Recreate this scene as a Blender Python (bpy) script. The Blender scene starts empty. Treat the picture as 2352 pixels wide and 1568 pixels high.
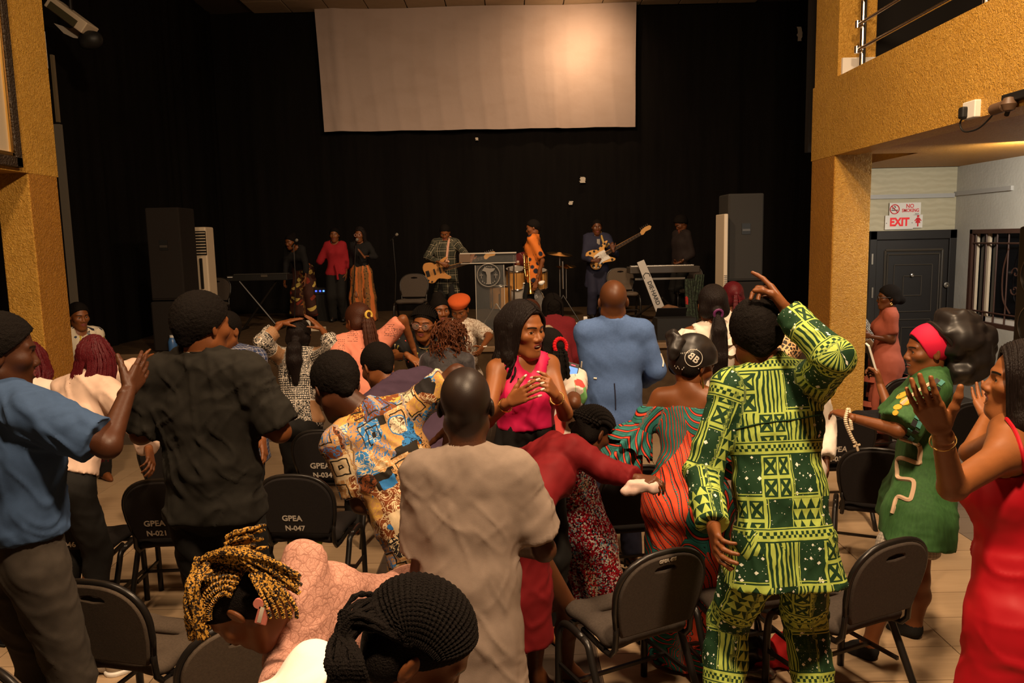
import bpy, bmesh, math, random
import numpy as np
from mathutils import Vector, Matrix

random.seed(7)
RNG = np.random.RandomState(11)
SC = bpy.context.scene
COL = SC.collection

# ------------------------------------------------------------------ camera
W, HH, FPX = 2352.0, 1568.0, 1800.0
PITCH, ROLL = math.radians(7.34), math.radians(1.25)
CAM = np.array([0.0, 0.0, 2.1])
_F = np.array([0, math.cos(PITCH), -math.sin(PITCH)])
_U0 = np.array([0, math.sin(PITCH), math.cos(PITCH)])
_R0 = np.array([1.0, 0, 0])
_R = math.cos(ROLL) * _R0 - math.sin(ROLL) * _U0
_U = math.sin(ROLL) * _R0 + math.cos(ROLL) * _U0
cd = bpy.data.cameras.new('camera')
cd.sensor_width = 36.0
cd.lens = 36.0 * FPX / W
cd.clip_start = 0.05
cam = bpy.data.objects.new('camera', cd)
COL.objects.link(cam)
cam.matrix_world = Matrix([[_R[0], _U[0], -_F[0], CAM[0]], [_R[1], _U[1], -_F[1], CAM[1]],
                           [_R[2], _U[2], -_F[2], CAM[2]], [0, 0, 0, 1]])
SC.camera = cam


def ray(px, py):
    d = _F + _R * ((px - W / 2) / FPX) + _U * ((HH / 2 - py) / FPX)
    return d


def P(px, py, y):
    """world point seen at photograph position (px, py), standing at world distance y"""
    d = ray(px, py)
    return CAM + d * (y / d[1])


def PZ(px, py, z):
    """world point of the horizontal plane z seen at (px, py)"""
    d = ray(px, py)
    return CAM + d * ((z - CAM[2]) / d[2])


# ------------------------------------------------------------------ world, lights, exposure
wd = bpy.data.worlds.new('hall_air')
SC.world = wd
wd.use_nodes = True
wd.node_tree.nodes['Background'].inputs[0].default_value = (1.0, 0.6, 0.35, 1)
wd.node_tree.nodes['Background'].inputs[1].default_value = 0.006


def area(name, loc, target, size, power, col, spread=180):
    l = bpy.data.lights.new(name, 'AREA')
    l.shape = 'DISK'
    l.size = size
    l.energy = power
    l.color = col
    l.spread = math.radians(spread)
    o = bpy.data.objects.new(name, l)
    COL.objects.link(o)
    o.location = loc
    o.rotation_euler = (Vector(target) - Vector(loc)).to_track_quat('-Z', 'Y').to_euler()
    return o


WARM = (1.0, 0.70, 0.43)
area('ceiling_lamp_front', (0.9, 0.6, 5.2), (0.5, 3.6, 0.5), 0.40, 360, WARM)
area('ceiling_lamp_left', (-2.0, 2.2, 5.6), (-0.8, 5.0, 0.5), 0.5, 140, WARM)
area('ceiling_lamp_right', (1.6, 3.8, 5.6), (1.4, 5.0, 0.5), 0.6, 210, WARM)
area('stage_lamp', (0.2, 8.6, 5.6), (0.2, 13.2, 1.6), 0.4, 100, WARM, 110)
area('screen_lamp', (1.5, 13.7, 5.95), (1.25, 15.1, 5.3), 0.2, 21, (1.0, 0.66, 0.38), 110)
area('lobby_lamp', (4.6, 7.0, 2.75), (4.9, 8.6, 1.2), 0.35, 55, (1.0, 0.93, 0.80))

SC.view_settings.view_transform = 'Standard'
SC.view_settings.look = 'None'
SC.view_settings.gamma = 1.0
SC.view_settings.use_curve_mapping = False
SC.view_settings.exposure = 0.0
# ------------------------------------------------------------------ node materials
class S:
    """a value inside a material's node tree, with arithmetic"""
    def __init__(s, nt, sock): s.nt, s.k = nt, sock
    def _m(s, op, *a):
        n = s.nt.nodes.new('ShaderNodeMath'); n.operation = op
        for i, v in enumerate((s,) + a):
            if isinstance(v, S): s.nt.links.new(v.k, n.inputs[i])
            else: n.inputs[i].default_value = float(v)
        return S(s.nt, n.outputs[0])
    def __add__(s, o): return s._m('ADD', o)
    __radd__ = __add__
    def __sub__(s, o): return s._m('SUBTRACT', o)
    def __rsub__(s, o): return (s * -1) + o
    def __mul__(s, o): return s._m('MULTIPLY', o)
    __rmul__ = __mul__
    def __truediv__(s, o): return s._m('DIVIDE', o)
    def __lt__(s, o): return s._m('LESS_THAN', o)
    def __gt__(s, o): return s._m('GREATER_THAN', o)
    def mx(s, o): return s._m('MAXIMUM', o)
    def mn(s, o): return s._m('MINIMUM', o)
    def fl(s): return s._m('FLOOR')
    def fr(s): return s._m('FRACT')
    def ab(s): return s._m('ABSOLUTE')
    def sin(s): return s._m('SINE')
    def mod(s, o): return s._m('FLOORED_MODULO', o)
    def sq(s): return s * s
    def sqrt(s): return s._m('SQRT')
    def pw(s, o): return s._m('POWER', o)
    def band(s, lo, hi): return (s > lo) * (s < hi)


class Mat:
    def __init__(s, name, col=(.5, .5, .5), rough=.6, metal=0.0, spec=None, emit=None):
        s.m = bpy.data.materials.new(name); s.m.use_nodes = True
        s.nt = s.m.node_tree; s.b = s.nt.nodes['Principled BSDF']
        s.b.inputs['Base Color'].default_value = (*col, 1)
        s.b.inputs['Roughness'].default_value = rough
        s.b.inputs['Metallic'].default_value = metal
        if spec is not None: s.b.inputs['Specular IOR Level'].default_value = spec
        if emit: 
            s.b.inputs['Emission Color'].default_value = (*emit[0], 1)
            s.b.inputs['Emission Strength'].default_value = emit[1]
    def N(s, t): return s.nt.nodes.new('ShaderNode' + t)
    def val(s, v):
        n = s.N('Value'); n.outputs[0].default_value = v; return S(s.nt, n.outputs[0])
    def attr(s, name='pat'):
        n = s.N('Attribute'); n.attribute_name = name
        q = s.N('SeparateXYZ'); s.nt.links.new(n.outputs['Vector'], q.inputs[0])
        return [S(s.nt, o) for o in q.outputs]
    def obj(s):
        n = s.N('TexCoord'); q = s.N('SeparateXYZ'); s.nt.links.new(n.outputs['Object'], q.inputs[0])
        return [S(s.nt, o) for o in q.outputs]
    def vec(s, x, y=0.0, z=0.0):
        n = s.N('CombineXYZ')
        for i, v in enumerate((x, y, z)):
            if isinstance(v, S): s.nt.links.new(v.k, n.inputs[i])
            else: n.inputs[i].default_value = v
        return n.outputs[0]
    def noise(s, v, scale, detail=2.0, dist=0.0):
        n = s.N('TexNoise'); s.nt.links.new(v, n.inputs['Vector'])
        n.inputs['Scale'].default_value = scale; n.inputs['Detail'].default_value = detail
        n.inputs['Distortion'].default_value = dist
        return S(s.nt, n.outputs[0])
    def voro(s, v, scale, feat='F1', metric='EUCLIDEAN', rand=1.0):
        n = s.N('TexVoronoi'); s.nt.links.new(v, n.inputs['Vector']); n.feature = feat
        if feat != 'DISTANCE_TO_EDGE': n.distance = metric
        n.inputs['Scale'].default_value = scale; n.inputs['Randomness'].default_value = rand
        d = S(s.nt, n.outputs['Distance'])
        if feat == 'DISTANCE_TO_EDGE': return d, None, None
        q = s.N('SeparateColor'); s.nt.links.new(n.outputs['Color'], q.inputs[0])
        return d, [S(s.nt, o) for o in q.outputs], n.outputs['Color']
    def white(s, x, y):
        n = s.N('TexWhiteNoise'); n.noise_dimensions = '2D'; s.nt.links.new(s.vec(x, y), n.inputs['Vector'])
        return S(s.nt, n.outputs[0])
    def mix(s, f, a, b):
        n = s.N('Mix'); n.data_type = 'RGBA'; n.clamp_factor = True
        if isinstance(f, S): s.nt.links.new(f.k, n.inputs[0])
        else: n.inputs[0].default_value = f
        for i, v in ((6, a), (7, b)):
            if isinstance(v, tuple): n.inputs[i].default_value = (*v[:3], 1)
            else: s.nt.links.new(v, n.inputs[i])
        return n.outputs[2]
    def layers(s, base, *ls):
        c = base
        for f, k in ls: c = s.mix(f, c, k)
        return c
    def ramp(s, f, stops, mode='CONSTANT'):
        n = s.N('ValToRGB'); s.nt.links.new(f.k, n.inputs[0]); cr = n.color_ramp; cr.interpolation = mode
        while len(cr.elements) < len(stops): cr.elements.new(1.0)
        for e, (p, c) in zip(cr.elements, stops): e.position = p; e.color = (*c, 1)
        return n.outputs[0]
    def color(s, c): s.nt.links.new(c, s.b.inputs['Base Color']); return s
    def set(s, name, v): s.nt.links.new(v.k, s.b.inputs[name]); return s
    def bump(s, h, strength=.3, dist=.01):
        n = s.N('Bump'); n.inputs['Strength'].default_value = strength; n.inputs['Distance'].default_value = dist
        s.nt.links.new(h.k, n.inputs['Height']); s.nt.links.new(n.outputs[0], s.b.inputs['Normal']); return s
    def sheen(s, w=.3):
        s.b.inputs['Sheen Weight'].default_value = w; return s


def cloth_mat(name, col, rough=.85, var=.25, scale=30, bump=.15):
    m = Mat(name, col, rough, spec=.2)
    x, y, z = m.obj(); v = m.vec(x, y, z)
    n = m.noise(v, scale, 3)
    n2 = m.noise(v, 420, 1)
    dk = tuple(c * (1 - var) for c in col); lt = tuple(min(1, c * (1 + var)) for c in col)
    m.color(m.mix(n, dk, lt)); m.bump(n2, bump, .002)
    return m.m


# ------------------------------------------------------------------ objects
def tag(o, label=None, cat=None, group=None, kind=None):
    if label: o['label'] = label
    if cat: o['category'] = cat
    if group: o['group'] = group
    if kind: o['kind'] = kind
    return o


def link(name, data, parent=None):
    o = bpy.data.objects.new(name, data); COL.objects.link(o)
    if parent is not None:
        o.parent = parent
        o.matrix_parent_inverse = Matrix.Translation(-Vector(parent.location)) if parent.rotation_euler[2] == 0 else parent.matrix_basis.inverted()
    return o


def empty(name, loc, rz=0.0):
    o = bpy.data.objects.new(name, None); COL.objects.link(o)
    o.location = loc; o.rotation_euler = (0, 0, rz); o.empty_display_size = .1
    return o


def mesh_np(name, V, Fq, mats, smooth=True, attrs=None, fmat=None):
    me = bpy.data.meshes.new(name)
    V = np.asarray(V, np.float32)
    me.vertices.add(len(V)); me.vertices.foreach_set('co', V.ravel())
    if isinstance(Fq, np.ndarray):
        k = Fq.shape[1]; tot = Fq.size
        me.loops.add(tot); me.loops.foreach_set('vertex_index', Fq.astype(np.int32).ravel())
        me.polygons.add(len(Fq)); me.polygons.foreach_set('loop_start', np.arange(0, tot, k, dtype=np.int32))
    else:
        ls = np.cumsum([0] + [len(f) for f in Fq]); flat = np.array([i for f in Fq for i in f], np.int32)
        me.loops.add(len(flat)); me.loops.foreach_set('vertex_index', flat)
        me.polygons.add(len(Fq)); me.polygons.foreach_set('loop_start', ls[:-1].astype(np.int32))
    if fmat is not None: me.polygons.foreach_set('material_index', np.asarray(fmat, np.int32))
    me.polygons.foreach_set('use_smooth', np.full(len(me.polygons), bool(smooth)))
    me.update(calc_edges=True)
    if attrs:
        for n, a in attrs.items():
            at = me.attributes.new(n, 'FLOAT_VECTOR', 'POINT'); at.data.foreach_set('vector', np.asarray(a, np.float32).ravel())
    for m in (mats if isinstance(mats, (list, tuple)) else [mats]): me.materials.append(m)
    return me


class MB:
    """collects boxes, tubes, prisms, lathes into ONE mesh"""
    def __init__(s): s.v, s.f = [], []
    def add(s, V, F):
        o = len(s.v); s.v += [tuple(map(float, v)) for v in V]; s.f += [tuple(i + o for i in f) for f in F]; return s
    def box(s, c, size, rot=None, bev=0.0):
        hx, hy, hz = [q / 2 for q in size]; b = min(bev, hx * .9, hy * .9, hz * .9)
        if b <= 0:
            V = [(x, y, z) for x in (-hx, hx) for y in (-hy, hy) for z in (-hz, hz)]
            F = [(0, 1, 3, 2), (4, 6, 7, 5), (0, 4, 5, 1), (2, 3, 7, 6), (0, 2, 6, 4), (1, 5, 7, 3)]
        else:
            bm = bmesh.new(); bmesh.ops.create_cube(bm, size=1)
            bmesh.ops.scale(bm, vec=(hx * 2, hy * 2, hz * 2), verts=bm.verts)
            bmesh.ops.bevel(bm, geom=bm.edges[:], offset=b, segments=2, affect='EDGES', profile=.5)
            bm.verts.ensure_lookup_table(); bm.verts.index_update()
            V = [v.co.copy() for v in bm.verts]; F = [tuple(v.index for v in f.verts) for f in bm.faces]; bm.free()
        if rot is not None: V = [rot @ Vector(v) for v in V]
        return s.add([Vector(v) + Vector(c) for v in V], F)
    def tube(s, pts, r, n=8, closed=False, caps=True):
        pts = [np.array(p, float) for p in pts]; rs = r if isinstance(r, (list, tuple, np.ndarray)) else [r] * len(pts)
        m = len(pts); V = []; prev = None
        for i in range(m):
            a = pts[(i - 1) % m] if (closed or i > 0) else pts[i]; b = pts[(i + 1) % m] if (closed or i < m - 1) else pts[i]
            t = b - a; t = t / (np.linalg.norm(t) + 1e-12)
            if prev is None:
                u = np.cross(t, [0, 0, 1]); 
                if np.linalg.norm(u) < .1: u = np.cross(t, [1, 0, 0])
            else: u = prev - t * np.dot(prev, t)
            u /= np.linalg.norm(u) + 1e-12; prev = u; w = np.cross(t, u)
            for k in range(n):
                an = 2 * math.pi * k / n; V.append(pts[i] + (u * math.cos(an) + w * math.sin(an)) * rs[i])
        F = []
        for i in range(m if closed else m - 1):
            for k in range(n):
                a = i * n + k; b = i * n + (k + 1) % n; j = (i + 1) % m
                F.append((a, b, j * n + (k + 1) % n, j * n + k))
        if caps and not closed: F.append(tuple(range(n - 1, -1, -1))); F.append(tuple((m - 1) * n + k for k in range(n)))
        return s.add(V, F)
    def prism(s, poly, h, frame=None):
        """poly: 2-d outline, extruded by h along frame z (frame: Matrix)"""
        n = len(poly); V = [Vector((x, y, 0)) for x, y in poly] + [Vector((x, y, h)) for x, y in poly]
        if frame is not None: V = [frame @ v for v in V]
        F = [tuple(range(n - 1, -1, -1)), tuple(range(n, 2 * n))] + [(i, (i + 1) % n, n + (i + 1) % n, n + i) for i in range(n)]
        return s.add(V, F)
    def lathe(s, prof, c=(0, 0, 0), n=20, frame=None):
        V = []
        for r, z in prof:
            for k in range(n):
                a = 2 * math.pi * k / n; p = Vector((r * math.cos(a), r * math.sin(a), z))
                V.append((frame @ p) if frame is not None else p + Vector(c))
        F = [(i * n + k, i * n + (k + 1) % n, (i + 1) * n + (k + 1) % n, (i + 1) * n + k) for i in range(len(prof) - 1) for k in range(n)]
        F.append(tuple(range(n - 1, -1, -1))); F.append(tuple((len(prof) - 1) * n + k for k in range(n)))
        return s.add(V, F)
    def build(s, name, mat, parent=None, smooth=False, loc=None):
        me = mesh_np(name, np.array(s.v), s.f, mat, smooth)
        if smooth: me.set_sharp_from_angle(angle=math.radians(40))
        o = link(name, me, parent)
        if loc is not None: o.location = loc
        return o


def fr_m(o, x, y, z):
    return Matrix([[x[0], y[0], z[0], o[0]], [x[1], y[1], z[1], o[1]], [x[2], y[2], z[2], o[2]], [0, 0, 0, 1]])


def bez(pts, n=24):
    """smooth line through points (Catmull-Rom)"""
    p = [np.array(q, float) for q in pts]; p = [2 * p[0] - p[1]] + p + [2 * p[-1] - p[-2]]; out = []
    m = len(p) - 3
    for i in range(n + 1):
        t = i / n * m; k = min(int(t), m - 1); t -= k; a, b, c, d = p[k:k + 4]
        out.append(.5 * ((2 * b) + (c - a) * t + (2 * a - 5 * b + 4 * c - d) * t * t + (3 * b - a - 3 * c + d) * t ** 3))
    return out


def text_obj(name, body, mat, size, frame, parent=None, bold=0.0, depth=.0006, sx=1.0):
    cu = bpy.data.curves.new(name, 'FONT'); cu.body = body; cu.size = size; cu.extrude = depth; cu.offset = bold
    cu.align_x = 'CENTER'; cu.align_y = 'CENTER'; cu.resolution_u = 3
    to = bpy.data.objects.new(name, cu); COL.objects.link(to)
    me = bpy.data.meshes.new_from_object(to); bpy.data.objects.remove(to)
    me.transform(frame @ Matrix.Diagonal((sx, 1, 1, 1))); me.materials.clear(); me.materials.append(mat)
    return link(name, me, parent)


# ------------------------------------------------------------------ implicit surfaces
def vnoise(p, seed=0):
    """smooth value noise, -1..1"""
    i = np.floor(p).astype(np.int64); f = p - i; f = f * f * (3 - 2 * f); r = 0
    for dx in (0, 1):
        for dy in (0, 1):
            for dz in (0, 1):
                h = ((i[:, 0] + dx) * 73856093) ^ ((i[:, 1] + dy) * 19349663) ^ ((i[:, 2] + dz) * 83492791) ^ (seed * 2654435)
                h = (h ^ (h >> 13)) * 1274126177; h = ((h ^ (h >> 16)) & 0xffff) / 32767.5 - 1
                w = (f[:, 0] if dx else 1 - f[:, 0]) * (f[:, 1] if dy else 1 - f[:, 1]) * (f[:, 2] if dz else 1 - f[:, 2])
                r = r + w * h
    return r


nrm = lambda v: np.asarray(v, float) / (np.linalg.norm(v) + 1e-12)


def rc(a, b, ra, rb=None, k=.03, caps=(), g=0, op='u'):
    """round cone from a to b"""
    return dict(t='rc', a=np.asarray(a, float), b=np.asarray(b, float), ra=ra, rb=ra if rb is None else rb, k=k, caps=caps, g=g, op=op)


def el(c, r, k=.02, op='u', R=None, g=0, caps=()):
    return dict(t='el', a=np.asarray(c, float), r=np.asarray(r, float), k=k, op=op, R=R, g=g, caps=caps)


class Field:
    def __init__(s, lo, hi, h):
        s.h = h; s.lo = np.asarray(lo, float); n = np.ceil((np.asarray(hi) - s.lo) / h).astype(int) + 1
        s.F = np.full(n, 1.0, np.float32); s.n = n; s.ax = [(s.lo[i] + h * np.arange(n[i])).astype(np.float32) for i in range(3)]
    @staticmethod
    def bounds(prims, pad):
        lo = np.full(3, 1e9); hi = -lo
        for p in prims:
            if p['op'] != 'u': continue
            if p['t'] == 'rc': r = max(p['ra'], p['rb']); q = np.array([p['a'] - r, p['b'] - r, p['a'] + r, p['b'] + r])
            else: r = p['r'].max(); q = np.array([p['a'] - r, p['a'] + r])
            lo = np.minimum(lo, q.min(0)); hi = np.maximum(hi, q.max(0))
        return lo - pad, hi + pad
    def add(s, p):
        k = p['k']; m = k + 2.5 * s.h
        if p['t'] == 'rc':
            r = max(p['ra'], p['rb']); lo = np.minimum(p['a'], p['b']) - r - m; hi = np.maximum(p['a'], p['b']) + r + m
        else: r = p['r'].max(); lo = p['a'] - r - m; hi = p['a'] + r + m
        i0 = np.maximum(0, np.floor((lo - s.lo) / s.h).astype(int)); i1 = np.minimum(s.n, np.ceil((hi - s.lo) / s.h).astype(int) + 1)
        if (i1 <= i0).any(): return
        sl = tuple(slice(a, b) for a, b in zip(i0, i1))
        X = s.ax[0][sl[0]][:, None, None]; Y = s.ax[1][sl[1]][None, :, None]; Z = s.ax[2][sl[2]][None, None, :]
        x, y, z = X - p['a'][0], Y - p['a'][1], Z - p['a'][2]
        if p['t'] == 'rc':
            d = p['b'] - p['a']; L = max(float(d @ d), 1e-9)
            t = np.clip((x * d[0] + y * d[1] + z * d[2]) / L, 0, 1)
            D = np.sqrt((x - t * d[0]) ** 2 + (y - t * d[1]) ** 2 + (z - t * d[2]) ** 2) - (p['ra'] + t * (p['rb'] - p['ra']))
        else:
            if p['R'] is not None:
                R = p['R']; x, y, z = (x * R[0][i] + y * R[1][i] + z * R[2][i] for i in range(3))
            rx, ry, rz = p['r']
            k0 = np.sqrt((x / rx) ** 2 + (y / ry) ** 2 + (z / rz) ** 2); k1 = np.sqrt((x / rx ** 2) ** 2 + (y / ry ** 2) ** 2 + (z / rz ** 2) ** 2)
            D = k0 * (k0 - 1) / np.maximum(k1, 1e-6)
        for c, n in p['caps']:
            D = np.maximum(D, (X - c[0]) * n[0] + (Y - c[1]) * n[1] + (Z - c[2]) * n[2])
        A = s.F[sl]
        if p['op'] == 'u':
            h = np.maximum(k - np.abs(A - D), 0); s.F[sl] = np.minimum(A, D) - h * h / (4 * max(k, 1e-6))
        elif p['op'] == 's':
            B = -D; h = np.maximum(k - np.abs(A - B), 0); s.F[sl] = np.maximum(A, B) + h * h / (4 * max(k, 1e-6))
    def cut(s, c, n):
        X = s.ax[0][:, None, None]; Y = s.ax[1][None, :, None]; Z = s.ax[2][None, None, :]
        s.F = np.maximum(s.F, ((X - c[0]) * n[0] + (Y - c[1]) * n[1] + (Z - c[2]) * n[2]).astype(np.float32))
    def surf(s):
        F = s.F; Sg = F < 0
        F[0] = F[-1] = 1; F[:, 0] = F[:, -1] = 1; F[:, :, 0] = F[:, :, -1] = 1; Sg = F < 0
        c = np.zeros(tuple(np.array(F.shape) - 1), np.int8)
        cr = [(i, j, k) for i in (0, 1) for j in (0, 1) for k in (0, 1)]
        sh = c.shape
        for i, j, k in cr: c += Sg[i:i + sh[0], j:j + sh[1], k:k + sh[2]]
        act = (c > 0) & (c < 8); ii = np.argwhere(act)
        if len(ii) == 0: return np.zeros((0, 3)), np.zeros((0, 4), int)
        idx = np.full(sh, -1, np.int32); idx[act] = np.arange(len(ii))
        acc = np.zeros((len(ii), 3)); cnt = np.zeros(len(ii))
        val = {q: F[ii[:, 0] + q[0], ii[:, 1] + q[1], ii[:, 2] + q[2]] for q in cr}
        for a in cr:
            for ax in range(3):
                if a[ax]: continue
                b = list(a); b[ax] = 1; b = tuple(b); fa, fb = val[a], val[b]; m = (fa < 0) != (fb < 0)
                t = fa[m] / (fa[m] - fb[m]); p = np.tile(np.array(a, float), (m.sum(), 1)); p[:, ax] = t
                acc[m] += p; cnt[m] += 1
        V = (ii + acc / cnt[:, None]) * s.h + s.lo
        Q = []
        for ax in range(3):
            o1, o2 = (ax + 1) % 3, (ax + 2) % 3
            a = [slice(1, -1)] * 3; b = [slice(1, -1)] * 3; a[ax] = slice(0, -1); b[ax] = slice(1, None)
            A, B = Sg[tuple(a)], Sg[tuple(b)]; e = np.argwhere(A != B); fl = A[A != B]
            off = np.ones(3, int); off[ax] = 0; e = e + off
            def cell(d1, d2):
                q = e.copy(); q[:, o1] += d1; q[:, o2] += d2; return idx[q[:, 0], q[:, 1], q[:, 2]]
            q = np.stack([cell(-1, -1), cell(0, -1), cell(0, 0), cell(-1, 0)], 1); q[~fl] = q[~fl][:, ::-1]; Q.append(q)
        return V, np.concatenate(Q)


def vnormals(V, Q):
    n = np.cross(V[Q[:, 2]] - V[Q[:, 0]], V[Q[:, 3]] - V[Q[:, 1]]); N = np.zeros_like(V)
    for k in range(4): np.add.at(N, Q[:, k], n)
    return N / (np.linalg.norm(N, axis=1)[:, None] + 1e-12)


def sdf(prims, h, pad=None):
    lo, hi = Field.bounds(prims, (pad or .02) + 2 * h); f = Field(lo, hi, h)
    for p in prims: f.add(p)
    return f


def keep(V, Q, mask_v):
    """keep faces whose vertices are all in mask_v"""
    Q = Q[mask_v[Q].all(1)]; u = np.unique(Q); m = np.full(len(V), -1); m[u] = np.arange(len(u)); return V[u], m[Q], u
# ------------------------------------------------------------------ people
def skin_mat(name, col, lip=(.16, .04, .035), buzz=0.0, rough=.47):
    m = Mat(name, col, rough, spec=.32)
    x, y, z = m.attr('hl'); gx, gy, gz = m.obj(); v = m.vec(gx, gy, gz)
    n = m.noise(v, 14, 3)
    c = m.mix(n, tuple(q * .82 for q in col), tuple(min(1, q * 1.18) for q in col))
    face = (y > .05)
    ax = x.ab()
    lips = (((x / .025).sq() + ((z + .0625 + (ax * -.12)) / .0125).sq()) < 1) * face
    bz = z - .026 + (ax - .034).sq() * 6
    brow = bz.ab() * 1.0
    brow = (brow < .0034) * ax.band(.012, .052) * face
    c = m.mix(lips, c, lip)
    c = m.mix(brow, c, (.006, .004, .003))
    if buzz:
        up = ((z * .754 - y * .657 + .012) * 60 + .5).mn(1).mx(0) * (y < 1.0)
        c = m.mix(up * buzz, c, (.008, .006, .005))
    m.color(c)
    m.bump(m.noise(v, 260, 2), .12, .002)
    return m.m


def hair_mat(name, col, rough=.55, scale=300, bump=.5, aniso=(1, 1, 1)):
    m = Mat(name, col, rough, spec=.2)
    x, y, z = m.obj(); v = m.vec(x * aniso[0], y * aniso[1], z * aniso[2])
    n = m.noise(v, scale, 2)
    m.b.inputs['Specular IOR Level'].default_value = .08 if rough > .5 else .16
    m.color(m.mix(n, tuple(q * .4 for q in col), tuple(min(1, q * 1.5) for q in col))); m.bump(n, bump, .006)
    return m.m


EYE = [Mat('eye_white', (.62, .55, .48), .25).m, Mat('iris', (.025, .012, .006), .15).m]
TOOTH = Mat('teeth', (.75, .68, .58), .3).m
MOUTH = Mat('mouth', (.12, .02, .02), .4).m
SK = {k: skin_mat('skin_' + k, c) for k, c in dict(deep=(.060, .019, .007), dark=(.098, .031, .010), mid=(.158, .051, .015), warm=(.22, .075, .022)).items()}
SKB = {'deep': skin_mat('shaved_skin', (.060, .021, .009), buzz=.85), 'mid': skin_mat('close_cropped_skin', (.135, .044, .013), buzz=.35),
       'red': skin_mat('made_up_skin', (.24, .082, .025), lip=(.26, .05, .05))}
HB = hair_mat('black_hair', (.007, .005, .004), .8, 300, .8)
HS = hair_mat('straight_black_hair', (.010, .006, .005), .5, 330, .9, (1, 1, .05))
HBR = hair_mat('auburn_hair', (.085, .026, .010), .5, 200, .4)
HM = hair_mat('burgundy_hair', (.075, .006, .009), .45, 200, .4)
HBW = hair_mat('brown_hair', (.05, .016, .008), .45, 200, .4)


def head_prims(neck, mouth='closed', fem=False, nr=.052):
    j = .92 if fem else 1.0
    p = [el((0, -.012, .032), (.076, .100, .090)), el((0, .02, -.04), (.061 * j, .070, .082), .03),
         el((0, .068, -.100), (.021 * j, .021, .020), .03), el((0, .070, -.060), (.031, .026, .025), .018)]
    for q in (-1, 1):
        p += [rc((q * .050 * j, -.005, -.062), (q * .020, .058, -.102), .019, .016, .03), el((q * .043, .055, -.018), (.024, .026, .020), .03),
              rc((q * .012, .084 if fem else .085, .024), (q * .044, .069, .026), .009 if fem else .011, .008, .016)]
    p += [rc((0, .083, .010), (0, .100, -.028), .0085, .0135, .012)]
    for q in (-1, 1): p.append(el((q * .0155, .092, -.034), (.0105, .012, .0095), .008))
    for q in (-1, 1):
        p.append(el((q * .033, .099, .003), (.021, .019, .0125), .014, 's'))
        p.append(el((q * .032, .0705, .003), (.0185, .0155, .0150), .005))
        p.append(el((q * .032, .0865, .0015), (.0145, .013, .0058), .002, 's'))
    p += [rc((-.020, .084, -.0625), (-.004, .094, -.0565), .0050, .0065, .004), rc((.020, .084, -.0625), (.004, .094, -.0565), .0050, .0065, .004),
          rc((-.015, .086, -.071), (0, .0925, -.0725), .0055, .0075, .004), rc((.015, .086, -.071), (0, .0925, -.0725), .0055, .0075, .004)]
    if mouth == 'closed': p.append(el((0, .102, -.0645), (.024, .012, .0016), .003, 's'))
    elif mouth == 'smile': p.append(el((0, .096, -.064), (.026, .020, .0070), .003, 's'))
    elif mouth == 'open': p.append(el((0, .096, -.0665), (.021, .022, .0115), .003, 's'))
    for q in (-1, 1):
        c, sn = math.cos(.45), math.sin(.45)
        R = np.array([[c, q * sn, 0], [-q * sn, c, 0], [0, 0, 1]])
        R = np.array([[c, -q * sn, 0], [q * sn, c, 0], [0, 0, 1]])
        p.append(el((q * .0785, -.010, -.006), (.0075, .0165, .028), .008, 'u', R))
        p.append(el((q * .086, -.004, -.003), (.005, .008, .017), .004, 's', R))
    p.append(rc(neck, (0, -.025, -.055), nr * 1.08, nr * .95, .028))
    return p


CAPN = np.array([0, .657, -.754])


def cap(t=.010, front=(0, .082, .068), tilt=0.0, back=0.0):
    n = np.array([0, math.sin(math.radians(41 + tilt)), -math.cos(math.radians(41 + tilt))])
    return el((0, -.014 - back, .034), (.078 + t, .102 + t, .091 + t), .012, caps=[(np.array(front), n)])


HANDS = dict(relax=((12, 28, 20), (16, 30, 22), (20, 34, 24), (24, 36, 26), 20), open=((2, 6, 4), (3, 6, 4), (4, 8, 5), (4, 8, 6), 8),
             clap=((4, 14, 8), (6, 16, 10), (8, 18, 10), (8, 18, 12), 12), grip=((50, 62, 40), (54, 64, 42), (58, 64, 42), (60, 64, 44), 40),
             pinch=((38, 52, 20), (48, 60, 30), (56, 62, 36), (60, 62, 36), 34), point=((2, 6, 4), (60, 80, 50), (64, 80, 50), (66, 80, 50), 45),
             snap=((8, 12, 6), (52, 58, 24), (60, 74, 40), (62, 76, 40), 45), hold=((30, 40, 22), (34, 42, 24), (38, 44, 26), (40, 44, 28), 30),
             bend=((48, 34, 18), (50, 36, 20), (52, 38, 20), (54, 38, 20), 26))


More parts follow.
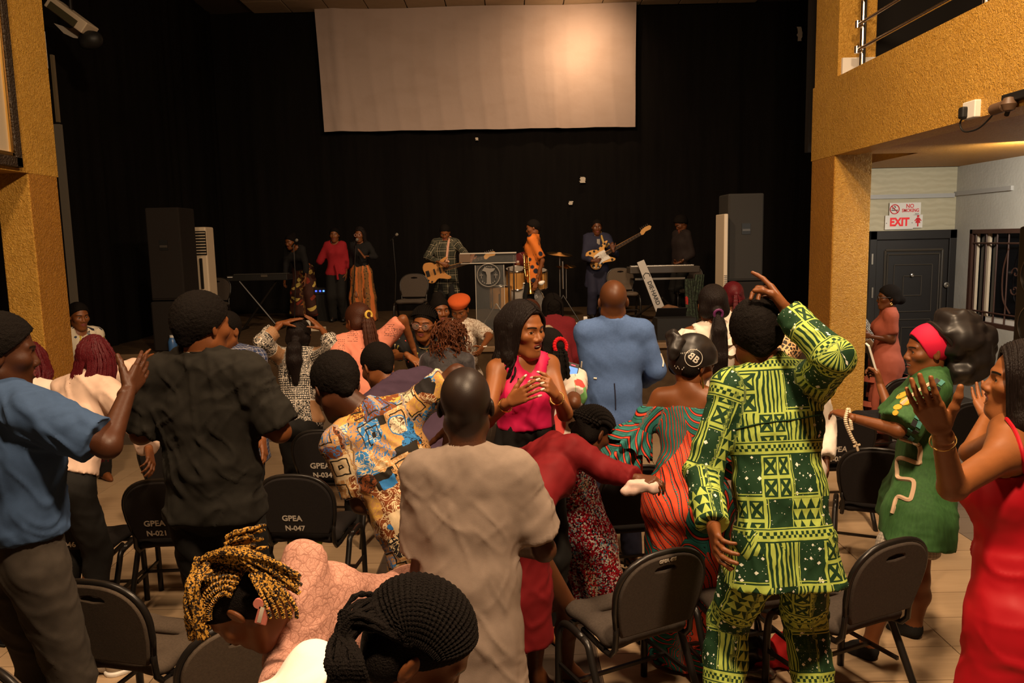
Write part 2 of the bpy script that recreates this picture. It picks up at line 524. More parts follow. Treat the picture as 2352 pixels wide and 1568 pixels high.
def hand_prims(w, d, n, side, pose, s, tips=None):
    d = nrm(d); n = nrm(np.asarray(n, float) - d * np.dot(n, d)); t = np.cross(d, n) * side; H = HANDS[pose]; p = []
    fb = [(.030, .092), (.0105, .096), (-.0095, .092), (-.028, .083)]
    ln = [(.041, .025, .021), (.045, .028, .022), (.041, .026, .021), (.032, .020, .019)]; r0 = (.0095, .0098, .0093, .0082)
    for i in range(4):
        b = w + (d * fb[i][1] + t * fb[i][0]) * s
        p.append(rc(w + (d * .012 + t * fb[i][0] * .62) * s, b, .0150 * s, .0118 * s, .012 * s))
        a = 0; q = b; sp = (.07, .015, -.045, -.10)[i] if pose in ('open', 'clap') else (.03, .0, -.02, -.05)[i]
        for k in range(3):
            a += math.radians(H[i][k]); dr = nrm((d * math.cos(a) + n * math.sin(a)) + t * sp)
            e = q + dr * ln[i][k] * s; p.append(rc(q, e, r0[i] * (1 - .1 * k) * s, r0[i] * (.92 - .12 * k) * s, .003 * s)); q = e
        if tips is not None: tips.append((q, dr))
    b = w + (d * .022 + t * .024 + n * .006) * s; a = math.radians(H[4])
    dr = nrm(d * .70 + t * .62 + n * .25); q = b
    for k, (L, r) in enumerate(((.045, .0165), (.034, .0118), (.027, .0105))):
        e = q + dr * L * s; p.append(rc(q, e, r * s, (.0125, .0105, .0085)[k] * s, .008 * s)); q = e
        dr = nrm(dr + (n * .5 - t * .55) * math.sin(a))
    if tips is not None: tips.append((q, dr))
    return p


def solve(px, flag, frm, L):
    """the point on the sight line of px that lies L from frm (nearer or farther one)"""
    if not isinstance(flag, str): return P(px[0], px[1], flag)
    if flag == 'p':
        q = P(px[0], px[1], frm[1]); v = q - frm; n = np.linalg.norm(v); return frm + v / n * min(max(n, .86 * L), 1.14 * L)
    d = nrm(ray(px[0], px[1])); o = CAM - frm; b = o @ d; c = o @ o - L * L; D = b * b - c
    t = -b if D <= 0 else (-b - math.sqrt(D) if flag == 'n' else -b + math.sqrt(D))
    return CAM + d * t


class Person:
    pass


def torso(J, s, fem, bd, inf=0.0, hem=None, flare=0.0, g=0, waist=0.0):
    r = J['r']; f = J['f']; up = J['up']; pr = []
    wd = dict(sh=.062, ch=.064, wa=.042, hi=.074) if fem else dict(sh=.076, ch=.076, wa=.060, hi=.066)
    rd = dict(ch=.082, wa=.077, hi=.102) if fem else dict(ch=.094, wa=.085, hi=.095)
    for k in rd: rd[k] = rd[k] * s * bd
    ch, wa, pe, nk = J['chest'], J['waist'], J['pelvis'], J['neck']
    pr += [rc(nk - up * .075 * s, ch, .066 * s + inf, rd['ch'] * .93 + inf, .05 * s, g=g), rc(ch, wa, rd['ch'] * .93 + inf, rd['wa'] + inf + waist, .05 * s, g=g)]
    for q in (-1, 1):
        a = nk - up * .055 * s + r * q * wd['sh'] * s * bd; c = ch + r * q * wd['ch'] * s * bd; w = wa + r * q * wd['wa'] * s * bd; h = pe + r * q * wd['hi'] * s * bd
        pr += [rc(a, c, .064 * s + inf, rd['ch'] * .93 + inf, .05 * s, g=g), rc(c, w, rd['ch'] * .93 + inf, rd['wa'] + inf + waist, .05 * s, g=g)]
        if hem is None: pr.append(rc(w, h, rd['wa'] + inf + waist, rd['hi'] + inf, .05 * s, g=g))
        else:
            dn = nrm(-up * .75 + np.array([0, 0, -1.0]) * .45) if hem > 0 else -up
            if hem > -.05:
                e = h + dn * (hem + .1) + r * q * flare
                pr += [rc(w, h, rd['wa'] + inf + waist, rd['hi'] + inf, .05 * s, g=g), rc(h, e, rd['hi'] + inf, rd['hi'] + inf + flare, .04 * s, g=g, caps=[(h + dn * hem, dn)])]
            else: pr.append(rc(w, h, rd['wa'] + inf + waist, rd['hi'] + inf, .05 * s, g=g, caps=[(pe + up * -hem, -up)]))
        sh = J['sh' + 'LR'[q > 0]]
        pr.append(rc(nk + up * .012 * s - f * .01, sh, .047 * s + inf, (.046 if fem else .051) * s * bd + inf, .04 * s, g=g))
        if fem: pr.append(el(ch + f * .066 * s * bd + r * q * .068 * s * bd + up * .01, np.full(3, .053 * s * bd + inf * .8), .04 * s, g=g))
        if fem: pr.append(el(pe - f * .05 * s + r * q * .06 * s * bd - up * .03, np.full(3, .085 * s * bd + inf * .8), .05 * s, g=g)) if (hem is None or hem > .05) else None
    return [q for q in pr if q]


def person(label, head, H, yaw=0, hyaw=None, hp=0, hr=0, fem=False, bd=1.0, floor=0.0, skin=None, arms=None, legs=None, top=None, bottom=None,
           hair=None, mouth='closed', eyes=False, shoes=None, group=None, leandir=None, bare=False, side=0.0, hs=1.0, teeth=True, fc=None, lean=None, shift=(0, 0, 0)):
    p = Person(); p.s = s = H / 1.75; skin = skin or SK['dark']; Y = head[2]
    C = P(*head); p.C = C; ya = math.radians(yaw)
    f0 = np.array([-math.sin(ya), math.cos(ya), 0]); r = np.array([math.cos(ya), math.sin(ya), 0])
    zr = C[2] - floor
    la = math.radians(leandir if leandir is not None else yaw); ld = np.array([-math.sin(la), math.cos(la), 0])
    if lean is None:
        q = (zr - .525 * H) / (.41 * H); lean = math.acos(max(-.4, min(1, q))) if q < 1 else 0.0
    up = np.array([0, 0, 1.0]) * math.cos(lean) + ld * math.sin(lean)
    f = nrm(f0 - up * (f0 @ up)); r = np.cross(f, up)
    J = dict(r=r, f=f, up=up)
    pe = C - up * .41 * H + np.array(shift, float)
    J['pelvis'] = pe; J['waist'] = pe + up * .10 * H; J['chest'] = pe + up * .222 * H + f * .01; J['neck'] = pe + up * .325 * H - f * .012
    hy = math.radians(hyaw if hyaw is not None else yaw); hpr = math.radians(hp); hrr = math.radians(hr)
    hf = np.array([-math.sin(hy) * math.cos(hpr), math.cos(hy) * math.cos(hpr), -math.sin(hpr)]); hr0 = np.array([math.cos(hy), math.sin(hy), 0])
    hu = np.cross(hr0, hf); hr_ = hr0 * math.cos(hrr) + hu * math.sin(hrr); hu = np.cross(hr_, hf)
    p.M = M = np.stack([hr_, hf, hu], 1); hsz = s ** .5 * hs; p.hs = hsz
    p.loc = lambda x: C + M @ (np.asarray(x, float) * hsz)
    shw = (.143 if fem else .168) * s * bd
    for q, n in ((-1, 'L'), (1, 'R')):
        sh = J['neck'] + r * q * shw - up * .035 * s; J['sh' + n] = sh
        J['hip' + n] = pe + r * q * .085 * s * bd - up * .02
    base = np.array([pe[0], pe[1], floor]); p.base = base
    lfr = np.array([math.cos(ya), math.sin(ya), 0])
    for q, n in ((-1, 'L'), (1, 'R')):
        hz = J['hip' + n]; L = (legs or {}).get(n)
        if L: J['kn' + n], J['an' + n] = [np.asarray(v, float) for v in L[:2]]; J['ft' + n] = np.asarray(L[2], float) if len(L) > 2 else J['an' + n] + f0 * .15 * s
        else:
            an = base + lfr * q * .11 * s + np.array([0, 0, .085 * s]) - f0 * .02; J['an' + n] = an
            mid = (hz + an) / 2; bend = max(0.0, .88 * s - np.linalg.norm(hz - an)); J['kn' + n] = mid + f0 * (.02 + math.sqrt(bend) * .35); J['ft' + n] = an + f0 * .15 * s
    tips = {}
    lu, lf = .172 * H, .146 * H
    bodyp, handp = [], []
    for q, n in ((-1, 'L'), (1, 'R')):
        A = (arms or {}).get(n); sh = J['sh' + n]
        if A is None:
            e = sh + nrm(-np.array([0, 0, 1.0]) + r * q * .16 - f0 * .08) * lu; w = e + nrm(-np.array([0, 0, 1.0]) + f0 * .28 + r * q * .02) * lf; pose = 'relax'; hd = w - e; pn = -r * q
        else:
            e = solve(A[0], A[0][2], sh, lu); w = solve(A[1], A[1][2], e, lf); pose = A[2] if len(A) > 2 else 'relax'
            hd = (solve(A[3], A[3][2], w, .15 * s) - w) if len(A) > 3 and A[3] else w - e
            pn = np.asarray(A[4], float) if len(A) > 4 else -r * q
        J['el' + n], J['wr' + n] = e, w
        ar = s * (.9 if fem else 1.0) * (.5 + .5 * bd)
        if np.linalg.norm(e - sh) < lu * 2.2:
            bodyp += [rc(sh, e, .052 * ar, .040 * ar, .03 * s), rc(e, w, .041 * ar, .0255 * ar, .02 * s)]
            hp_ = hand_prims(w, hd, pn, q, pose, s * (.92 if fem else 1.0), tips.setdefault(n, [])); handp.append([rc(w - nrm(hd) * .03, w, .026 * ar, .024 * ar, .01)] + hp_)
    p.J = J; p.tips = tips
    lg = s * (.5 + .5 * bd)
    for q, n in ((-1, 'L'), (1, 'R')):
        bodyp += [rc(J['hip' + n], J['kn' + n], .082 * lg, .054 * lg, .03), rc(J['kn' + n], J['kn' + n] * .65 + J['an' + n] * .35 - f0 * .012, .052 * lg, .053 * lg, .03),
                  rc(J['kn' + n] * .65 + J['an' + n] * .35 - f0 * .012, J['an' + n], .053 * lg, .036 * lg, .03)]
        a, t = J['an' + n], J['ft' + n]; dn = np.array([0, 0, -1.0])
        bodyp += [rc(a + dn * .045 * s, t + dn * .055 * s, .036 * s, .024 * s, .03), rc(a, t * .6 + a * .4 + dn * .03 * s, .034 * s, .030 * s, .03)]
        if bare:
            fd = nrm(t - a); lt = np.cross(fd, [0, 0, 1.0]) * -q
            for k in range(5): bodyp.append(rc(t + dn * .06 * s + lt * (.028 - .015 * k) * s, t + dn * .066 * s + lt * (.03 - .016 * k) * s + fd * (.05 - .006 * k) * s, .012 * s, (.013 if k == 0 else .009) * s, .006))
    tor = torso(J, s, fem, bd)
    nb = J['neck'] + up * .005
    nr = (.047 if fem else .055)
    bodyp += tor + [rc(nb, p.loc((0, -.025, -.055)), nr * 1.08 * hsz, nr * .95 * hsz, .03)]
    hb, hh, hd_ = max(.011, .0022 * Y + .004), max(.0034, .0009 * Y), max(.0036, .0010 * Y)
    hd_ = min(hd_, .007)
    p.h = hb
    Vs, Qs, As, n0 = [], [], [], 0
    def put(V, Q, hl=None):
        nonlocal n0
        Vs.append(V); Qs.append(Q + n0); As.append(np.full((len(V), 3), 9.0) if hl is None else hl); n0 += len(V)
    V, Q = sdf(bodyp, hb).surf(); put(V, Q)
    hps = head_prims(M.T @ (nb - C) / hsz, mouth, fem, nr)
    V, Q = sdf(hps, hh).surf(); put(C + (V * hsz) @ M.T, Q, V)
    for hpz in handp:
        V, Q = sdf(hpz, hd_).surf(); put(V, Q)
    me = mesh_np('person', np.concatenate(Vs) - base, np.concatenate(Qs), skin, attrs={'hl': np.concatenate(As)})
    o = link('person', me); o.location = base; tag(o, label, 'person', group); p.o = o
    # ---- eyes
    if eyes:
        for q in (-1, 1):
            g = (eyes[0] if isinstance(eyes, tuple) else 0, eyes[1] if isinstance(eyes, tuple) else 0)
            b = bmesh.new(); bmesh.ops.create_uvsphere(b, u_segments=16, v_segments=12, radius=.0127)
            gz = nrm((g[0], 1, g[1]))
            for fc_ in b.faces: fc_.smooth = True; fc_.material_index = 1 if nrm(np.array(fc_.calc_center_median())) @ gz > .80 else 0
            em = bpy.data.meshes.new('eye')
            for v in b.verts: v.co = Vector(p.loc(np.array(v.co) + np.array([q * .032, .0715, .003])))
            b.to_mesh(em); b.free(); [em.materials.append(m) for m in EYE]; link('eye', em, o)
    if mouth in ('smile', 'open') and teeth and Y < 8:
        b = MB()
        for k in range(-3, 4):
            x = k * .0058; y = .0905 - 14 * x * x
            b.box((x, y, -.0585 if mouth == 'open' else -.0605), (.0054, .004, .009))
        b.v = [tuple(p.loc(v)) for v in b.v]; b.build('teeth', TOOTH, o)
    if hair: make_hair(p, hair)
    if top: make_top(p, top, fem, bd)
    if bottom: make_bottom(p, bottom, fem, bd, f0, lfr)
    if shoes is not None:
        for q, n in ((-1, 'L'), (1, 'R')):
            a, t = J['an' + n], J['ft' + n]; dn = np.array([0, 0, -1.0]); z0 = [(np.array([0, 0, floor + .004]), np.array([0, 0, -1.0]))]
            V, Q = sdf([rc(a + dn * .045 * s, t + dn * .05 * s, .045 * s, .036 * s, .03, z0), rc(a + dn * .01, t * .6 + a * .4 + dn * .03 * s, .041 * s, .036 * s, .03)], max(.009, .003 * Y)).surf()
            link('shoe', mesh_np('shoe', V, Q, shoes), o)
    return p


def pattern_attr(V, prims, J, p):
    """cloth coordinates: across, along, which piece of cloth"""
    best = np.full(len(V), 1e9); out = np.zeros((len(V), 3)); gs = np.zeros(len(V), int)
    for q in prims:
        if q['op'] != 'u': continue
        if q['t'] == 'rc':
            d = q['b'] - q['a']; t = np.clip(((V - q['a']) @ d) / max(d @ d, 1e-9), 0, 1); D = np.linalg.norm(V - q['a'] - t[:, None] * d, axis=1) - (q['ra'] + t * (q['rb'] - q['ra']))
        else: D = np.linalg.norm(V - q['a'], axis=1) - q['r'].max()
        m = D < best; best[m] = D[m]; gs[m] = q['g']
    rel = V - J['pelvis']; m = gs == 0; out[m] = np.stack([np.arctan2(rel[m] @ J['r'], -(rel[m] @ J['f'])) * .15, rel[m] @ J['up'], np.zeros(m.sum())], 1)
    for g, (a, b) in {1: ('shL', 'elL'), 2: ('elL', 'wrL'), 3: ('shR', 'elR'), 4: ('elR', 'wrR'), 5: ('hipL', 'knL'), 6: ('knL', 'anL'), 7: ('hipR', 'knR'), 8: ('knR', 'anR')}.items():
        m = gs == g
        if not m.any(): continue
        A, B = J[a], J[b]; d = nrm(B - A); e1 = nrm(J['r'] - d * (J['r'] @ d) + 1e-3); e2 = np.cross(d, e1); rel = V[m] - A
        L0 = 0 if g in (1, 3, 5, 7) else np.linalg.norm(J[{2: 'elL', 4: 'elR', 6: 'knL', 8: 'knR'}[g]] - J[{2: 'shL', 4: 'shR', 6: 'hipL', 8: 'hipR'}[g]])
        out[m] = np.stack([np.arctan2(rel @ e1, -(rel @ e2)) * (.065 if g < 5 else .085), rel @ d + L0, np.full(m.sum(), g)], 1)
    return out


def wrinkle(V, Q, amp, J, seed=0, fu=16, fv=5):
    """folds: long soft ridges hanging and pulling aslant"""
    if amp <= 0: return V
    N = vnormals(V, Q); rel = V - J['pelvis']; X, Y, Z = rel @ J['r'], rel @ J['f'], rel @ J['up']
    wx = .05 * vnoise(np.stack([X * 5, Y * 5, Z * 5], 1), seed + 3); wz = .05 * vnoise(np.stack([X * 5, Y * 5, Z * 5 + 40], 1), seed + 4); X, Z = X + wx, Z + wz
    rg = lambda n, s_: np.exp(-(n / s_) ** 2)
    n1 = vnoise(np.stack([X * fu + Z * 3, Y * fu * .5, Z * fv * .7], 1), seed); n2 = vnoise(np.stack([(X + Z) * 15, Y * 8, (Z - X) * 4.5], 1), seed + 1); n3 = vnoise(np.stack([(X - Z) * 15, Y * 8 + 20, (Z + X) * 4.5], 1), seed + 2)
    msk = .5 + .5 * vnoise(np.stack([X * 4 + 11, Y * 4, Z * 4], 1), seed + 6); m2 = np.clip(msk * 1.6 - .3, 0, 1)
    w = .9 * rg(n1, .22) * (1 - m2) + .9 * rg(n2, .2) * m2 + .7 * rg(n3, .2) * np.clip(1.2 - 1.6 * msk, 0, 1) + .25 * vnoise(np.stack([X * 30, Y * 30, Z * 22], 1), seed + 8)
    return V + N * (amp * 1.15 * (w - .35))[:, None]


def make_top(p, T, fem, bd):
    s, J = p.s, p.J; inf = T.get('loose', .016); sl = T.get('sl', .5); hem = T.get('hem', .10); up, f, r = J['up'], J['f'], J['r']
    pr = torso(J, s, fem, bd, inf, hem, T.get('flare', 0.012), waist=T.get('waist', .0))
    sw = T.get('sw', .012)
    for q, n in ((-1, 'L'), (1, 'R')):
        sh, e, w = J['sh' + n], J['el' + n], J['wr' + n]; g = 1 if q < 0 else 3
        slq = T.get('sl' + n, sl)
        if slq <= 0:
            if T.get('neck') != 'off': T['cuts'] = list(T.get('cuts', ())) + [rc(sh + r * q * .012 * s, e, .066 * s, .055 * s, .006, op='s')]
            continue
        r0 = .052 * s * (.5 + .5 * bd) + inf
        if slq <= 1:
            b = sh + (e - sh) * slq; d = nrm(e - sh); pr.append(rc(sh, b + d * .06, r0, r0 - .012 + sw, .035 * s, [(b, d)], g))
        else:
            pr.append(rc(sh, e, r0, .044 * s + inf * .9, .035 * s, g=g)); d = nrm(w - e); b = e + (w - e) * (slq - 1)
            pr.append(rc(e, b + d * .05, .044 * s + inf * .9, .030 * s + inf * .8 + T.get('cuff', 0.004), .025 * s, [(b, d)], g + 1))
    if T.get('collar'):
        nk = J['neck']; hd = nrm(p.loc((0, -.025, -.055)) - nk)
        pr.append(rc(nk + up * .0, nk + hd * .075 * s, .077 * s, .072 * s, .02, [(nk + hd * .066 * s, hd)]))
    elif T.get('neck', 'crew') == 'crew':
        nk = J['neck']; hd = nrm(p.loc((0, -.025, -.055)) - nk); pr.append(rc(nk - hd * .03, nk + hd * .06, .073 * s, .067 * s, .012, [(nk + hd * .020 * s, hd)]))
    if T.get('skirt'):
        pr += skirt_prims(p, T['skirt'], fem, bd)
    fz = sdf(pr, T.get('h') or max(.0085, .0030 * p.C[1]) , .02)
    nk = J['neck']; ndir = nrm(p.loc((0, -.025, -.055)) - nk); nc = T.get('neck', 'crew')
    if nc in ('crew', 'collar'):
        fz.add(rc(nk - ndir * .00, nk + ndir * .2, (.059 if not fem else .053) * s, .062 * s, .004, op='s'))
    elif nc == 'v':
        fz.add(rc(nk, nk + ndir * .2, .062 * s, .08 * s, .006, op='s'))
        fz.add(rc(nk + f * .10 * s + up * .02, nk + f * .15 * s - up * T.get('vd', .17) * s, .07 * s, .012 * s, .01, op='s'))
    elif nc == 'off':
        fz.cut(nk - up * T.get('drop', .12) * s, nrm(up * .95 - f * T.get('ft', -.1)))
    elif nc == 'scoop':
        fz.add(rc(nk - ndir * .01, nk + ndir * .2, .085 * s, .1 * s, .01, op='s'))
    for c in T.get('cuts', ()): fz.add(c)
    if hem < -.2: fz.cut(J['pelvis'] - up * hem, -up)
    V, Q = fz.surf()
    V = wrinkle(V, Q, T.get('wr', .006), J, T.get('seed', 1), 16, 5)
    if T.get('skirt'): V = pleat(p, V, Q, T['skirt'])
    o = link(T.get('name', 't_shirt'), mesh_np('top', V, Q, T['m'], attrs={'pat': pattern_attr(V, pr, J, p)}), p.o); p.top = o
    return o


def skirt_prims(p, K, fem, bd, inf=.014):
    s, J = p.s, p.J; r = J['r']; L = K['len']; fl = K.get('flare', .08); pr = []; dn = nrm(np.array(K.get('dir', (0, 0, -1.0)), float)); mid = K.get('mid', .0)
    r2 = nrm(r - np.array([0, 0, r[2]]))
    for q in (-1, 1):
        w = J['waist'] + r * q * .045 * s * bd - J['up'] * .01; h = J['pelvis'] + r * q * .080 * s * bd; e = J['pelvis'] + dn * L + r2 * q * (.07 * s * bd + fl * .8)
        kn = h * .5 + e * .5 + r2 * q * mid
        rh = .112 * s * bd + inf; re = K.get('re', .10 * s * bd + fl * .5)
        pr += [rc(w, h, .084 * s * bd + inf, rh, .05, [(J['waist'] + J['up'] * .03, J['up'])]), rc(h, kn, rh, (rh + re) / 2 + mid * .5, .05), rc(kn, e + dn * .2, (rh + re) / 2 + mid * .5, re, .05, [(J['pelvis'] + dn * L, dn)])]
    if fem: pr += [el(J['pelvis'] - J['f'] * .05 * s + r * q * .06 * s * bd - J['up'] * .03, np.full(3, .088 * s * bd + inf), .05) for q in (-1, 1)]
    return pr


def pleat(p, V, Q, K):
    a = K.get('pl', .008); n = K.get('npl', 14)
    if a <= 0: return V
    J = p.J; rel = V - J['pelvis']; ang = np.arctan2(rel @ J['r'], rel @ J['f']); dn = np.clip(-rel[:, 2] / max(K['len'], .1), 0, 1)
    N = vnormals(V, Q); N[:, 2] = 0
    return V + N * (a * np.sin(ang * n + 2 * vnoise(rel * 3, 4)) * dn ** .7)[:, None]


def make_bottom(p, B, fem, bd, f0, lfr):
    s, J = p.s, p.J; inf = B.get('loose', .014); k = B.get('kind', 'trousers'); nm = B.get('name', k); lg = s * (.5 + .5 * bd)
    if k == 'skirt':
        pr = skirt_prims(p, B, fem, bd, inf)
    else:
        pr = []; r = J['r']; up = J['up']; wd = (.042, .074) if fem else (.060, .066); rr = (.077, .102) if fem else (.085, .095)
        for q, n in ((-1, 'L'), (1, 'R')):
            w = J['waist'] + r * q * wd[0] * s * bd - up * (.02 + min(0, B.get('drop', 0)) * 1.3); h = J['pelvis'] + r * q * wd[1] * s * bd
            pr.append(rc(w, h, rr[0] * s * bd + inf * .7, rr[1] * s * bd + inf * .7, .04, [(J['waist'] - up * B.get('drop', .0), up)]))
            if fem: pr.append(el(J['pelvis'] - J['f'] * .05 * s + r * q * .06 * s * bd - up * .03, np.full(3, .085 * s * bd + inf * .7), .05))
            g = 5 if q < 0 else 7; hj, kj, aj = J['hip' + n], J['kn' + n], J['an' + n]
            pr.append(rc(hj, kj, .088 * lg + inf, .062 * lg + inf, .025, g=g))
            if k == 'trousers':
                d = nrm(aj - kj); pr.append(rc(kj, aj + d * .05, .062 * lg + inf, .048 * lg + inf * 1.2, .02, [(aj + d * (.04 * s), d)], g + 1))
            else:
                d = nrm(kj - hj); pr[-1]['caps'] = [(hj + (kj - hj) * B.get('len', .7), d)]
    fz = sdf(pr, max(.010, .0034 * p.C[1]), .02); V, Q = fz.surf()
    V = wrinkle(V, Q, B.get('wr', .006), J, B.get('seed', 5), 12, 5)
    if k == 'skirt': V = pleat(p, V, Q, B)
    p.bottom = link(nm, mesh_np(nm, V, Q, B['m'], attrs={'pat': pattern_attr(V, pr, J, p)}), p.o)


# ------------------------------------------------------------------ hair
def hair_mesh(p, prims, m, h=None, name='hair', amp=.0, freq=120, parent=None, mats=None):
    h = h or max(.0045, .0012 * p.C[1])
    V, Q = sdf(prims, h).surf()
    if amp: V = V + vnormals(V, Q) * (amp * vnoise(V * freq, 3))[:, None]
    return link(name, mesh_np(name, p.C + (V * p.hs) @ p.M.T, Q, m, attrs={'pat': V}), parent or p.o)


def braid_mesh(name, lines, m, parent, r=.006, n=6, seg=26, rope=.25, taper=.5, per=.02):
    b = MB()
    for L in lines:
        L = bez(L, seg); ln = np.cumsum([0] + [np.linalg.norm(L[i + 1] - L[i]) for i in range(len(L) - 1)])
        rr = [r * (1 + rope * (1 if i % 2 else -1)) * (1 - taper * (q / ln[-1]) ** 3) for i, q in enumerate(ln)]
        b.tube(L, rr, n)
    return b.build(name, m, parent, smooth=True)


def strand_cover(p, m, L, h):
    """locks parted at the crown, lying on the head and falling down"""
    Z = np.array([0, 0, 1.0]); ln = []; wv = h.get('wave', .008); n = h.get('locks', 34)
    for sd in (-1, 1):
        for i in range(n):
            y = -.105 + .178 * i / (n - 1) + random.uniform(-.004, .004); zt = .034 + .108 * math.sqrt(max(.05, 1 - ((y + .014) / .118) ** 2))
            w = math.sqrt(max(.08, 1 - ((y + .014) / .122) ** 2)); ph = random.uniform(0, 6)
            a = [p.loc((sd * .003, y, zt)), p.loc((sd * .050 * w, y - .004, zt - .018)), p.loc((sd * (.030 + .062 * w), y - .012, .045)), p.loc((sd * (.036 + .062 * w), y * .85 - .016, -.03)), p.loc((sd * (.042 + .060 * w), y * .75 - .018, -.085))]
            q = a[-1]; LL = max(.05, L - .10) * random.uniform(.85, 1.1)
            for k in range(1, 5): a.append(q - Z * LL * k / 4 + p.M[:, 0] * (sd * .012 * k / 4 + wv * math.sin(ph + k * 1.9)) + p.M[:, 1] * (wv * math.cos(ph + k * 1.7)))
            ln.append(a)
    braid_mesh('hair_locks', ln, m, p.o, h.get('lr', .0075), 6, 30, .0, .6)


def make_hair(p, h):
    k = h['k']; m = h.get('m', HB); Z = np.array([0, 0, 1.0])
    if k == 'short': hair_mesh(p, [cap(h.get('t', .012), h.get('front', (0, .080, .072)), h.get('tilt', 0))] + [rc((0, -.085, .0), (0, -.082, -.045), .03 + h.get('t', .012) * .5, .028, .03)], m, amp=h.get('amp', .0022), freq=h.get('freq', 170))
    elif k == 'sleek':
        hair_mesh(p, [cap(.006, (0, .084, .060)), rc((-.05, -.05, -.02), (.05, -.05, -.02), .045, .045, .03)] + h.get('extra', []), m)
    elif k == 'cap': hair_mesh(p, [cap(h.get('t', .008), h.get('front', (0, .084, .064)), h.get('tilt', 0))] + h.get('extra', []), m, name=h.get('name', 'hair'))
    elif k == 'long':
        dn = -(p.M.T @ Z); L = h.get('len', .36); pr = [cap(.014, h.get('front', (0, .078, .074)), -6), el((0, -.04, .0), (.086, .075, .09), .03)]
        for q in (-1, -.5, 0, .5, 1): a = np.array([q * .065, -.055 + .02 * abs(q), -.02]); pr.append(rc(a, a + dn * L * (1 - .1 * abs(q)) + np.array([q * .03, -.02, 0]), .040, .022, .03))
        if h.get('sides', True):
            for q in (-1, 1): pr += [rc((q * .078, .01, .02), (q * .09, .0, -.11), .022, .026, .03), rc((q * .09, .0, -.11), np.array((q * .10, .015, -.11)) + dn * h.get('sl', .16), .026, .014, .03)]
        strand_cover(p, m, L, h)
        hair_mesh(p, pr, m, amp=.002, freq=50)
    elif k == 'bob':
        dn = -(p.M.T @ Z); pr = [cap(.018, h.get('front', (0, .080, .070)), -8), el((0, -.025, -.02), (.096, .085, .10), .03)]
        for q in (-1, 0, 1): pr.append(rc((q * .06, -.04, -.04), np.array((q * .075, -.045, -.04)) + dn * h.get('len', .12), .046, .034, .03))
        pr.append(el((0, .10, -.03), (.058, .07, .10), .01, 's'))
        strand_cover(p, m, h.get('len', .12) * .8, h); hair_mesh(p, pr, m, amp=.006, freq=60)
    elif k == 'pony':
        hair_mesh(p, [cap(.007, (0, .084, .062)), rc((-.045, -.05, -.025), (.045, -.05, -.025), .045, .045, .03), el((0, -.115, h.get('z', -.02)), (.03, .03, .03), .02)], m)
        a = p.loc((0, -.115, h.get('z', -.02))); bk = -p.J['f'] * .06; L = h.get('len', .4); w = h.get('w', .035); r_ = p.J['r']; lines = []
        if h.get('to') is not None: e = np.asarray(h['to'], float)
        else: e = a + bk - Z * L
        for q in range(h.get('n', 16)):
            u, v = random.uniform(-1, 1), random.uniform(-1, 1)
            lines.append([a + r_ * u * .012 + Z * v * .01, a * .85 + e * .15 + bk * .5 + r_ * u * w * .8 - p.J['f'] * v * .012 + Z * .01, (a + e) / 2 + bk * .4 + r_ * u * w - p.J['f'] * v * .02, e + r_ * u * w * .7 - Z * random.uniform(-.03, .05)])
        if h.get('braid'): braid_mesh('braids', lines, m, p.o, .0075, 6, 30, .3, .4)
        else:
            b = [rc(a, a * .8 + e * .2 + bk * .5, .022, w * .9, .02), rc(a * .8 + e * .2 + bk * .5, (a + e) / 2 + bk * .4, w * .9, w, .02), rc((a + e) / 2 + bk * .4, e, w, w * .45, .02)]
            V, Q = sdf(b, max(.006, .0018 * p.C[1])).surf(); V = V + vnormals(V, Q) * (.006 * vnoise(V * np.array([40, 40, 5.]), 2))[:, None]
            link('ponytail', mesh_np('ponytail', V, Q, m), p.o); braid_mesh('strands', lines, m, p.o, .004, 5, 16, 0, .7)
        if h.get('tie'):
            t = MB(); d = nrm(p.M @ np.array([0, -1, -.2])); u = p.M[:, 0]; w2 = np.cross(d, u); c = a + d * .028
            t.tube([c + (u * math.cos(q * .524) + w2 * math.sin(q * .524)) * .026 for q in range(12)], .009, 6, True); t.build('hair_tie', h['tie'], p.o, True)
    elif k == 'braids':
        # scalp cap plus many hanging braids starting in rows over the crown
        hair_mesh(p, [cap(.007, (0, .084, .066)), rc((-.045, -.05, -.03), (.045, -.05, -.03), .042, .042, .03)], m)
        lines = []; L = h.get('len', .45); n = h.get('n', 70); dirv = p.M[:, 1] * -1; up_ = p.M[:, 2]
        for q in range(n):
            th = random.uniform(-2.0, 2.0); ph = random.uniform(.1, 1.15)
            c = np.array([math.sin(th) * math.sin(ph) * .088, -math.cos(th) * math.sin(ph) * .112 - .012, .034 + math.cos(ph) * .101])
            t0 = np.array([c[0] * .3, c[1] * .3, .145]); a = p.loc(c * 1.0)
            m1 = p.loc(np.array([c[0] * 1.12, c[1] * 1.10, c[2] - .04])) ; sd = math.sin(th) * .10
            drop = p.loc(np.array([math.sin(th) * .105, -math.cos(th) * .118 - .01, -.03]))
            e = drop - Z * L * random.uniform(.8, 1.1) - p.J['f'] * (.02 + .05 * max(0, math.cos(th))) + np.array(h.get('sway', (0, 0, 0))) * random.uniform(.7, 1.2) + p.J['r'] * random.uniform(-.03, .03)
            lines.append([p.loc(t0), a, drop, (drop * .5 + e * .5) - p.J['f'] * .02, e])
        braid_mesh('braids', lines, m, p.o, h.get('r', .0062), 6, 28, .3, .4)
    elif k == 'rows':
        # plaits running back over the scalp, ends hanging free
        hair_mesh(p, [cap(.003, (0, .084, .064)), rc((-.045, -.05, -.03), (.045, -.05, -.03), .040, .040, .03)], h.get('cm', m))
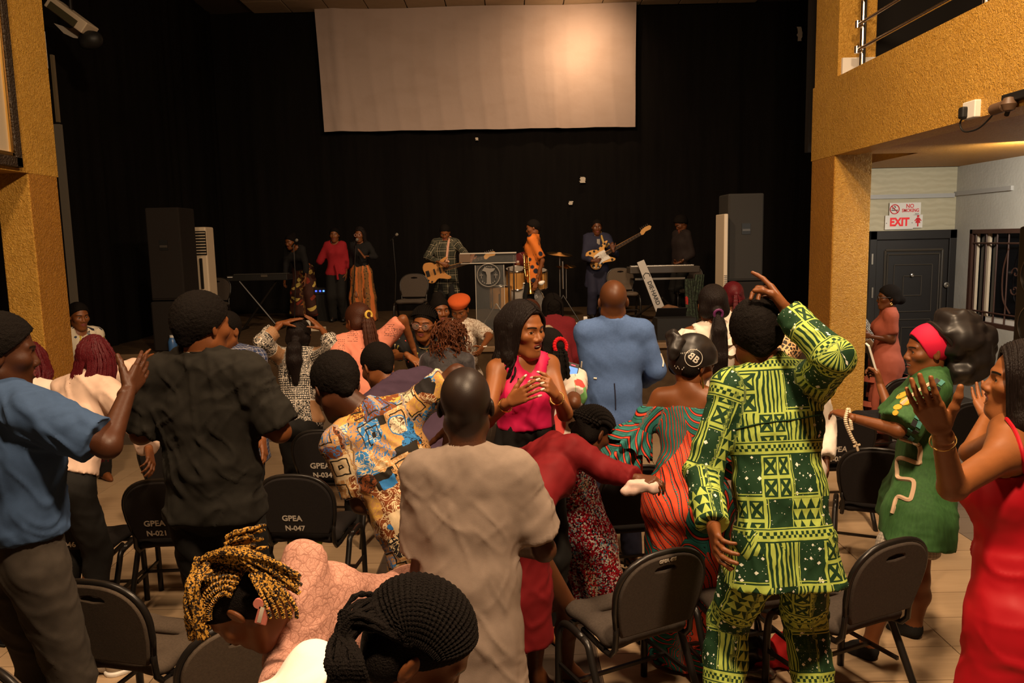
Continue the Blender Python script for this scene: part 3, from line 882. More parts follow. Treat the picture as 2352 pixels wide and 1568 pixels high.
        lines = []; n = h.get('n', 15); ends = np.asarray(h['ends'], float) if 'ends' in h else p.loc((0, -.13, -.05)); tail = h.get('tail', (0, 0, -.1))
        for i in range(n):
            x = (i / (n - 1) - .5) * 2; pts = []
            for j in range(7):
                ph = -1.05 + j / 6 * 2.55; w = max(.02, math.cos(x * h.get('sp', 1.35))) ** .8
                pts.append(p.loc((math.sin(x * h.get('sp', 1.35)) * .089, -.014 - math.sin(ph) * .106 * (w * .75 + .25) , .034 + math.cos(ph) * .095 * max(.12, w))))
            jit = p.J['r'] * random.uniform(-1, 1) * h.get('spread', .03) + Z * random.uniform(-1, 1) * h.get('spread', .03)
            pts += [ends + jit, ends + jit * 1.3 + np.asarray(tail, float) * random.uniform(.7, 1.2)]
            lines.append(pts)
        braid_mesh('braids', lines, m, p.o, h.get('r', .0085), 8, 60, h.get('rope', .24), .3)
    elif k == 'curls':
        pr = [cap(.010, (0, .084, .060))]; hair_mesh(p, pr, m); lines = []
        for q in range(h.get('n', 170)):
            v = nrm(RNG.normal(size=3)); 
            if v[1] > .35 and v[2] < .55: continue
            c = np.array([v[0] * .085, v[1] * .105 - .014, v[2] * .095 + .034 - (.05 if v[2] < 0 else 0)]); a = p.loc(c); L = random.uniform(.07, .13); o = nrm(p.M @ v); pts = []
            u = np.cross(o, Z + .01); u = nrm(u); ph = random.uniform(0, 6)
            for j in range(14):
                t = j / 13; base = a + o * (.05 * math.sin(t * 1.8) + .01) - Z * L * t ** 1.4
                an = ph + j * 1.25; pts.append(base + (u * math.cos(an) + np.cross(u, nrm(-Z * t + o)) * math.sin(an)) * .009)
            lines.append(pts)
        braid_mesh('curls', lines, m, p.o, .0045, 5, 30, 0, .5)


def ring(name, c, u, v, R, r, m, parent, n=20, nn=6, a0=0, a1=2 * math.pi):
    b = MB(); full = abs(a1 - a0 - 2 * math.pi) < 1e-3
    k = n if full else n + 1
    b.tube([np.asarray(c) + (np.asarray(u) * math.cos(a0 + (a1 - a0) * i / n) + np.asarray(v) * math.sin(a0 + (a1 - a0) * i / n)) * R for i in range(k)], r, nn, full)
    return b.build(name, m, parent, True)
# ------------------------------------------------------------------ the hall
def PX(px, py, x):
    d = ray(px, py); return CAM + d * (x / d[0])


def gold_mat(name, a, b, sc=1.0):
    m = Mat(name, a, .5, .1); x, y, z = m.obj(); v = m.vec(x, y, z)
    n = m.noise(v, 32 * sc, 4, 1.6); st = m.noise(m.vec(x * 9, y * 9, z * 1.2), 5, 3); big = m.noise(v, 2.2, 2)
    c = m.mix(((n - .35) * 2.6).mn(1).mx(0) * .55 + st * .35, a, b)
    m.color(m.mix((big - .4) * .8, c, tuple(q * .7 for q in a)))
    m.bump(n + m.noise(v, 60 * sc, 2, 3.0) * .6, .9, .016); return m.m


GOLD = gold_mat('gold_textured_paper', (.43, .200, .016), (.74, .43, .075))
GOLD_SHADE = gold_mat('shaded_gold_paper', (.34, .135, .012), (.52, .245, .030))  # darker copy of the gold paper: shade of sides and undersides put into the colour
mt = Mat('black_drape', (.007, .006, .006), .95, spec=.1)
x, y, z = mt.obj(); mt.color(mt.mix(mt.noise(mt.vec(x * 4, y * 4, z * .4), 3, 3), (.0035, .0028, .0026), (.008, .0065, .0058))); DRAPE = mt.m
mt = Mat('white_sheet', (.46, .37, .33), .9, spec=.1)
x, y, z = mt.obj(); st = mt.noise(mt.vec(x * .6, y, z * 1.2), 3, 4)
mt.color(mt.mix((st - .45) * 2, (.45, .345, .30), (.39, .29, .24))); mt.bump(mt.noise(mt.vec(x, y, z), 9, 3), .25, .02); SHEET = mt.m
mt = Mat('stage_carpet', (.05, .03, .018), .95, spec=.1)
x, y, z = mt.obj(); mt.color(mt.mix(mt.noise(mt.vec(x, y, z), 9, 4), (.035, .021, .012), (.10, .062, .032))); mt.bump(mt.noise(mt.vec(x, y, z), 160, 2), .5, .005); CARPET = mt.m


def tile_mat(name, a, b, rough):
    m = Mat(name, a, rough, spec=.4); x, y, z = m.obj(); n = m.N('ObjectInfo'); r = S(m.nt, n.outputs['Random'])
    g = m.noise(m.vec(x * 1.5 + r * 30, y * 22, z), 2.4, 4, .6); m.color(m.mix(g * .8 + r * .25, a, b)); m.bump(g, .06, .004); return m.m


TILE = tile_mat('pale_wood_tile', (.47, .33, .20), (.30, .20, .115), .38)
TILED = tile_mat('dark_stone_tile', (.045, .032, .025), (.075, .054, .04), .4)
TILEG = tile_mat('grey_wood_tile', (.20, .15, .11), (.12, .088, .066), .4)
GROUT = Mat('grout', (.16, .11, .07), .8).m
WALLW = Mat('lobby_plaster', (.50, .49, .44), .85)
x, y, z = WALLW.obj(); v = WALLW.vec(x, y, z); n = WALLW.noise(v, 30, 4)
WALLW.color(WALLW.mix(WALLW.noise(v, 2.5, 3), (.54, .53, .48), (.36, .34, .29))); WALLW.bump(n, .3, .01); WALLW = WALLW.m
mt = Mat('cream_swirl_plaster', (.42, .37, .25), .7); x, y, z = mt.obj(); wv = mt.N('TexWave'); wv.wave_type = 'RINGS'
mt.nt.links.new(mt.vec(x * 1.2, y, z * 2.2), wv.inputs['Vector']); wv.inputs['Scale'].default_value = 4; wv.inputs['Distortion'].default_value = 5
mt.color(mt.mix(S(mt.nt, wv.outputs['Fac']) * .4, (.47, .42, .29), (.35, .30, .19))); mt.bump(S(mt.nt, wv.outputs['Fac']), .4, .01); SWIRL = mt.m
BLK = Mat('black_plastic', (.012, .011, .010), .5, spec=.3).m
BLKM = Mat('black_steel', (.016, .013, .011), .35, .3).m
DKG = Mat('speaker_cloth', (.022, .018, .016), .9, spec=.1).m
DKG2 = Mat('grey_speaker_cloth', (.040, .036, .032), .9, spec=.1).m
CHROME = Mat('chrome', (.75, .70, .64), .16, 1.0).m
STEEL = Mat('dull_steel', (.40, .36, .31), .35, 1.0).m
GREY = Mat('grey_plastic', (.23, .20, .17), .6).m
WHITE = Mat('white_plastic', (.70, .66, .60), .5).m
CREAM = Mat('cream_plastic', (.62, .50, .36), .5).m
BRASS = Mat('brass', (.75, .46, .14), .22, 1.0).m
GOLDM = Mat('gold_metal', (.90, .60, .20), .2, 1.0).m
RED = Mat('red_print', (.62, .012, .02), .5).m
INK = Mat('black_print', (.01, .01, .01), .6).m
DOORM = Mat('dark_wood_door', (.008, .005, .0035), .6).m
DOORL = Mat('door_moulding', (.045, .035, .024), .5).m
BROWNF = Mat('brown_iron', (.055, .022, .013), .5).m
NIGHT = Mat('night_glass', (.004, .004, .005), .1).m

# floor: tiles laid around a dark aisle
fl = MB().box((0.6, 6.5, -.02), (15, 18, .036)).build('floor', GROUT); tag(fl, kind='structure')
tw, td = .9, .3
tm = {}
for key, m in (('l', TILE), ('d', TILED), ('g', TILEG)):
    b = MB().box((0, 0, 0), (tw - .006, td - .005, .012)); tm[key] = mesh_np('tile', np.array(b.v), b.f, m, False)
hb = MB().box((0, 0, 0), (.65 - .006, td - .005, .012)); tm['h'] = mesh_np('tile', np.array(hb.v), hb.f, TILED, False)
for j in range(25):
    yy = 1.5 + td * j
    row = [(-.575, 'h'), (.075, 'h')]
    off = .45 if j % 2 else 0
    k = .4 + off - (tw if off else 0)
    xs = [.4 + tw * (i + .5) for i in range(int((min(5.4, yy * .70) - .3) / tw) + 1)] + [-.9 - tw * (i + .5) for i in range(int((min(5, yy * .70) - .8) / tw) + 1)]
    for xx in xs: row.append((xx, 'g' if (yy > 8.2 or xx > 3.1) else 'l'))
    for xx, key in row:
        if abs(xx) > yy * .70 + .9: continue
        o = bpy.data.objects.new('tile', tm[key]); COL.objects.link(o); o.parent = fl; o.location = (xx, yy, .0)

# stage with carpet
SZ = .78
st_ = MB().box((0, 12.65, SZ / 2), (11.2, 5.7, SZ)).build('stage', CARPET); tag(st_, kind='structure')
MB().box((0, 9.78, SZ - .03), (11.2, .06, .07), bev=.01).build('stage_nosing', Mat('worn_wood_edge', (.16, .095, .045), .7).m, st_)


def curtain(name, a, b, z0, z1, label, fold=.05, per=.32, seed=0, n=260):
    a, b = np.array(a), np.array(b); L = np.linalg.norm(b - a); t = (b - a) / L; nn = np.array([-t[1], t[0]]); V = []
    nz = 10
    us = np.linspace(0, L, n); w = vnoise(np.stack([us / per, us * 0 + seed, us * 0], 1), 3) + .5 * vnoise(np.stack([us / per * 2.3, us * 0 + seed, us * 0], 1), 4)
    for i in range(n):
        for k in range(nz):
            q = a + t * us[i] + nn * (fold * w[i] * (1 - .3 * k / nz)); V.append((q[0], q[1], z0 + (z1 - z0) * k / (nz - 1)))
    V2 = [(p[0] - nn[0] * .012, p[1] - nn[1] * .012, p[2]) for p in V]; m = len(V)
    F = [(i * nz + k, (i + 1) * nz + k, (i + 1) * nz + k + 1, i * nz + k + 1) for i in range(n - 1) for k in range(nz - 1)]
    F += [tuple(m + q for q in f[::-1]) for f in F]
    o = link(name, mesh_np(name, V + V2, F, DRAPE, True)); tag(o, label, 'curtain'); return o


CZ = P(1100, 14, 15.15)[2]
SCUR = curtain('stage_curtain', (-6.2, 15.35), (6.2, 15.35), SZ, CZ + .3, 'black drape covering the whole wall behind the stage', .05)
curtain('side_curtain', (-5.5, 6.6), (-5.5, 15.3), .0, CZ + .3, 'black drape along the left side of the hall', .05, seed=4)
RCUR = curtain('side_curtain', (5.5, 15.3), (5.5, 9.95), .0, CZ + .3, 'black drape along the right side of the stage', .05, seed=8)
tag(MB().box((0, 15.6, 3.3), (14, .12, 7)).build('wall_back', Mat('hall_wall', (.04, .03, .02), .9).m), kind='structure')
tag(MB().box((-5.75, 8.0, 3.3), (.12, 15, 7)).build('wall_left', bpy.data.materials['hall_wall']), kind='structure')
tag(MB().box((5.75, 12.8, 3.3), (.12, 6, 7)).build('wall_right', bpy.data.materials['hall_wall']), kind='structure')

# ceiling with one visible run of tiles
cl = MB().box((0, 13.7, CZ + .07), (12, 4.2, .10)).build('ceiling', Mat('ceiling_grid', (.10, .075, .05), .8).m); tag(cl, kind='structure')
CT = Mat('ceiling_tile', (.55, .42, .28), .9); x, y, z = CT.obj(); CT.color(CT.mix(CT.noise(CT.vec(x, y, z), 5, 3), (.60, .47, .32), (.46, .34, .21))); CT = CT.m
b = MB().box((0, 0, 0), (.70, .70, .03), bev=.006); cm = mesh_np('ceiling_tile', np.array(b.v), b.f, CT, False)
for i in range(-6, 7):
    for j in range(3):
        o = bpy.data.objects.new('ceiling_tile', cm); COL.objects.link(o); o.parent = cl; o.location = (i * .72 + .0, 14.93 - j * .72, CZ + .01)

# white sheet pinned up as a screen
sh = [P(723, 22, 15.12), P(1461, 6, 15.12), P(1459, 291, 15.12), P(745, 303, 15.12)]
V = []; nx, nz = 150, 60
for i in range(nx):
    for k in range(nz):
        u, w = i / (nx - 1), k / (nz - 1); q = (sh[0] * (1 - u) + sh[1] * u) * (1 - w) + (sh[3] * (1 - u) + sh[2] * u) * w
        fo = .022 * (1 - 2 * abs((u * 14.5 + .15 * math.sin(w * 4)) % 1 - .5)) ** 3 * (.35 + .65 * w) + .05 * math.exp(-((u - .06) / .02) ** 2) + .06 * math.exp(-((u - .73 - .02 * w) / .012) ** 2) * w ** 2
        sw = .035 * math.sin(9 * math.sqrt((u - .5) ** 2 * 3 + (w + .25) ** 2)) * math.exp(-w * 2.2)
        V.append((q[0], q[1] - fo - sw, q[2] + .012 * math.sin(u * 30) * w * .4))
m0 = len(V); F = [(i * nz + k, i * nz + k + 1, (i + 1) * nz + k + 1, (i + 1) * nz + k) for i in range(nx - 1) for k in range(nz - 1)]
V += [(a, b_ + .01, c) for a, b_, c in V]; F += [tuple(m0 + q for q in f[::-1]) for f in F]
tag(link('screen_sheet', mesh_np('screen_sheet', V, F, SHEET, True)), 'creased white cloth sheet hung high on the black drape as a screen', 'screen')

# torn scraps of tape and paper stuck on the drapes
PAPER = Mat('torn_paper', (.55, .48, .40), .9).m
for (px, py, wd, h, lab) in [(381, 58, 7, 118, 'long torn white strip dangling high on the left drape'), (417, 333, 5, 22, 'short pale scrap on the drape above the tall speaker'),
                             (1095, 319, 9, 6, 'small curled scrap on the drape just under the sheet'), (1338, 413, 16, 13, 'crumpled cream scrap pinned on the drape above the trumpet player'),
                             (1311, 466, 12, 8, 'thin pale scrap on the drape left of the guitarist'), (1836, 78, 14, 30, 'white paper corner sticking out near the top of the right drape')]:
    onr = px > 1790; c = PX(px, py, 5.36) if onr else P(px, py, 15.24); sc = c[1] / 1800; b = MB(); poly = []
    ew, eh = wd * sc / 2, h * sc / 2; n = 7
    poly = [(-ew * random.uniform(.4, 1), -eh + 2 * eh * i / n) for i in range(n + 1)] + [(ew * random.uniform(.4, 1), eh - 2 * eh * i / n) for i in range(n + 1)]
    b.prism(poly, .01, fr_m(c, (1, 0, 0), (0, 0, 1), (0, -1, 0)))
    b.build('paper_scrap', PAPER, RCUR if onr else SCUR)

# right pillar, balcony beam and what lies under it
def boxz(name, x0, x1, y0, y1, z0, z1, m, parent=None, bev=0.0):
    return MB().box(((x0 + x1) / 2, (y0 + y1) / 2, (z0 + z1) / 2), (x1 - x0, y1 - y0, z1 - z0), bev=bev).build(name, m, parent)


RX = P(1911, 600, 7.4)[0]; RX2 = P(1995, 600, 7.4)[0]
BB = PX(1912, 358, RX)[2]; BT = PX(1920, 178, RX)[2]
pr_ = boxz('trim_1', RX, RX2, 7.4, 7.95, 0, 7, GOLD, bev=.008); tag(pr_, kind='structure')
boxz('pillar_side_shade', RX - .004, RX + .004, 7.41, 7.95, 0, BB, GOLD_SHADE, pr_)  # thin sheet in the darker gold, painting the shade of the side face
bm_ = boxz('trim_2', RX - .006, RX + .22, 1.2, 7.97, BB, BT, GOLD); tag(bm_, kind='structure')
tag(boxz('trim_3', RX + .0, 6.2, 1.2, 7.96, BB + .06, BB + .2, GOLD_SHADE), kind='structure')
tag(boxz('trim_11', P(1940, 400, 9.7)[0], 6.2, 7.96, 9.8, BB + .06, BB + .2, GOLD_SHADE), kind='structure')
boxz('white_skirting', RX + .03, RX2, 7.37, 7.4, BT, BT + .16, WHITE, pr_)
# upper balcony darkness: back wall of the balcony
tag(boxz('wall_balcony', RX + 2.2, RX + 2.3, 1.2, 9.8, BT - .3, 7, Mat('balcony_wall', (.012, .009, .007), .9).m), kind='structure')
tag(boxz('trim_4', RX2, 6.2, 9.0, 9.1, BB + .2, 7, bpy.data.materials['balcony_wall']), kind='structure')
tag(boxz('trim_5', 5.2, 5.4, 5.9, 6.1, BT - .3, 7, WHITE), kind='structure')
# dull cabinet standing on the balcony
bc = boxz('cabinet', 3.95, 4.35, 6.3, 8.2, BT - .45, BT + .35, Mat('dull_cabinet', (.04, .034, .026), .6).m, bev=.01)
boxz('cabinet_opening', 3.94, 3.952, 6.75, 6.98, BT - .2, BT + .0, BLK, bc); tag(bc, 'dark low cabinet standing on the balcony behind the rail', 'cabinet')
# steel handrail on the beam
rl = empty('handrail', (RX + .1, 5, BT)); tag(rl, 'stainless steel handrail along the top of the right balcony wall', 'railing')
ry = [PX(1980, 150, RX + .1)[1], PX(2266, 8, RX + .1)[1], 2.6]
for yy in ry: MB().tube([(RX + .1, yy, BT - .02), (RX + .1, yy, BT + 1.0)], .026, 14).build('post', CHROME, rl, True)
z1, z2 = PX(1983, 113, RX + .1)[2], PX(1983, 56, RX + .1)[2]
for zz in (z1, z2, z2 + (z2 - z1), BT + 1.0): MB().tube([(RX + .06, ry[0], zz), (RX + .06, 1.4, zz)], .014 if zz < BT + .9 else .028, 10).build('rail', CHROME, rl, True)
for zz in (z1, z2):
    MB().tube([(RX + .05, ry[0] - .0, zz - .03), (RX + .05, ry[0], zz + .03)], .022, 10).build('collar', CHROME, rl, True)

# socket, plug and lead on the beam face
so = empty('wall_socket', PX(2240, 252, RX)); c = PX(2240, 252, RX); tag(so, 'white double socket with a black plug on the gold balcony wall', 'socket')
MB().box((c[0] - .02, c[1], c[2]), (.05, .14, .11), bev=.006).build('socket_box', WHITE, so)
c2 = PX(2216, 257, RX - .07)
MB().box((c2[0] + .02, c2[1] + .04, c2[2]), (.06, .055, .075), bev=.012).build('plug', BLK, so)
pts = [PX(2212, 268, RX - .06), PX(2205, 285, RX - .05), PX(2215, 302, RX - .05), PX(2245, 296, RX - .04), PX(2270, 275, RX - .03), PX(2284, 258, RX - .03)]
MB().tube(bez(pts, 24), .006, 8).build('lead', BLK, so, True)
c = PX(2302, 246, RX - .04); wc = empty('camera_device', c); tag(wc, 'brown cylindrical camera clamped on the balcony wall beside the socket', 'camera')
MB().tube([PX(2282, 252, RX - .04), PX(2308, 243, RX - .04)], .035, 16).build('barrel', Mat('brown_plastic', (.10, .055, .03), .5).m, wc, True)
MB().lathe([(0.0, -.045), (.03, -.036), (.044, 0), (.03, .036), (0.0, .045)], PX(2318, 239, RX - .05), 16).build('head', bpy.data.materials['brown_plastic'], wc, True)
MB().tube([PX(2316, 252, RX - .03), PX(2312, 264, RX - .02)], .014, 8).build('screw', BLK, wc, True)
c = PX(2345, 218, RX - .02); MB().box(c, (.05, .30, .05), bev=.006).build('clamp_bar', BLK, wc)

# lobby: door wall, side wall, window
LY = 9.75; LX = P(2194, 500, LY)[0]
tag(boxz('wall_right_lobby', P(1935, 400, LY)[0], LX, LY, LY + .1, 0, BB + .1, SWIRL), kind='structure')
tag(boxz('wall_right_side', LX, LX + .1, 3.5, 8.40, 0, BB + .1, WALLW), kind='structure')
w0, w1 = PX(2226, 560, LX), PX(2352, 560, LX)
wy0, wy1 = 8.40, w0[1]; wz0, wz1 = PX(2240, 745, LX)[2], PX(2232, 527, LX)[2]
tag(boxz('wall_right_pier', LX, LX + .1, wy1, LY + .1, 0, BB + .1, WALLW), kind='structure')
tag(boxz('wall_right_sill', LX, LX + .1, wy0, wy1, 0, wz0, WALLW), kind='structure')
tag(boxz('wall_right_head', LX, LX + .1, wy0, wy1, wz1, BB + .1, WALLW), kind='structure')
wn = empty('window_1', (LX, (wy0 + wy1) / 2, wz0)); tag(wn, kind='structure')
fw = .05
for nm, a, b_, c_, d_ in (('frame', wy0, wy1, wz0, wz0 + fw), ('frame', wy0, wy1, wz1 - fw, wz1), ('frame', wy0, wy0 + fw, wz0, wz1), ('frame', wy1 - fw, wy1, wz0, wz1)):
    boxz('window_frame', LX + .0, LX + .06, a, b_, c_, d_, BROWNF, wn)
mid = (wy0 + wy1) / 2
for a, b_ in ((wy1 - fw - .05, wy1 - fw - .015), (mid + .18, mid + .22)): boxz('sash', LX + .04, LX + .07, a, b_, wz0 + fw, wz1 - fw, CREAM, wn)
boxz('sash', LX + .04, LX + .07, wy0, wy1, wz0 + fw, wz0 + fw + .06, WHITE, wn)
boxz('window_pane', LX + .08, LX + .09, wy0, wy1, wz0, wz1, NIGHT, wn)
gz = [wz0 + .16, wz1 - .16]
for zz in gz: MB().tube([(LX + .02, wy0, zz), (LX + .02, wy1, zz)], .012, 6).build('grille_bar', BROWNF, wn, True)
for k in range(5):
    yy = wy0 + (wy1 - wy0) * (k + .5) / 5; MB().tube([(LX + .02, yy, wz0), (LX + .02, yy, wz1)], .009, 6).build('grille_bar', BROWNF, wn, True)
for k in (0, 1):
    zc = wz0 + .45 + .18 * k
    MB().tube([(LX + .02, wy0 + .16 + .07 * (1 - t_ / 14) * math.cos(t_ * .55), zc + .07 * (1 - t_ / 14) * math.sin(t_ * .55) * (1 if k else -1)) for t_ in range(13)], .008, 6).build('scroll', BROWNF, wn, True)
MB().tube(bez([(LX + .02, wy0 + .3, wz0 + .9), (LX + .02, wy0 + .38, wz0 + .65), (LX + .02, wy0 + .36, wz0 + .35), (LX + .02, wy0 + .22, wz0 + .18)], 16), .009, 6).build('scroll', BROWNF, wn, True)
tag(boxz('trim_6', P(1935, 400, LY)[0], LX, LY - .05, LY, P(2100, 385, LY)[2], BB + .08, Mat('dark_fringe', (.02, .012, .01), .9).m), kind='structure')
tag(boxz('baseboard_lobby', LX - .015, LX, 4, LY, 0, .1, Mat('grey_base', (.16, .14, .12), .7).m), kind='structure')
a, b_ = P(1990, 456, LY - .02), P(2192, 445, LY - .02)
tk = MB().box((a + b_) / 2, (b_[0] - a[0], .03, .05)).box((LX - .015, LY - .55, b_[2] + .0), (.03, 1.1, .05)).build('conduit', Mat('grey_trunking', (.36, .35, .33), .6).m); tag(tk, 'grey cable trunking running above the exit signs', 'conduit')

# door: nested mouldings on a dark leaf
def prect(px0, py0, px1, py1, y):
    a, b_ = P(px0, py0, y), P(px1, py1, y); return min(a[0], b_[0]), max(a[0], b_[0]), min(a[2], b_[2]), max(a[2], b_[2])


dr = empty('door_1', (P(2090, 700, LY)[0], LY, 0)); tag(dr, kind='structure')
x0, x1, _, zt = prect(1997, 531, 2188, 700, LY - .03)
boxz('leaf', x0 + .08, x1 - .08, LY - .03, LY, 0, zt - .1, DOORM, dr)
for a, b_, c_, d_ in ((x0, x0 + .09, 0, zt), (x1 - .09, x1, 0, zt), (x0, x1, zt - .11, zt)): boxz('door_frame', a, b_, LY - .06, LY, c_, d_, DOORM, dr, .008)
xc = (x0 + x1) / 2; lw = x1 - x0


def mould(ax, bx, az, bz, r=.010, parent=dr):
    b = MB()
    for p, q in (((ax, az), (bx, az)), ((bx, az), (bx, bz)), ((bx, bz), (ax, bz)), ((ax, bz), (ax, az))): b.tube([(p[0], LY - .035, p[1]), (q[0], LY - .035, q[1])], r, 6)
    b.build('moulding', DOORL, parent, True)


mould(xc - lw * .31, xc + lw * .35, .12, zt - .24, .016); mould(xc - lw * .28, xc + lw * .32, .16, zt - .29, .010)
mould(xc - lw * .20, xc + lw * .24, zt - 1.0, zt - .42, .007); mould(xc - lw * .09, xc + lw * .12, zt - .80, zt - .56, .007)
mould(xc - lw * .20, xc + lw * .24, .3, zt - 1.1, .007); mould(xc - lw * .09, xc + lw * .12, .45, zt - 1.2, .007)
for (px, py, r) in ((2095, 632, .022), (2173, 654, .034)):
    c = P(px, py, LY - .05); MB().lathe([(r, 0), (r, .012), (r * .55, .016), (r * .5, .006)], n=16, frame=fr_m(c, (1, 0, 0), (0, 0, 1), (0, -1, 0))).build('lock', STEEL, dr, True)
for py in (595, 672):
    c = P(2003, py, LY - .06); MB().box(c, (.02, .02, .13)).build('hinge', STEEL, dr)


# signs
def sign(name, px, label):
    a, b_ = P(px[0], px[1], LY - .02), P(px[2], px[3], LY - .02); c = (a + b_) / 2; w, h = abs(b_[0] - a[0]), abs(b_[2] - a[2])
    e = empty(name, c); tag(e, label, 'sign'); MB().box(c, (w, .012, h), bev=.002).build('plate', WHITE, e)
    F_ = lambda u, v: fr_m((c[0] + u * w, c[1] - .0075, c[2] + v * h), (1, 0, 0), (0, 0, 1), (0, -1, 0)); return e, w, h, F_


e, w, h, Fm = sign('no_smoking_sign', (2043, 466, 2114, 494), 'white NO SMOKING sign with a crossed-out cigarette, above the exit sign')
text_obj('lettering', 'NO', RED, .068, Fm(.15, .22), e, .0014, sx=.9); text_obj('lettering', 'SMOKING', RED, .056, Fm(.17, -.12), e, .0014, sx=.84); text_obj('small_print', 'MST', INK, .026, Fm(.38, -.40), e)
c = np.array(Fm(-.335, 0).translation); b = MB(); b.tube([(c[0] + .055 * math.cos(t * .26), c[1], c[2] + .055 * math.sin(t * .26)) for t in range(24)], .006, 6, True); b.tube([(c[0] - .039, c[1] - .002, c[2] + .039), (c[0] + .039, c[1] - .002, c[2] - .039)], .005, 6); b.build('red_ring', RED, e, True)
b = MB(); b.box((c[0] + .0, c[1], c[2] - .012), (.08, .004, .010)); b.tube(bez([(c[0] - .035, c[1], c[2] + .008), (c[0], c[1], c[2] + .014), (c[0] + .01, c[1], c[2] + .03), (c[0] - .012, c[1], c[2] + .04)], 8), .004, 5); b.build('cigarette', INK, e)
e, w, h, Fm = sign('exit_sign', (2033, 495, 2096, 526), 'white EXIT sign with red capital letters over the dark door')
REDB = Mat('bright_red_print', (.95, .02, .03), .5).m
text_obj('lettering', 'EXIT', REDB, .135, Fm(.01, .0), e, .006, sx=.86)
for u in (-.45, .46): c = np.array(Fm(u, -.05).translation); MB().lathe([(.005, 0), (.005, .004)], n=8, frame=fr_m(c, (1, 0, 0), (0, 0, 1), (0, -1, 0))).build('screw', INK, e)
e, w, h, Fm = sign('women_sign', (2097, 493, 2118, 523), 'small white sign with a red woman figure right of EXIT')
b = MB(); c = Fm(0, 0); b.prism([(-.012, .045), (.012, .045), (.03, -.02), (.008, -.02), (.008, -.062), (-.008, -.062), (-.008, -.02), (-.03, -.02)], .003, c)
b.prism([(.012, .045), (.016, .042), (.044, .008), (.036, .002), (.012, .03)], .003, c); b.prism([(-.012, .045), (-.012, .03), (-.036, .002), (-.044, .008), (-.016, .042)][::-1], .003, c)
b.prism([(.014 * math.cos(t * .52), .062 + .014 * math.sin(t * .52)) for t in range(12)], .003, c); b.build('figure', RED, e)

# left pillar and beam
LX0 = P(93, 700, 6.1)[0]; LX1 = P(14, 650, 6.1)[0]; LB = PX(90, 401, LX0)[2]
lp = boxz('trim_7', LX1, LX0, 6.1, 6.48, 0, 7, GOLD, bev=.008); tag(lp, kind='structure')
boxz('pillar_side_shade', LX0 - .004, LX0 + .004, 6.11, 6.48, 0, LB, GOLD_SHADE, lp)  # shaded side of the left pillar, painted with the darker gold copy
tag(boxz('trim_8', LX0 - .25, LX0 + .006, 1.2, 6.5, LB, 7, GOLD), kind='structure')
tag(boxz('trim_9', -6.2, LX0, 1.2, 6.5, LB + .03, LB + .15, GOLD_SHADE), kind='structure')
tag(boxz('trim_10', P(152, 600, 8)[0], P(166, 600, 8)[0], 8, 8.05, .7, P(118, 285, 8)[2], Mat('grey_edge', (.10, .085, .065), .8).m), kind='structure')
pf = empty('picture_frame', PX(12, 200, LX0)); tag(pf, 'ornate dark frame with gold inner edge on the left balcony wall', 'picture frame')
ya_, yb_ = PX(31, 300, LX0)[1], 4.2; za, zb = PX(22, 383, LX0)[2], 6.9
DKF = Mat('carved_dark_frame', (.03, .018, .01), .5); x, y, z = DKF.obj(); DKF.bump(DKF.noise(DKF.vec(x, y, z), 60, 2), 1.0, .02); DKF = DKF.m
for (t0, t1, m, xx) in ((0, .075, DKF, .05), (.075, .105, GOLDM, .04)):
    boxz('moulding', LX0, LX0 + xx, ya_ - t1, ya_ - t0, za + t0, zb, m, pf, .006); boxz('moulding', LX0, LX0 + xx, yb_, ya_ - t0, za + t0, za + t1, m, pf, .006)
boxz('picture', LX0, LX0 + .02, yb_, ya_ - .1, za + .1, zb, Mat('faded_picture', (.42, .34, .24), .5).m, pf)
# projector hanging by the left drape
pj = empty('projector', P(165, 45, 9)); c = P(165, 40, 9.0); tag(pj, 'pale box projector hanging high in the left corner', 'projector')
R = Matrix.Rotation(math.radians(38), 3, 'Y')
MB().box(c, (.48, .25, .13), R, .01).build('case', CREAM, pj); MB().box(c + np.array([-.03, -.13, .0]), (.34, .02, .075), R).build('grille', Mat('olive_grille', (.06, .05, .02), .7).m, pj)
MB().tube([c + np.array([0, .0, .08]), c + np.array([0, 0, 1.3])], .02, 8).build('hanging_rod', BLKM, pj, True)
c = P(172, 70, 9.05); MB().prism([(-.22, .08), (-.05, .02), (.0, .03), (.17, -.06), (.13, -.10), (-.02, -.08), (-.12, -.03)], .012, fr_m(c, (1, 0, 0), (0, 0, 1), (0, -1, 0))).build('torn_sheet', PAPER, pj)
c = P(208, 92, 9); V_, Q_ = sdf([el(c, (.13, .10, .10), .03), el(c + np.array([.06, 0, .03]), (.06, .06, .05), .03), el(c + np.array([-.05, -.03, -.05]), (.06, .06, .05), .03)], .02).surf()
link('cable_bundle', mesh_np('cable_bundle', V_, Q_, BLK), pj)
st2 = boxz('wall_bracket', *sorted((P(92, 70, 7)[0], P(97, 70, 7)[0])), 7, 7.04, P(100, 155, 7)[2], P(88, 70, 7)[2], WHITE); tag(st2, 'white bracket strip high beside the left pillar', 'bracket')
st3 = boxz('glass_strip', *sorted((P(121, 200, 8)[0], P(127, 200, 8)[0])), 8, 8.04, P(138, 280, 8)[2], P(122, 125, 8)[2], Mat('dull_edge', (.12, .09, .05), .5).m); tag(st3, 'narrow brown strip hanging on the left drape', 'strip')
# ------------------------------------------------------------------ chairs
UPH = cloth_mat('charcoal_upholstery', (.050, .038, .030), .9, .35, 120, .4)
UPHB = cloth_mat('black_upholstery', (.014, .011, .010), .9, .3, 120, .3)
UPHG = cloth_mat('brown_grey_upholstery', (.085, .062, .044), .9, .3, 120, .4)
STEN = Mat('stencil_paint', (.46, .40, .33), .8).m
CH = {}


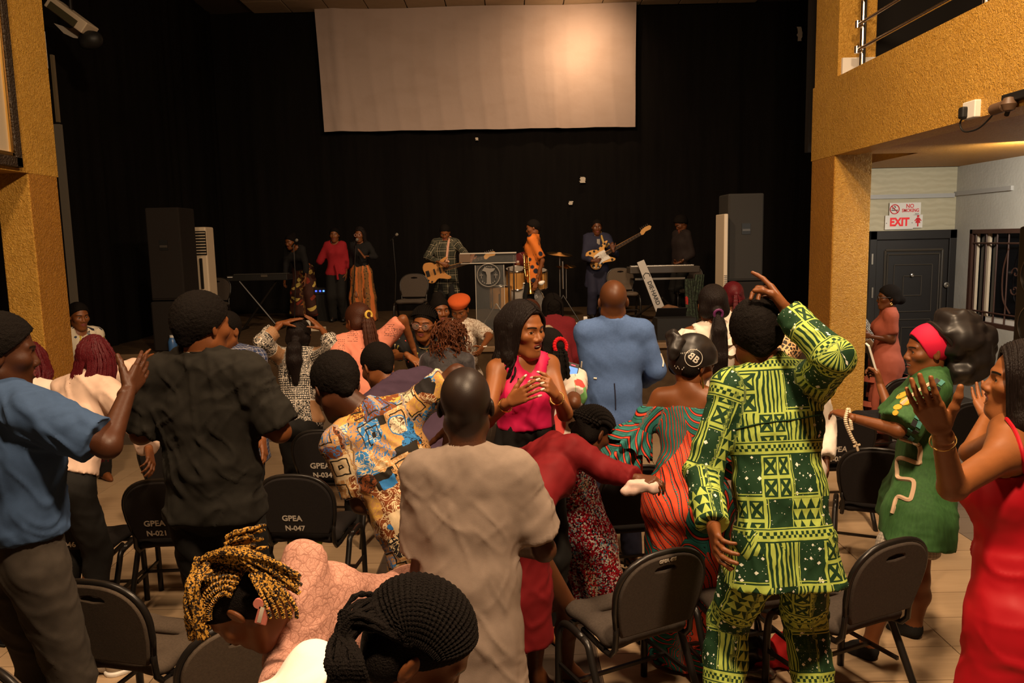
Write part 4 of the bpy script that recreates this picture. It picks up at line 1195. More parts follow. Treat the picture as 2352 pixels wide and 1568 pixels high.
def outline(hole):
    bt = [(-.185, 0), (-.20, .04)] + [(-.228 + .006 * i, .10 + .06 * i) for i in range(2)]
    half = [(.19, .0), (.205, .05), (.222, .14), (.228, .22)] + [(.228 * math.cos(a) ** .75, .22 + .20 * math.sin(a) ** .9) for a in np.linspace(.12, math.pi / 2 - .001, 10)]
    half = [(x * .95, y * .84) for x, y in half]
    return half + [(-x, y) for x, y in half[::-1][1:]]


def back_panel(hole):
    cu = bpy.data.curves.new('b', 'CURVE'); cu.dimensions = '2D'; cu.fill_mode = 'BOTH'; cu.extrude = .014; cu.bevel_depth = .008; cu.bevel_resolution = 1
    def sp(pts):
        s_ = cu.splines.new('POLY'); s_.points.add(len(pts) - 1); s_.use_cyclic_u = True
        for q, (x, y) in zip(s_.points, pts): q.co = (x, y, 0, 1)
    o = [(x * .93, y * .95 + .006) for x, y in outline(hole)]; sp(o)
    if hole: sp([(x, y * .84) for x, y in ((.055, .330), (.06, .345), (.045, .362), (0, .370), (-.045, .362), (-.06, .345), (-.055, .330), (0, .322))])
    t = bpy.data.objects.new('b', cu); COL.objects.link(t); me = bpy.data.meshes.new_from_object(t); bpy.data.objects.remove(t); return me


BA = math.radians(12)
BX, BY, BZ = Vector((1, 0, 0)), Vector((0, -math.sin(BA), math.cos(BA))), Vector((0, -math.cos(BA), -math.sin(BA)))
BF = fr_m((0, -.205, .50), BX, BY, BZ)
for hole in (0, 1):
    me = back_panel(hole); me.transform(BF); me.name = 'backrest'; CH['back', hole] = me
b = MB().tube([(BF @ Vector((x, y, 0))) for x, y in outline(1)[1:-1]], .013, 8)
b.tube([BF @ Vector((.195, .05, 0)), BF @ Vector((.188, 0, 0)), (.190, -.20, .44), (.192, -.17, .405), (.19, -.11, .40), (.19, .05, .415)], .013, 8)
b.tube([BF @ Vector((-.195, .05, 0)), BF @ Vector((-.188, 0, 0)), (-.190, -.20, .44), (-.192, -.17, .405), (-.19, -.11, .40), (-.19, .05, .415)], .013, 8)
fm = bpy.data.meshes.new('x'); CH['frame'] = mesh_np('back_frame', np.array(b.v), b.f, BLKM, True)
V_, Q_ = sdf([rc((-.15, -.13, .445), (-.15, .15, .452), .05, .05, .05), rc((.15, -.13, .445), (.15, .15, .452), .05, .05, .05), rc((-.15, .15, .452), (.15, .15, .452), .05, .05, .05), rc((-.15, -.13, .445), (.15, -.13, .445), .05, .05, .04), rc((-.06, 0, .45), (.06, 0, .45), .056, .056, .06)], .016).surf()
V_[:, 2] = .452 + (V_[:, 2] - .452) * .62
CH['seat'] = (V_, Q_)
for nm, pts in (('fl', [(-.232, -.02, .415), (-.232, .10, .42), (-.232, .165, .39), (-.235, .19, .30), (-.235, .195, 0)]), ('fr', None), ('rl', [(-.232, -.02, .415), (-.232, -.06, .40), (-.235, -.10, .33), (-.238, -.27, 0)]), ('rr', None)):
    if pts is None: pts = [(-x, y, z) for x, y, z in last]
    last = pts; b = MB().tube(bez(pts, 14), .0165, 8); CH[nm] = mesh_np('leg', np.array(b.v), b.f, BLKM, True)
RAILS = []
for cc, sz in (((-.235, .03, .20), (.014, .31, .016)), ((.235, .03, .20), (.014, .31, .016)), ((0, .03, .20), (.46, .016, .014)), ((0, -.12, .418), (.42, .03, .014)), ((0, .12, .418), (.42, .03, .014))):
    b = MB().box(cc, sz); RAILS.append(mesh_np('stretcher', np.array(b.v), b.f, BLKM, False))


def chair(px, py, Y=None, yaw=0, label='', m=UPH, hole=1, text=None, z=0, group=None, ztop=.84, sc=1.0, tcol=None, dark=None):
    a = math.radians(yaw); loc = np.array([math.cos(a) * 0 + math.sin(a) * .29, -math.cos(a) * .29]) * sc
    top = P(px, py, Y) if Y else PZ(px, py, z + ztop * sc); e = empty('chair', (top[0] - loc[0], top[1] - loc[1], z), a)
    e.scale = (sc, sc, sc); tag(e, label, 'chair', group)
    def put(nm, me):
        o = bpy.data.objects.new(nm, me); COL.objects.link(o); o.parent = e; return o
    bk = CH['back', hole].copy(); bk.materials.clear(); bk.materials.append(m); bo = put('backrest', bk)
    put('back_frame', CH['frame'])
    se = mesh_np('seat', *CH['seat'], m); put('seat', se)
    for k in ('fl', 'fr', 'rl', 'rr'): put('leg', CH[k])
    for q in RAILS: put('stretcher', q)
    if text:
        for i, (t, hgt, v, u) in enumerate(text):
            f = BF @ Matrix.Translation((u, v * .84, .024)); to = text_obj('lettering', t, STEN, hgt, f, None, .0012); to.parent = bo
    return e


G1 = 'banquet chairs among the audience'
c = chair
chair(1532, 1273, None, 26, 'charcoal chair with chipped white letters round its hand hole, beside the green patterned suit', UPH, 1, [('GPEA 475', .020, .392, 0)], group=G1)
chair(2062, 1248, None, 24, 'charcoal chair with open hand hole left of the red slip dress', UPH, 1, group=G1)
chair(205, 1343, None, -14, 'charcoal chair in the bottom left corner, its seat half over a phone', UPHG, 1, group=G1)
chair(560, 1400, 2.5, 34, 'charcoal chair under the woman with gold and black plaits', UPHG, 1, group=G1)
chair(-60, 1385, 2.25, -30, 'charcoal chair cut off by the left edge of the photo', UPHG, 0, group=G1)
chair(365, 1106, None, 3, 'black chair stencilled N-021', UPHB, 0, [('GPEA', .048, .115, -.06), ('N-021', .044, .04, -.055)], group=G1)
chair(670, 1096, None, -6, 'black chair stencilled 047, its seat turned to the dark aisle', UPHB, 0, [('GPEA', .048, .115, -.03), ('N-047', .044, .04, -.02)], group=G1)
chair(735, 972, 5.2, -4, 'black chair stencilled N-034', UPHB, 0, [('GPEA', .058, .115, -.03), ('N-034', .052, .03, -.02)], group=G1)
chair(110, 1130, None, 0, 'black chair stencilled 046 behind the blue shirt', UPHB, 0, [('N-046', .044, .04, .03)], group=G1)
chair(1470, 1075, None, 8, 'black chair between the maroon and the striped dress', UPHB, 0, group=G1)
chair(1948, 958, None, 2, 'black chair stencilled 037 beside the green suit', UPHB, 0, [('GPEA', .058, .13, -.05), ('N-037', .052, .04, -.05)], group=G1)
chair(2020, 1035, None, -24, 'black chair pushed in front of the woman in the green tunic', UPHB, 0, group=G1)
chair(1775, 1222, None, 14, 'charcoal chair hidden behind the green suit trousers', UPH, 1, group=G1)
chair(1355, 905, None, 0, 'black chair behind the pleated sequin skirt', UPHB, 0, group=G1)
chair(2225, 930, None, 30, 'black chair behind the woman in the red slip dress', UPHB, 0, group=G1)
chair(2085, 872, None, 12, 'black chair near the gold pillar before the coral dress', UPHB, 0, group=G1)
chair(385, 998, None, 6, 'black chair right of the pink blouse', UPHB, 0, group=G1)
G2 = 'banquet chairs on the stage'
chair(952, 641, 12.0, 176, 'black chair on the stage right of the orange striped skirt', UPH, 1, z=SZ, group=G2)
chair(1424, 626, 12.6, 182, 'brown backed chair on the stage behind the blue blazer', UPHG, 1, z=SZ, group=G2)
chair(1582, 640, 13.0, 175, 'black chair on the stage at the right keyboard', UPH, 1, z=SZ, group=G2)
chair(500, 658, 12.2, 180, 'black chair on the stage next to the air conditioner', UPH, 1, z=SZ, group=G2)

# ------------------------------------------------------------------ loudspeakers, air conditioners
def speaker(px0, px1, pyt, Y, zb, zt, label, m, handle=True, side=1, name='loudspeaker', dep=.5):
    a, b_ = P(px0, (pyt + 600) / 2, Y), P(px1, (pyt + 600) / 2, Y); w = b_[0] - a[0]; c = np.array([(a[0] + b_[0]) / 2, Y + dep / 2, zb]); e = empty(name, c); tag(e, label, 'speaker')
    h = zt - zb; MB().box((c[0], c[1], zb + h / 2), (w, dep, h), bev=.02).build('cabinet', m, e)
    MB().box((c[0], Y - .004, zb + h * .5), (w * .92, .012, h * .95), bev=.004).build('grille', m, e)
    if handle:
        MB().box((c[0] + side * .0, Y - .012, zb + h * .60), (w * .24, .012, w * .30)).build('handle_recess', Mat('recess', (.003, .003, .003), .6).m, e)
        MB().box((c[0], Y - .02, zb + h * .585), (w * .22, .014, .03)).build('handle', Mat('handle_bar', (.05, .042, .034), .5).m, e)
    return e


zt = P(385, 476, 10.05)[2]; zm = P(385, 690, 10.05)[2]
speaker(336, 414, 476, 10.05, zm, zt, 'tall black loudspeaker stacked on a subwoofer at the left of the stage', DKG)
e = speaker(341, 441, 690, 9.98, SZ, zm - .01, 'wide black subwoofer under the left loudspeaker', DKG, False, name='subwoofer')
zt2 = P(1712, 444, 11.0)[2]; zm2 = P(1712, 645, 11.0)[2]
speaker(1672, 1754, 444, 11.0, zm2, zt2, 'tall grey loudspeaker stacked on a subwoofer at the right of the stage', DKG2)
speaker(1668, 1756, 646, 10.95, SZ, zm2 - .01, 'black subwoofer under the right loudspeaker', DKG, False, name='subwoofer')
zt = P(455, 521, 10.9)[2]; a = P(438, 600, 10.9); b_ = P(474, 600, 10.9); c = np.array([(a[0] + b_[0]) / 2, 11.05, SZ]); w = b_[0] - a[0]
e = empty('air_conditioner', c, 0); tag(e, 'cream standing air conditioner with slatted vent beside the left loudspeaker', 'air conditioner'); h = zt - SZ
MB().box((c[0], c[1] + .05, SZ + h / 2), (w, .3, h), bev=.02).build('cabinet', CREAM, e)
MB().box((c[0] + .02, 10.945, zt - .22), (w * .78, .02, .33)).build('vent_recess', BLK, e)
for k in range(8): MB().box((c[0] + .02, 10.935, zt - .08 - .04 * k), (w * .78, .03, .012)).build('slat', CREAM, e)
MB().box((c[0] + .02, 10.935, zt - .64), (w * .16, .02, .42)).build('display', BLK, e)
MB().box((c[0] + .02, 10.94, SZ + .25), (w * .75, .02, .42)).build('lower_grille', Mat('grille_cream', (.36, .28, .19), .6).m, e)
a = P(1661, 560, 10.9); zt = P(1664, 491, 10.9)[2]
e = empty('air_conditioner', (a[0] + .04, 11.1, SZ)); tag(e, 'cream standing air conditioner seen edge-on left of the right loudspeaker', 'air conditioner')
MB().box((a[0] + .032, 11.1, (SZ + zt) / 2), (.056, .45, zt - SZ), bev=.012).build('cabinet', CREAM, e)
for k in range(10): MB().box((a[0] + .032, 10.87, SZ + .55 + k * .025), (.04, .02, .008)).build('slat', GREY, e)

# speaker on stand at the right edge of the photo
e = empty('loudspeaker', (3.75, 5.7, 0)); tag(e, 'black loudspeaker with stitched rings at the right edge of the photo', 'speaker')
a = P(2329, 660, 6.1); zb, ztp = P(2335, 815, 6.0)[2], P(2335, 520, 6.0)[2]
e.location = (a[0] + .25, 5.85, 0)
MB().box((a[0] + .27, 5.85, (zb + ztp) / 2), (.52, .5, ztp - zb), bev=.02).build('cabinet', BLK, e)
for zz in (zb + .24, zb + .62): MB().tube([(a[0] + .006, 5.85 + .19 * math.cos(t * .3), zz + .17 * math.sin(t * .3)) for t in range(21)], .004, 5, True).build('ring_trim', STEEL, e, True)
MB().tube([(a[0] + .27, 5.85, 0), (a[0] + .27, 5.85, zb)], .03, 10).build('pole', BLKM, e, True)
for k in range(3): MB().tube([(a[0] + .27, 5.85, .45), (a[0] + .27 + .42 * math.cos(k * 2.1), 5.85 + .42 * math.sin(k * 2.1), .02)], .014, 8).build('leg', BLKM, e, True)

# monitor wedge in front of the keyboard, and the silver column
c = P(1545, 735, 10.3); e = empty('stage_monitor', (c[0] + .02, 10.4, SZ)); tag(e, 'black wedge stage monitor on the stage edge beside the blue blazer', 'speaker')
b = MB(); w = .5; zt = P(1530, 727, 10.3)[2]
b.prism([(-.26, 0), (.26, 0), (.26, .12), (.02, zt - SZ), (-.26, zt - SZ)], w, fr_m((c[0] - w / 2, 10.3, SZ), (0, 1, 0), (0, 0, 1), (1, 0, 0))); b.build('cabinet', BLK, e)
MB().prism([(-.2, .0), (.2, .0), (.2, .01), (-.2, .01)], .4, fr_m((c[0] - .2, 10.47, SZ + .26), nrm((0, .27, -.22)), nrm((0, .22, .27)), (1, 0, 0))).build('grille', DKG, e)

# keyboard on the silver column stand, right
KY = 12.0
kt = P(1525, 612, KY)[2]; a, b_ = P(1447, 620, KY), P(1608, 625, KY)
e = empty('keyboard', ((a[0] + b_[0]) / 2, KY + .18, SZ)); tag(e, 'black stage keyboard on a silver column stand at the right of the stage', 'keyboard')
MB().box(((a[0] + b_[0]) / 2, KY + .18, kt - .05), (b_[0] - a[0], .36, .10), bev=.01).build('case', Mat('dark_keyboard', (.035, .026, .02), .5).m, e)
kb = MB(); bk = MB(); n = 36
for k in range(n):
    xx = a[0] + .05 + (b_[0] - a[0] - .1) * (k + .5) / n; kb.box((xx, KY + .27, kt + .006), ((b_[0] - a[0] - .1) / n * .9, .14, .012))
    if k % 7 not in (2, 6): bk.box((xx + .013, KY + .25, kt + .016), (.012, .09, .010))
o = kb.build('white_keys', WHITE, e); o['kind'] = 'stuff'; o = bk.build('black_keys', INK, e); o['kind'] = 'stuff'
MB().box(((a[0] + b_[0]) / 2 - .05, KY + .15, P(1560, 640, KY)[2]), (b_[0] - a[0] - .3, .04, .03)).build('support_bar', GREY, e)
p0, p1 = P(1470, 600, KY - .1), P(1520, 722, KY - .2); dv = nrm(p1 - p0); L = np.linalg.norm(p1 - p0); sx_ = nrm(np.cross(dv, (0, 1, 0)))
colf = fr_m(p0, tuple(sx_), tuple(-dv), tuple(nrm(np.cross(sx_, -dv))))
col_ = MB().prism([(-.055, 0), (.055, 0), (.075, -L), (-.075, -L)], .06, colf).build('column', Mat('silver_column', (.30, .27, .24), .45, .4).m, e)
lm = colf @ Matrix.Translation((0.0, -L * .60, .063)) @ Matrix.Rotation(math.radians(-90), 4, 'Z')
to = text_obj('lettering', 'DIE·HARD', INK, .085, lm, col_, .002); b = MB()
for q in (-.25, .25):
    s_ = 1 if q > 0 else -1
    b.tube([lm @ Vector((q, .045, .001)), lm @ Vector((q + .05 * s_, .045, .001)), lm @ Vector((q + .075 * s_, 0, .001)), lm @ Vector((q + .05 * s_, -.045, .001)), lm @ Vector((q, -.045, .001))], .007, 5)
b.build('emblem', INK, col_)
for q in (-1, 1): MB().tube([p1 + np.array([0, 0, .25]), p1 + np.array([q * .45, .45, 0]) - np.array([0, 0, p1[2] - SZ - .02])], .02, 8).build('leg', BLKM, e, True)
# cloth with red flowers hung on the keyboard's side
FLC = Mat('poinsettia_cloth', (.02, .03, .015), .8); x, y, z = FLC.obj(); v = FLC.vec(x, y, z); d, cc, _ = FLC.voro(v, 3.2); n = FLC.noise(v, 34, 3)
FLC.color(FLC.layers((.010, .014, .008), ((n > .52), (.03, .05, .025)), (((d + n * .35) < .52), (.42, .012, .012)))); FLC = FLC.m
for (px, py0, py1, w, lab) in ((1583, 640, 735, 22, 'dark cloth with red flowers hanging under the right keyboard, left strip'), (1607, 630, 690, 20, 'dark cloth with red flowers hanging under the right keyboard, right strip')):
    a, b_ = P(px, py0, 11.85), P(px, py1, 11.85); ww = w / 1800 * 11.85; b = MB(); V = []; n = 12
    for i in range(n + 1):
        for k in range(9): u = i / n - .5; V.append((a[0] + u * ww * (1 + .3 * k / 8) + .05 * k / 8 * (-1 if px < 1600 else 1) * -1, 11.85 + .03 * math.sin(i * 1.9), a[2] + (max(SZ + .02, b_[2]) - a[2]) * k / 8))
    m0 = len(V); F = [(i * 9 + k, (i + 1) * 9 + k, (i + 1) * 9 + k + 1, i * 9 + k + 1) for i in range(n) for k in range(8)]; V += [(p, q + .015, r) for p, q, r in V]; F += [tuple(m0 + q for q in f[::-1]) for f in F]
    tag(link('flowered_cloth', mesh_np('flowered_cloth', V, F, FLC, True)), lab, 'cloth')

# second keyboard, left
KY = 12.3; a, b_ = P(521, 643, KY), P(660, 632, KY); kt = b_[2] + .02
e = empty('keyboard', ((a[0] + b_[0]) / 2, KY + .15, SZ)); tag(e, 'black keyboard on a crossed stand at the left of the stage', 'keyboard')
cx, w = (a[0] + b_[0]) / 2, b_[0] - a[0]
MB().box((cx, KY + .15, kt - .05), (w, .34, .09), bev=.01).build('case', BLK, e)
MB().box((a[0] + .06, KY - .02, kt - .03), (.08, .01, .012)).build('label_strip', WHITE, e)
MB().box((cx + .12, KY - .025, kt - .02), (.10, .01, .035)).build('display', Mat('dim_display', (.07, .055, .04), .4).m, e)
kb = MB()
for k in range(30): kb.box((a[0] + .05 + (w - .1) * (k + .5) / 30, KY + .24, kt), ((w - .1) / 30 * .9, .14, .02))
o = kb.build('keys', DKG2, e); o['kind'] = 'stuff'
for q in (-1, 1): MB().tube([(cx - q * .30, KY + .05 + .05 * q, SZ + .02), (cx + q * .28, KY + .05 + .05 * q, kt - .1)], .018, 8).build('leg', BLKM, e, True)
for q in (-1, 1): MB().tube([(cx + q * .30, KY - .15, SZ + .025), (cx + q * .30, KY + .35, SZ + .025)], .018, 8).build('foot', BLKM, e, True)
c = P(748, 668, 13.6); e = empty('effects_box', c); tag(e, 'black box with small green and red lights behind the singers', 'stage equipment')
MB().box(c + np.array([0, .12, 0]), (.42, .2, .12), bev=.01).build('case', BLK, e); MB().box((c[0], c[1] + .12, (SZ + c[2] - .06) / 2), (.36, .18, c[2] - .06 - SZ)).build('stand', BLK, e)
for k, (dx, cc) in enumerate(((-.17, (.05, .1, 1)), (-.10, (.05, .1, 1)), (-.04, (.1, .3, 1)), (.04, (.0, 1, .2)), (.07, (0, 1, .2)), (.11, (1, .05, .05)))):
    MB().box(c + np.array([dx, .015, .0]), (.03, .012, .028)).build('lamp', Mat('led', cc, .4, emit=(cc, 2.2)).m, e)

# ------------------------------------------------------------------ microphone stands
MGR = Mat('mic_grille', (.42, .38, .32), .4, .7).m


def mic(px, py, Y, foot, label, ang=(-.5, -.3, .6), base=True):
    t = P(px, py, Y); f = np.array([P(foot[0], foot[1], Y)[0], Y, SZ]); e = empty('microphone_stand', f); tag(e, label, 'microphone')
    d = nrm(ang); j = t - d * .20
    MB().lathe([(.010, -.16), (.013, -.05), (.016, -.02)], n=12, frame=Matrix.Translation(t) @ Vector(d).to_track_quat('Z', 'Y').to_matrix().to_4x4()).build('microphone_body', BLK, e, True)
    MB().lathe([(.012, -.024), (.024, -.012), (.027, .006), (.020, .024), (.004, .030)], n=14, frame=Matrix.Translation(t) @ Vector(d).to_track_quat('Z', 'Y').to_matrix().to_4x4()).build('microphone_head', MGR, e, True)
    MB().tube([t - d * .10, f + (t - f) * .55, f + np.array([0, 0, .05])], [.008, .009, .011], 8).build('pole', BLKM, e, True)
    MB().lathe([(.13, 0), (.13, .012), (.02, .03)], f, 18).build('base', BLKM, e, True)
    return e


mic(681, 552, 13.0, (676, 740), 'microphone on a stand before the singer in the flowered skirt', (.5, -.3, .5))
mic(820, 551, 12.9, (806, 745), 'microphone on a stand before the singer in the striped skirt', (.3, -.4, .7))
mic(911, 539, 13.0, (907, 745), 'lone microphone on a thin stand in the middle of the stage', (.55, -.3, .45))

# ------------------------------------------------------------------ lectern of clear plastic with an emblem
ACR = Mat('clear_acrylic', (.8, .8, .78), .03); ACR.b.inputs['Transmission Weight'].default_value = .95; ACR.b.inputs['IOR'].default_value = 1.12; ACR = ACR.m
AEDGE = Mat('acrylic_edge', (.40, .36, .31), .25).m
LYc = 11.45; a, b_ = P(1056, 582, LYc), P(1186, 580, LYc); zt = a[2]; cx = (a[0] + b_[0]) / 2; w = b_[0] - a[0]
e = empty('lectern', (cx, LYc + .2, SZ)); tag(e, 'clear acrylic lectern with a round dove and crosses emblem', 'lectern')
MB().box((cx, LYc + .2, zt - .005), (w, .40, .012)).build('top_board', ACR, e); MB().box((cx, LYc - .002, zt - .004), (w, .012, .018)).build('top_edge', AEDGE, e)
zb_ = P(1120, 604, LYc)[2]
MB().box((cx + .06, LYc + .02, (zt + zb_) / 2), (w - .12, .01, zt - zb_)).build('upper_panel', ACR, e); MB().box((cx, LYc + .01, zb_), (w - .02, .012, .012)).build('panel_edge', AEDGE, e)
MB().box((a[0] + .07, LYc + .0, (zt + zb_) / 2 + .005), (.16, .02, zt - zb_ - .03)).build('wooden_plate', Mat('dark_wood_plate', (.10, .055, .028), .5).m, e)
fx0, fx1 = P(1092, 640, LYc)[0], P(1158, 640, LYc)[0]
MB().box(((fx0 + fx1) / 2, LYc + .03, (zb_ + SZ) / 2), (fx1 - fx0, .012, zb_ - SZ - .06)).build('front_panel', ACR, e); MB().box(((fx0 + fx1) / 2, LYc + .15, SZ + .02), (fx1 - fx0 + .1, .45, .03), bev=.008).build('base', BLK, e)
for xx in (fx0, fx1): MB().box((xx, LYc + .03, (zb_ + SZ) / 2), (.008, .016, zb_ - SZ - .06)).build('panel_edge', AEDGE, e)
c = P(1122, 632, LYc - .0); EM = Mat('etched_emblem', (.17, .15, .13), .6).m; b = MB(); Rr = .165
b.tube([(c[0] + Rr * math.cos(t * .157), c[1], c[2] + Rr * math.sin(t * .157)) for t in range(40)], .008, 6, True)
for q in (-1, 1): b.box((c[0] + q * .105, c[1], c[2] - .01), (.010, .006, .07)).box((c[0] + q * .105, c[1], c[2] + .004), (.05, .006, .010))
b.prism([(-.03, -.13), (.035, -.13), (.03, .04), (.075, .06), (.10, .10), (.02, .10), (-.06, .115), (-.09, .07), (-.04, .05), (-.025, 0)], .006, fr_m(c, (1, 0, 0), (0, 0, 1), (0, -1, 0)))
for k in range(7): an = math.pi * (1.25 + .5 * k / 6); b.box((c[0] + .125 * math.cos(an), c[1], c[2] + .125 * math.sin(an)), (.012, .005, .018))
for k in range(5): an = math.pi * (.38 + .24 * k / 4); b.box((c[0] + .13 * math.cos(an), c[1], c[2] + .13 * math.sin(an)), (.012, .005, .016))
b.build('emblem', EM, e)

# ------------------------------------------------------------------ drum kit
WOODD = Mat('maple_drum_shell', (.52, .25, .065), .25, spec=.5).m; HEAD = Mat('drum_skin', (.26, .23, .20), .5).m


def drum(parent, c, axis, r, h, name, lugs=8, head=HEAD):
    ax = Vector(nrm(axis)); q = ax.to_track_quat('Z', 'Y').to_matrix().to_4x4(); F_ = Matrix.Translation(c) @ q
    o = MB().lathe([(r, -h / 2), (r, h / 2)], n=28, frame=F_).build(name, WOODD, parent, True)
    for s_ in (-1, 1):
        b = MB(); b.tube([F_ @ Vector((r * 1.03 * math.cos(t * .2244), r * 1.03 * math.sin(t * .2244), s_ * h / 2)) for t in range(28)], .012, 6, True); b.build('hoop', CHROME, o, True)
        MB().lathe([(r * .99, s_ * (h / 2 + .004)), (.001, s_ * (h / 2 + .006))], n=28, frame=F_).build('skin', head, o)
    for k in range(lugs):
        an = k * 2 * math.pi / lugs; b = MB(); b.tube([F_ @ Vector((r * 1.05 * math.cos(an), r * 1.05 * math.sin(an), z_ * h / 2)) for z_ in (-.9, .9)], .006, 6); b.build('lug', CHROME, o, True)
    return o


DY = 12.7; c = P(1205, 700, DY); e = empty('drum_kit', (c[0], DY + .2, SZ)); tag(e, 'maple drum kit with brass cymbals at the middle of the stage', 'drums')
c1 = P(1186, 638, DY - .1); drum(e, c1, (.0, -.25, 1), .165, .30, 'tom_drum'); c2 = P(1233, 640, DY); drum(e, c2, (0, -.25, 1), .165, .28, 'tom_drum')
c3 = P(1205, 703, DY - .2); bd_ = drum(e, (c3[0], DY + .0, SZ + .32), (0, -1, .0), .31, .4, 'bass_drum')
text_obj('lettering', 'RB', WHITE, .11, fr_m((c3[0] + .15, DY - .215, SZ + .43), (1, 0, 0), (0, 0, 1), (0, -1, 0)), bd_, .002)
c4 = P(1150, 680, DY - .2); drum(e, (c4[0], DY - .2, c4[2] - .02), (0, 0, 1), .17, .36, 'floor_tom'); MB().box((c1[0] - .12, DY - .3, SZ + .5), (.03, .03, .8)).build('stand', CHROME, e)
for k in range(3): MB().tube([(c4[0] + .18 * math.cos(k * 2.1 + .4), DY - .2 + .18 * math.sin(k * 2.1 + .4), c4[2] + .05), (c4[0] + .19 * math.cos(k * 2.1 + .4), DY - .2 + .19 * math.sin(k * 2.1 + .4), SZ)], .009, 6).build('floor_tom_leg', CHROME, e, True)
MB().tube([P(1180, 585, DY - .35), P(1181, 690, DY - .35), (P(1181, 690, DY - .35)[0], DY - .35, SZ)], .012, 8).build('stand', STEEL, e, True)
for (px, py, r, til) in ((1285, 584, .22, .12), (1300, 612, .17, .05), (1168, 640, .16, -.5)):
    c = P(px, py, DY + .25); F_ = Matrix.Translation(c) @ Matrix.Rotation(til, 4, 'Y') @ Matrix.Rotation(.12, 4, 'X')
    MB().lathe([(r, 0), (r * .97, .004), (r * .3, .02), (r * .2, .035), (.01, .04), (.01, .03), (r * .25, .010), (r, -.003)], n=30, frame=F_).build('cymbal', BRASS, e, True)
    MB().tube([c, (c[0], c[1], SZ + .35)], .010, 8).build('cymbal_stand', STEEL, e, True)
c = P(1293, 640, DY - .4); f = P(1300, 725, DY - .5)
MB().tube([P(1292, 600, DY - .4), (c[0], c[1], SZ + .55)], .012, 8).build('cymbal_stand', STEEL, e, True)
for k in range(3): MB().tube([(c[0], c[1], SZ + .45), (c[0] + .3 * math.cos(k * 2.1 - .5), c[1] + .3 * math.sin(k * 2.1 - .5), SZ + .01)], .011, 8).build('stand_leg', BLKM, e, True)
for (px, py) in ((1140, 700), (1172, 700)):
    c = P(px, py, DY - .5)
    for q in (-1, 1): MB().tube([(c[0], c[1], SZ + .35), (c[0] + q * .22, c[1] - .05, SZ + .01)], .009, 6).build('stand_leg', STEEL, e, True)
e = empty('drum_throne', (P(1215, 640, DY + 1.0)[0], DY + 1.0, SZ)); tag(e, 'round stool behind the drum kit that the drummer sits on', 'stool')
MB().lathe([(.02, 0), (.17, 0), (.18, .03), (.16, .07), (.02, .075)], (e.location[0], DY + 1.0, SZ + .45), 18).build('seat', BLK, e, True)
for k in range(3): MB().tube([(e.location[0], DY + 1.0, SZ + .42), (e.location[0] + .2 * math.cos(k * 2.1), DY + 1.0 + .2 * math.sin(k * 2.1), SZ + .01)], .012, 6).build('leg', STEEL, e, True)


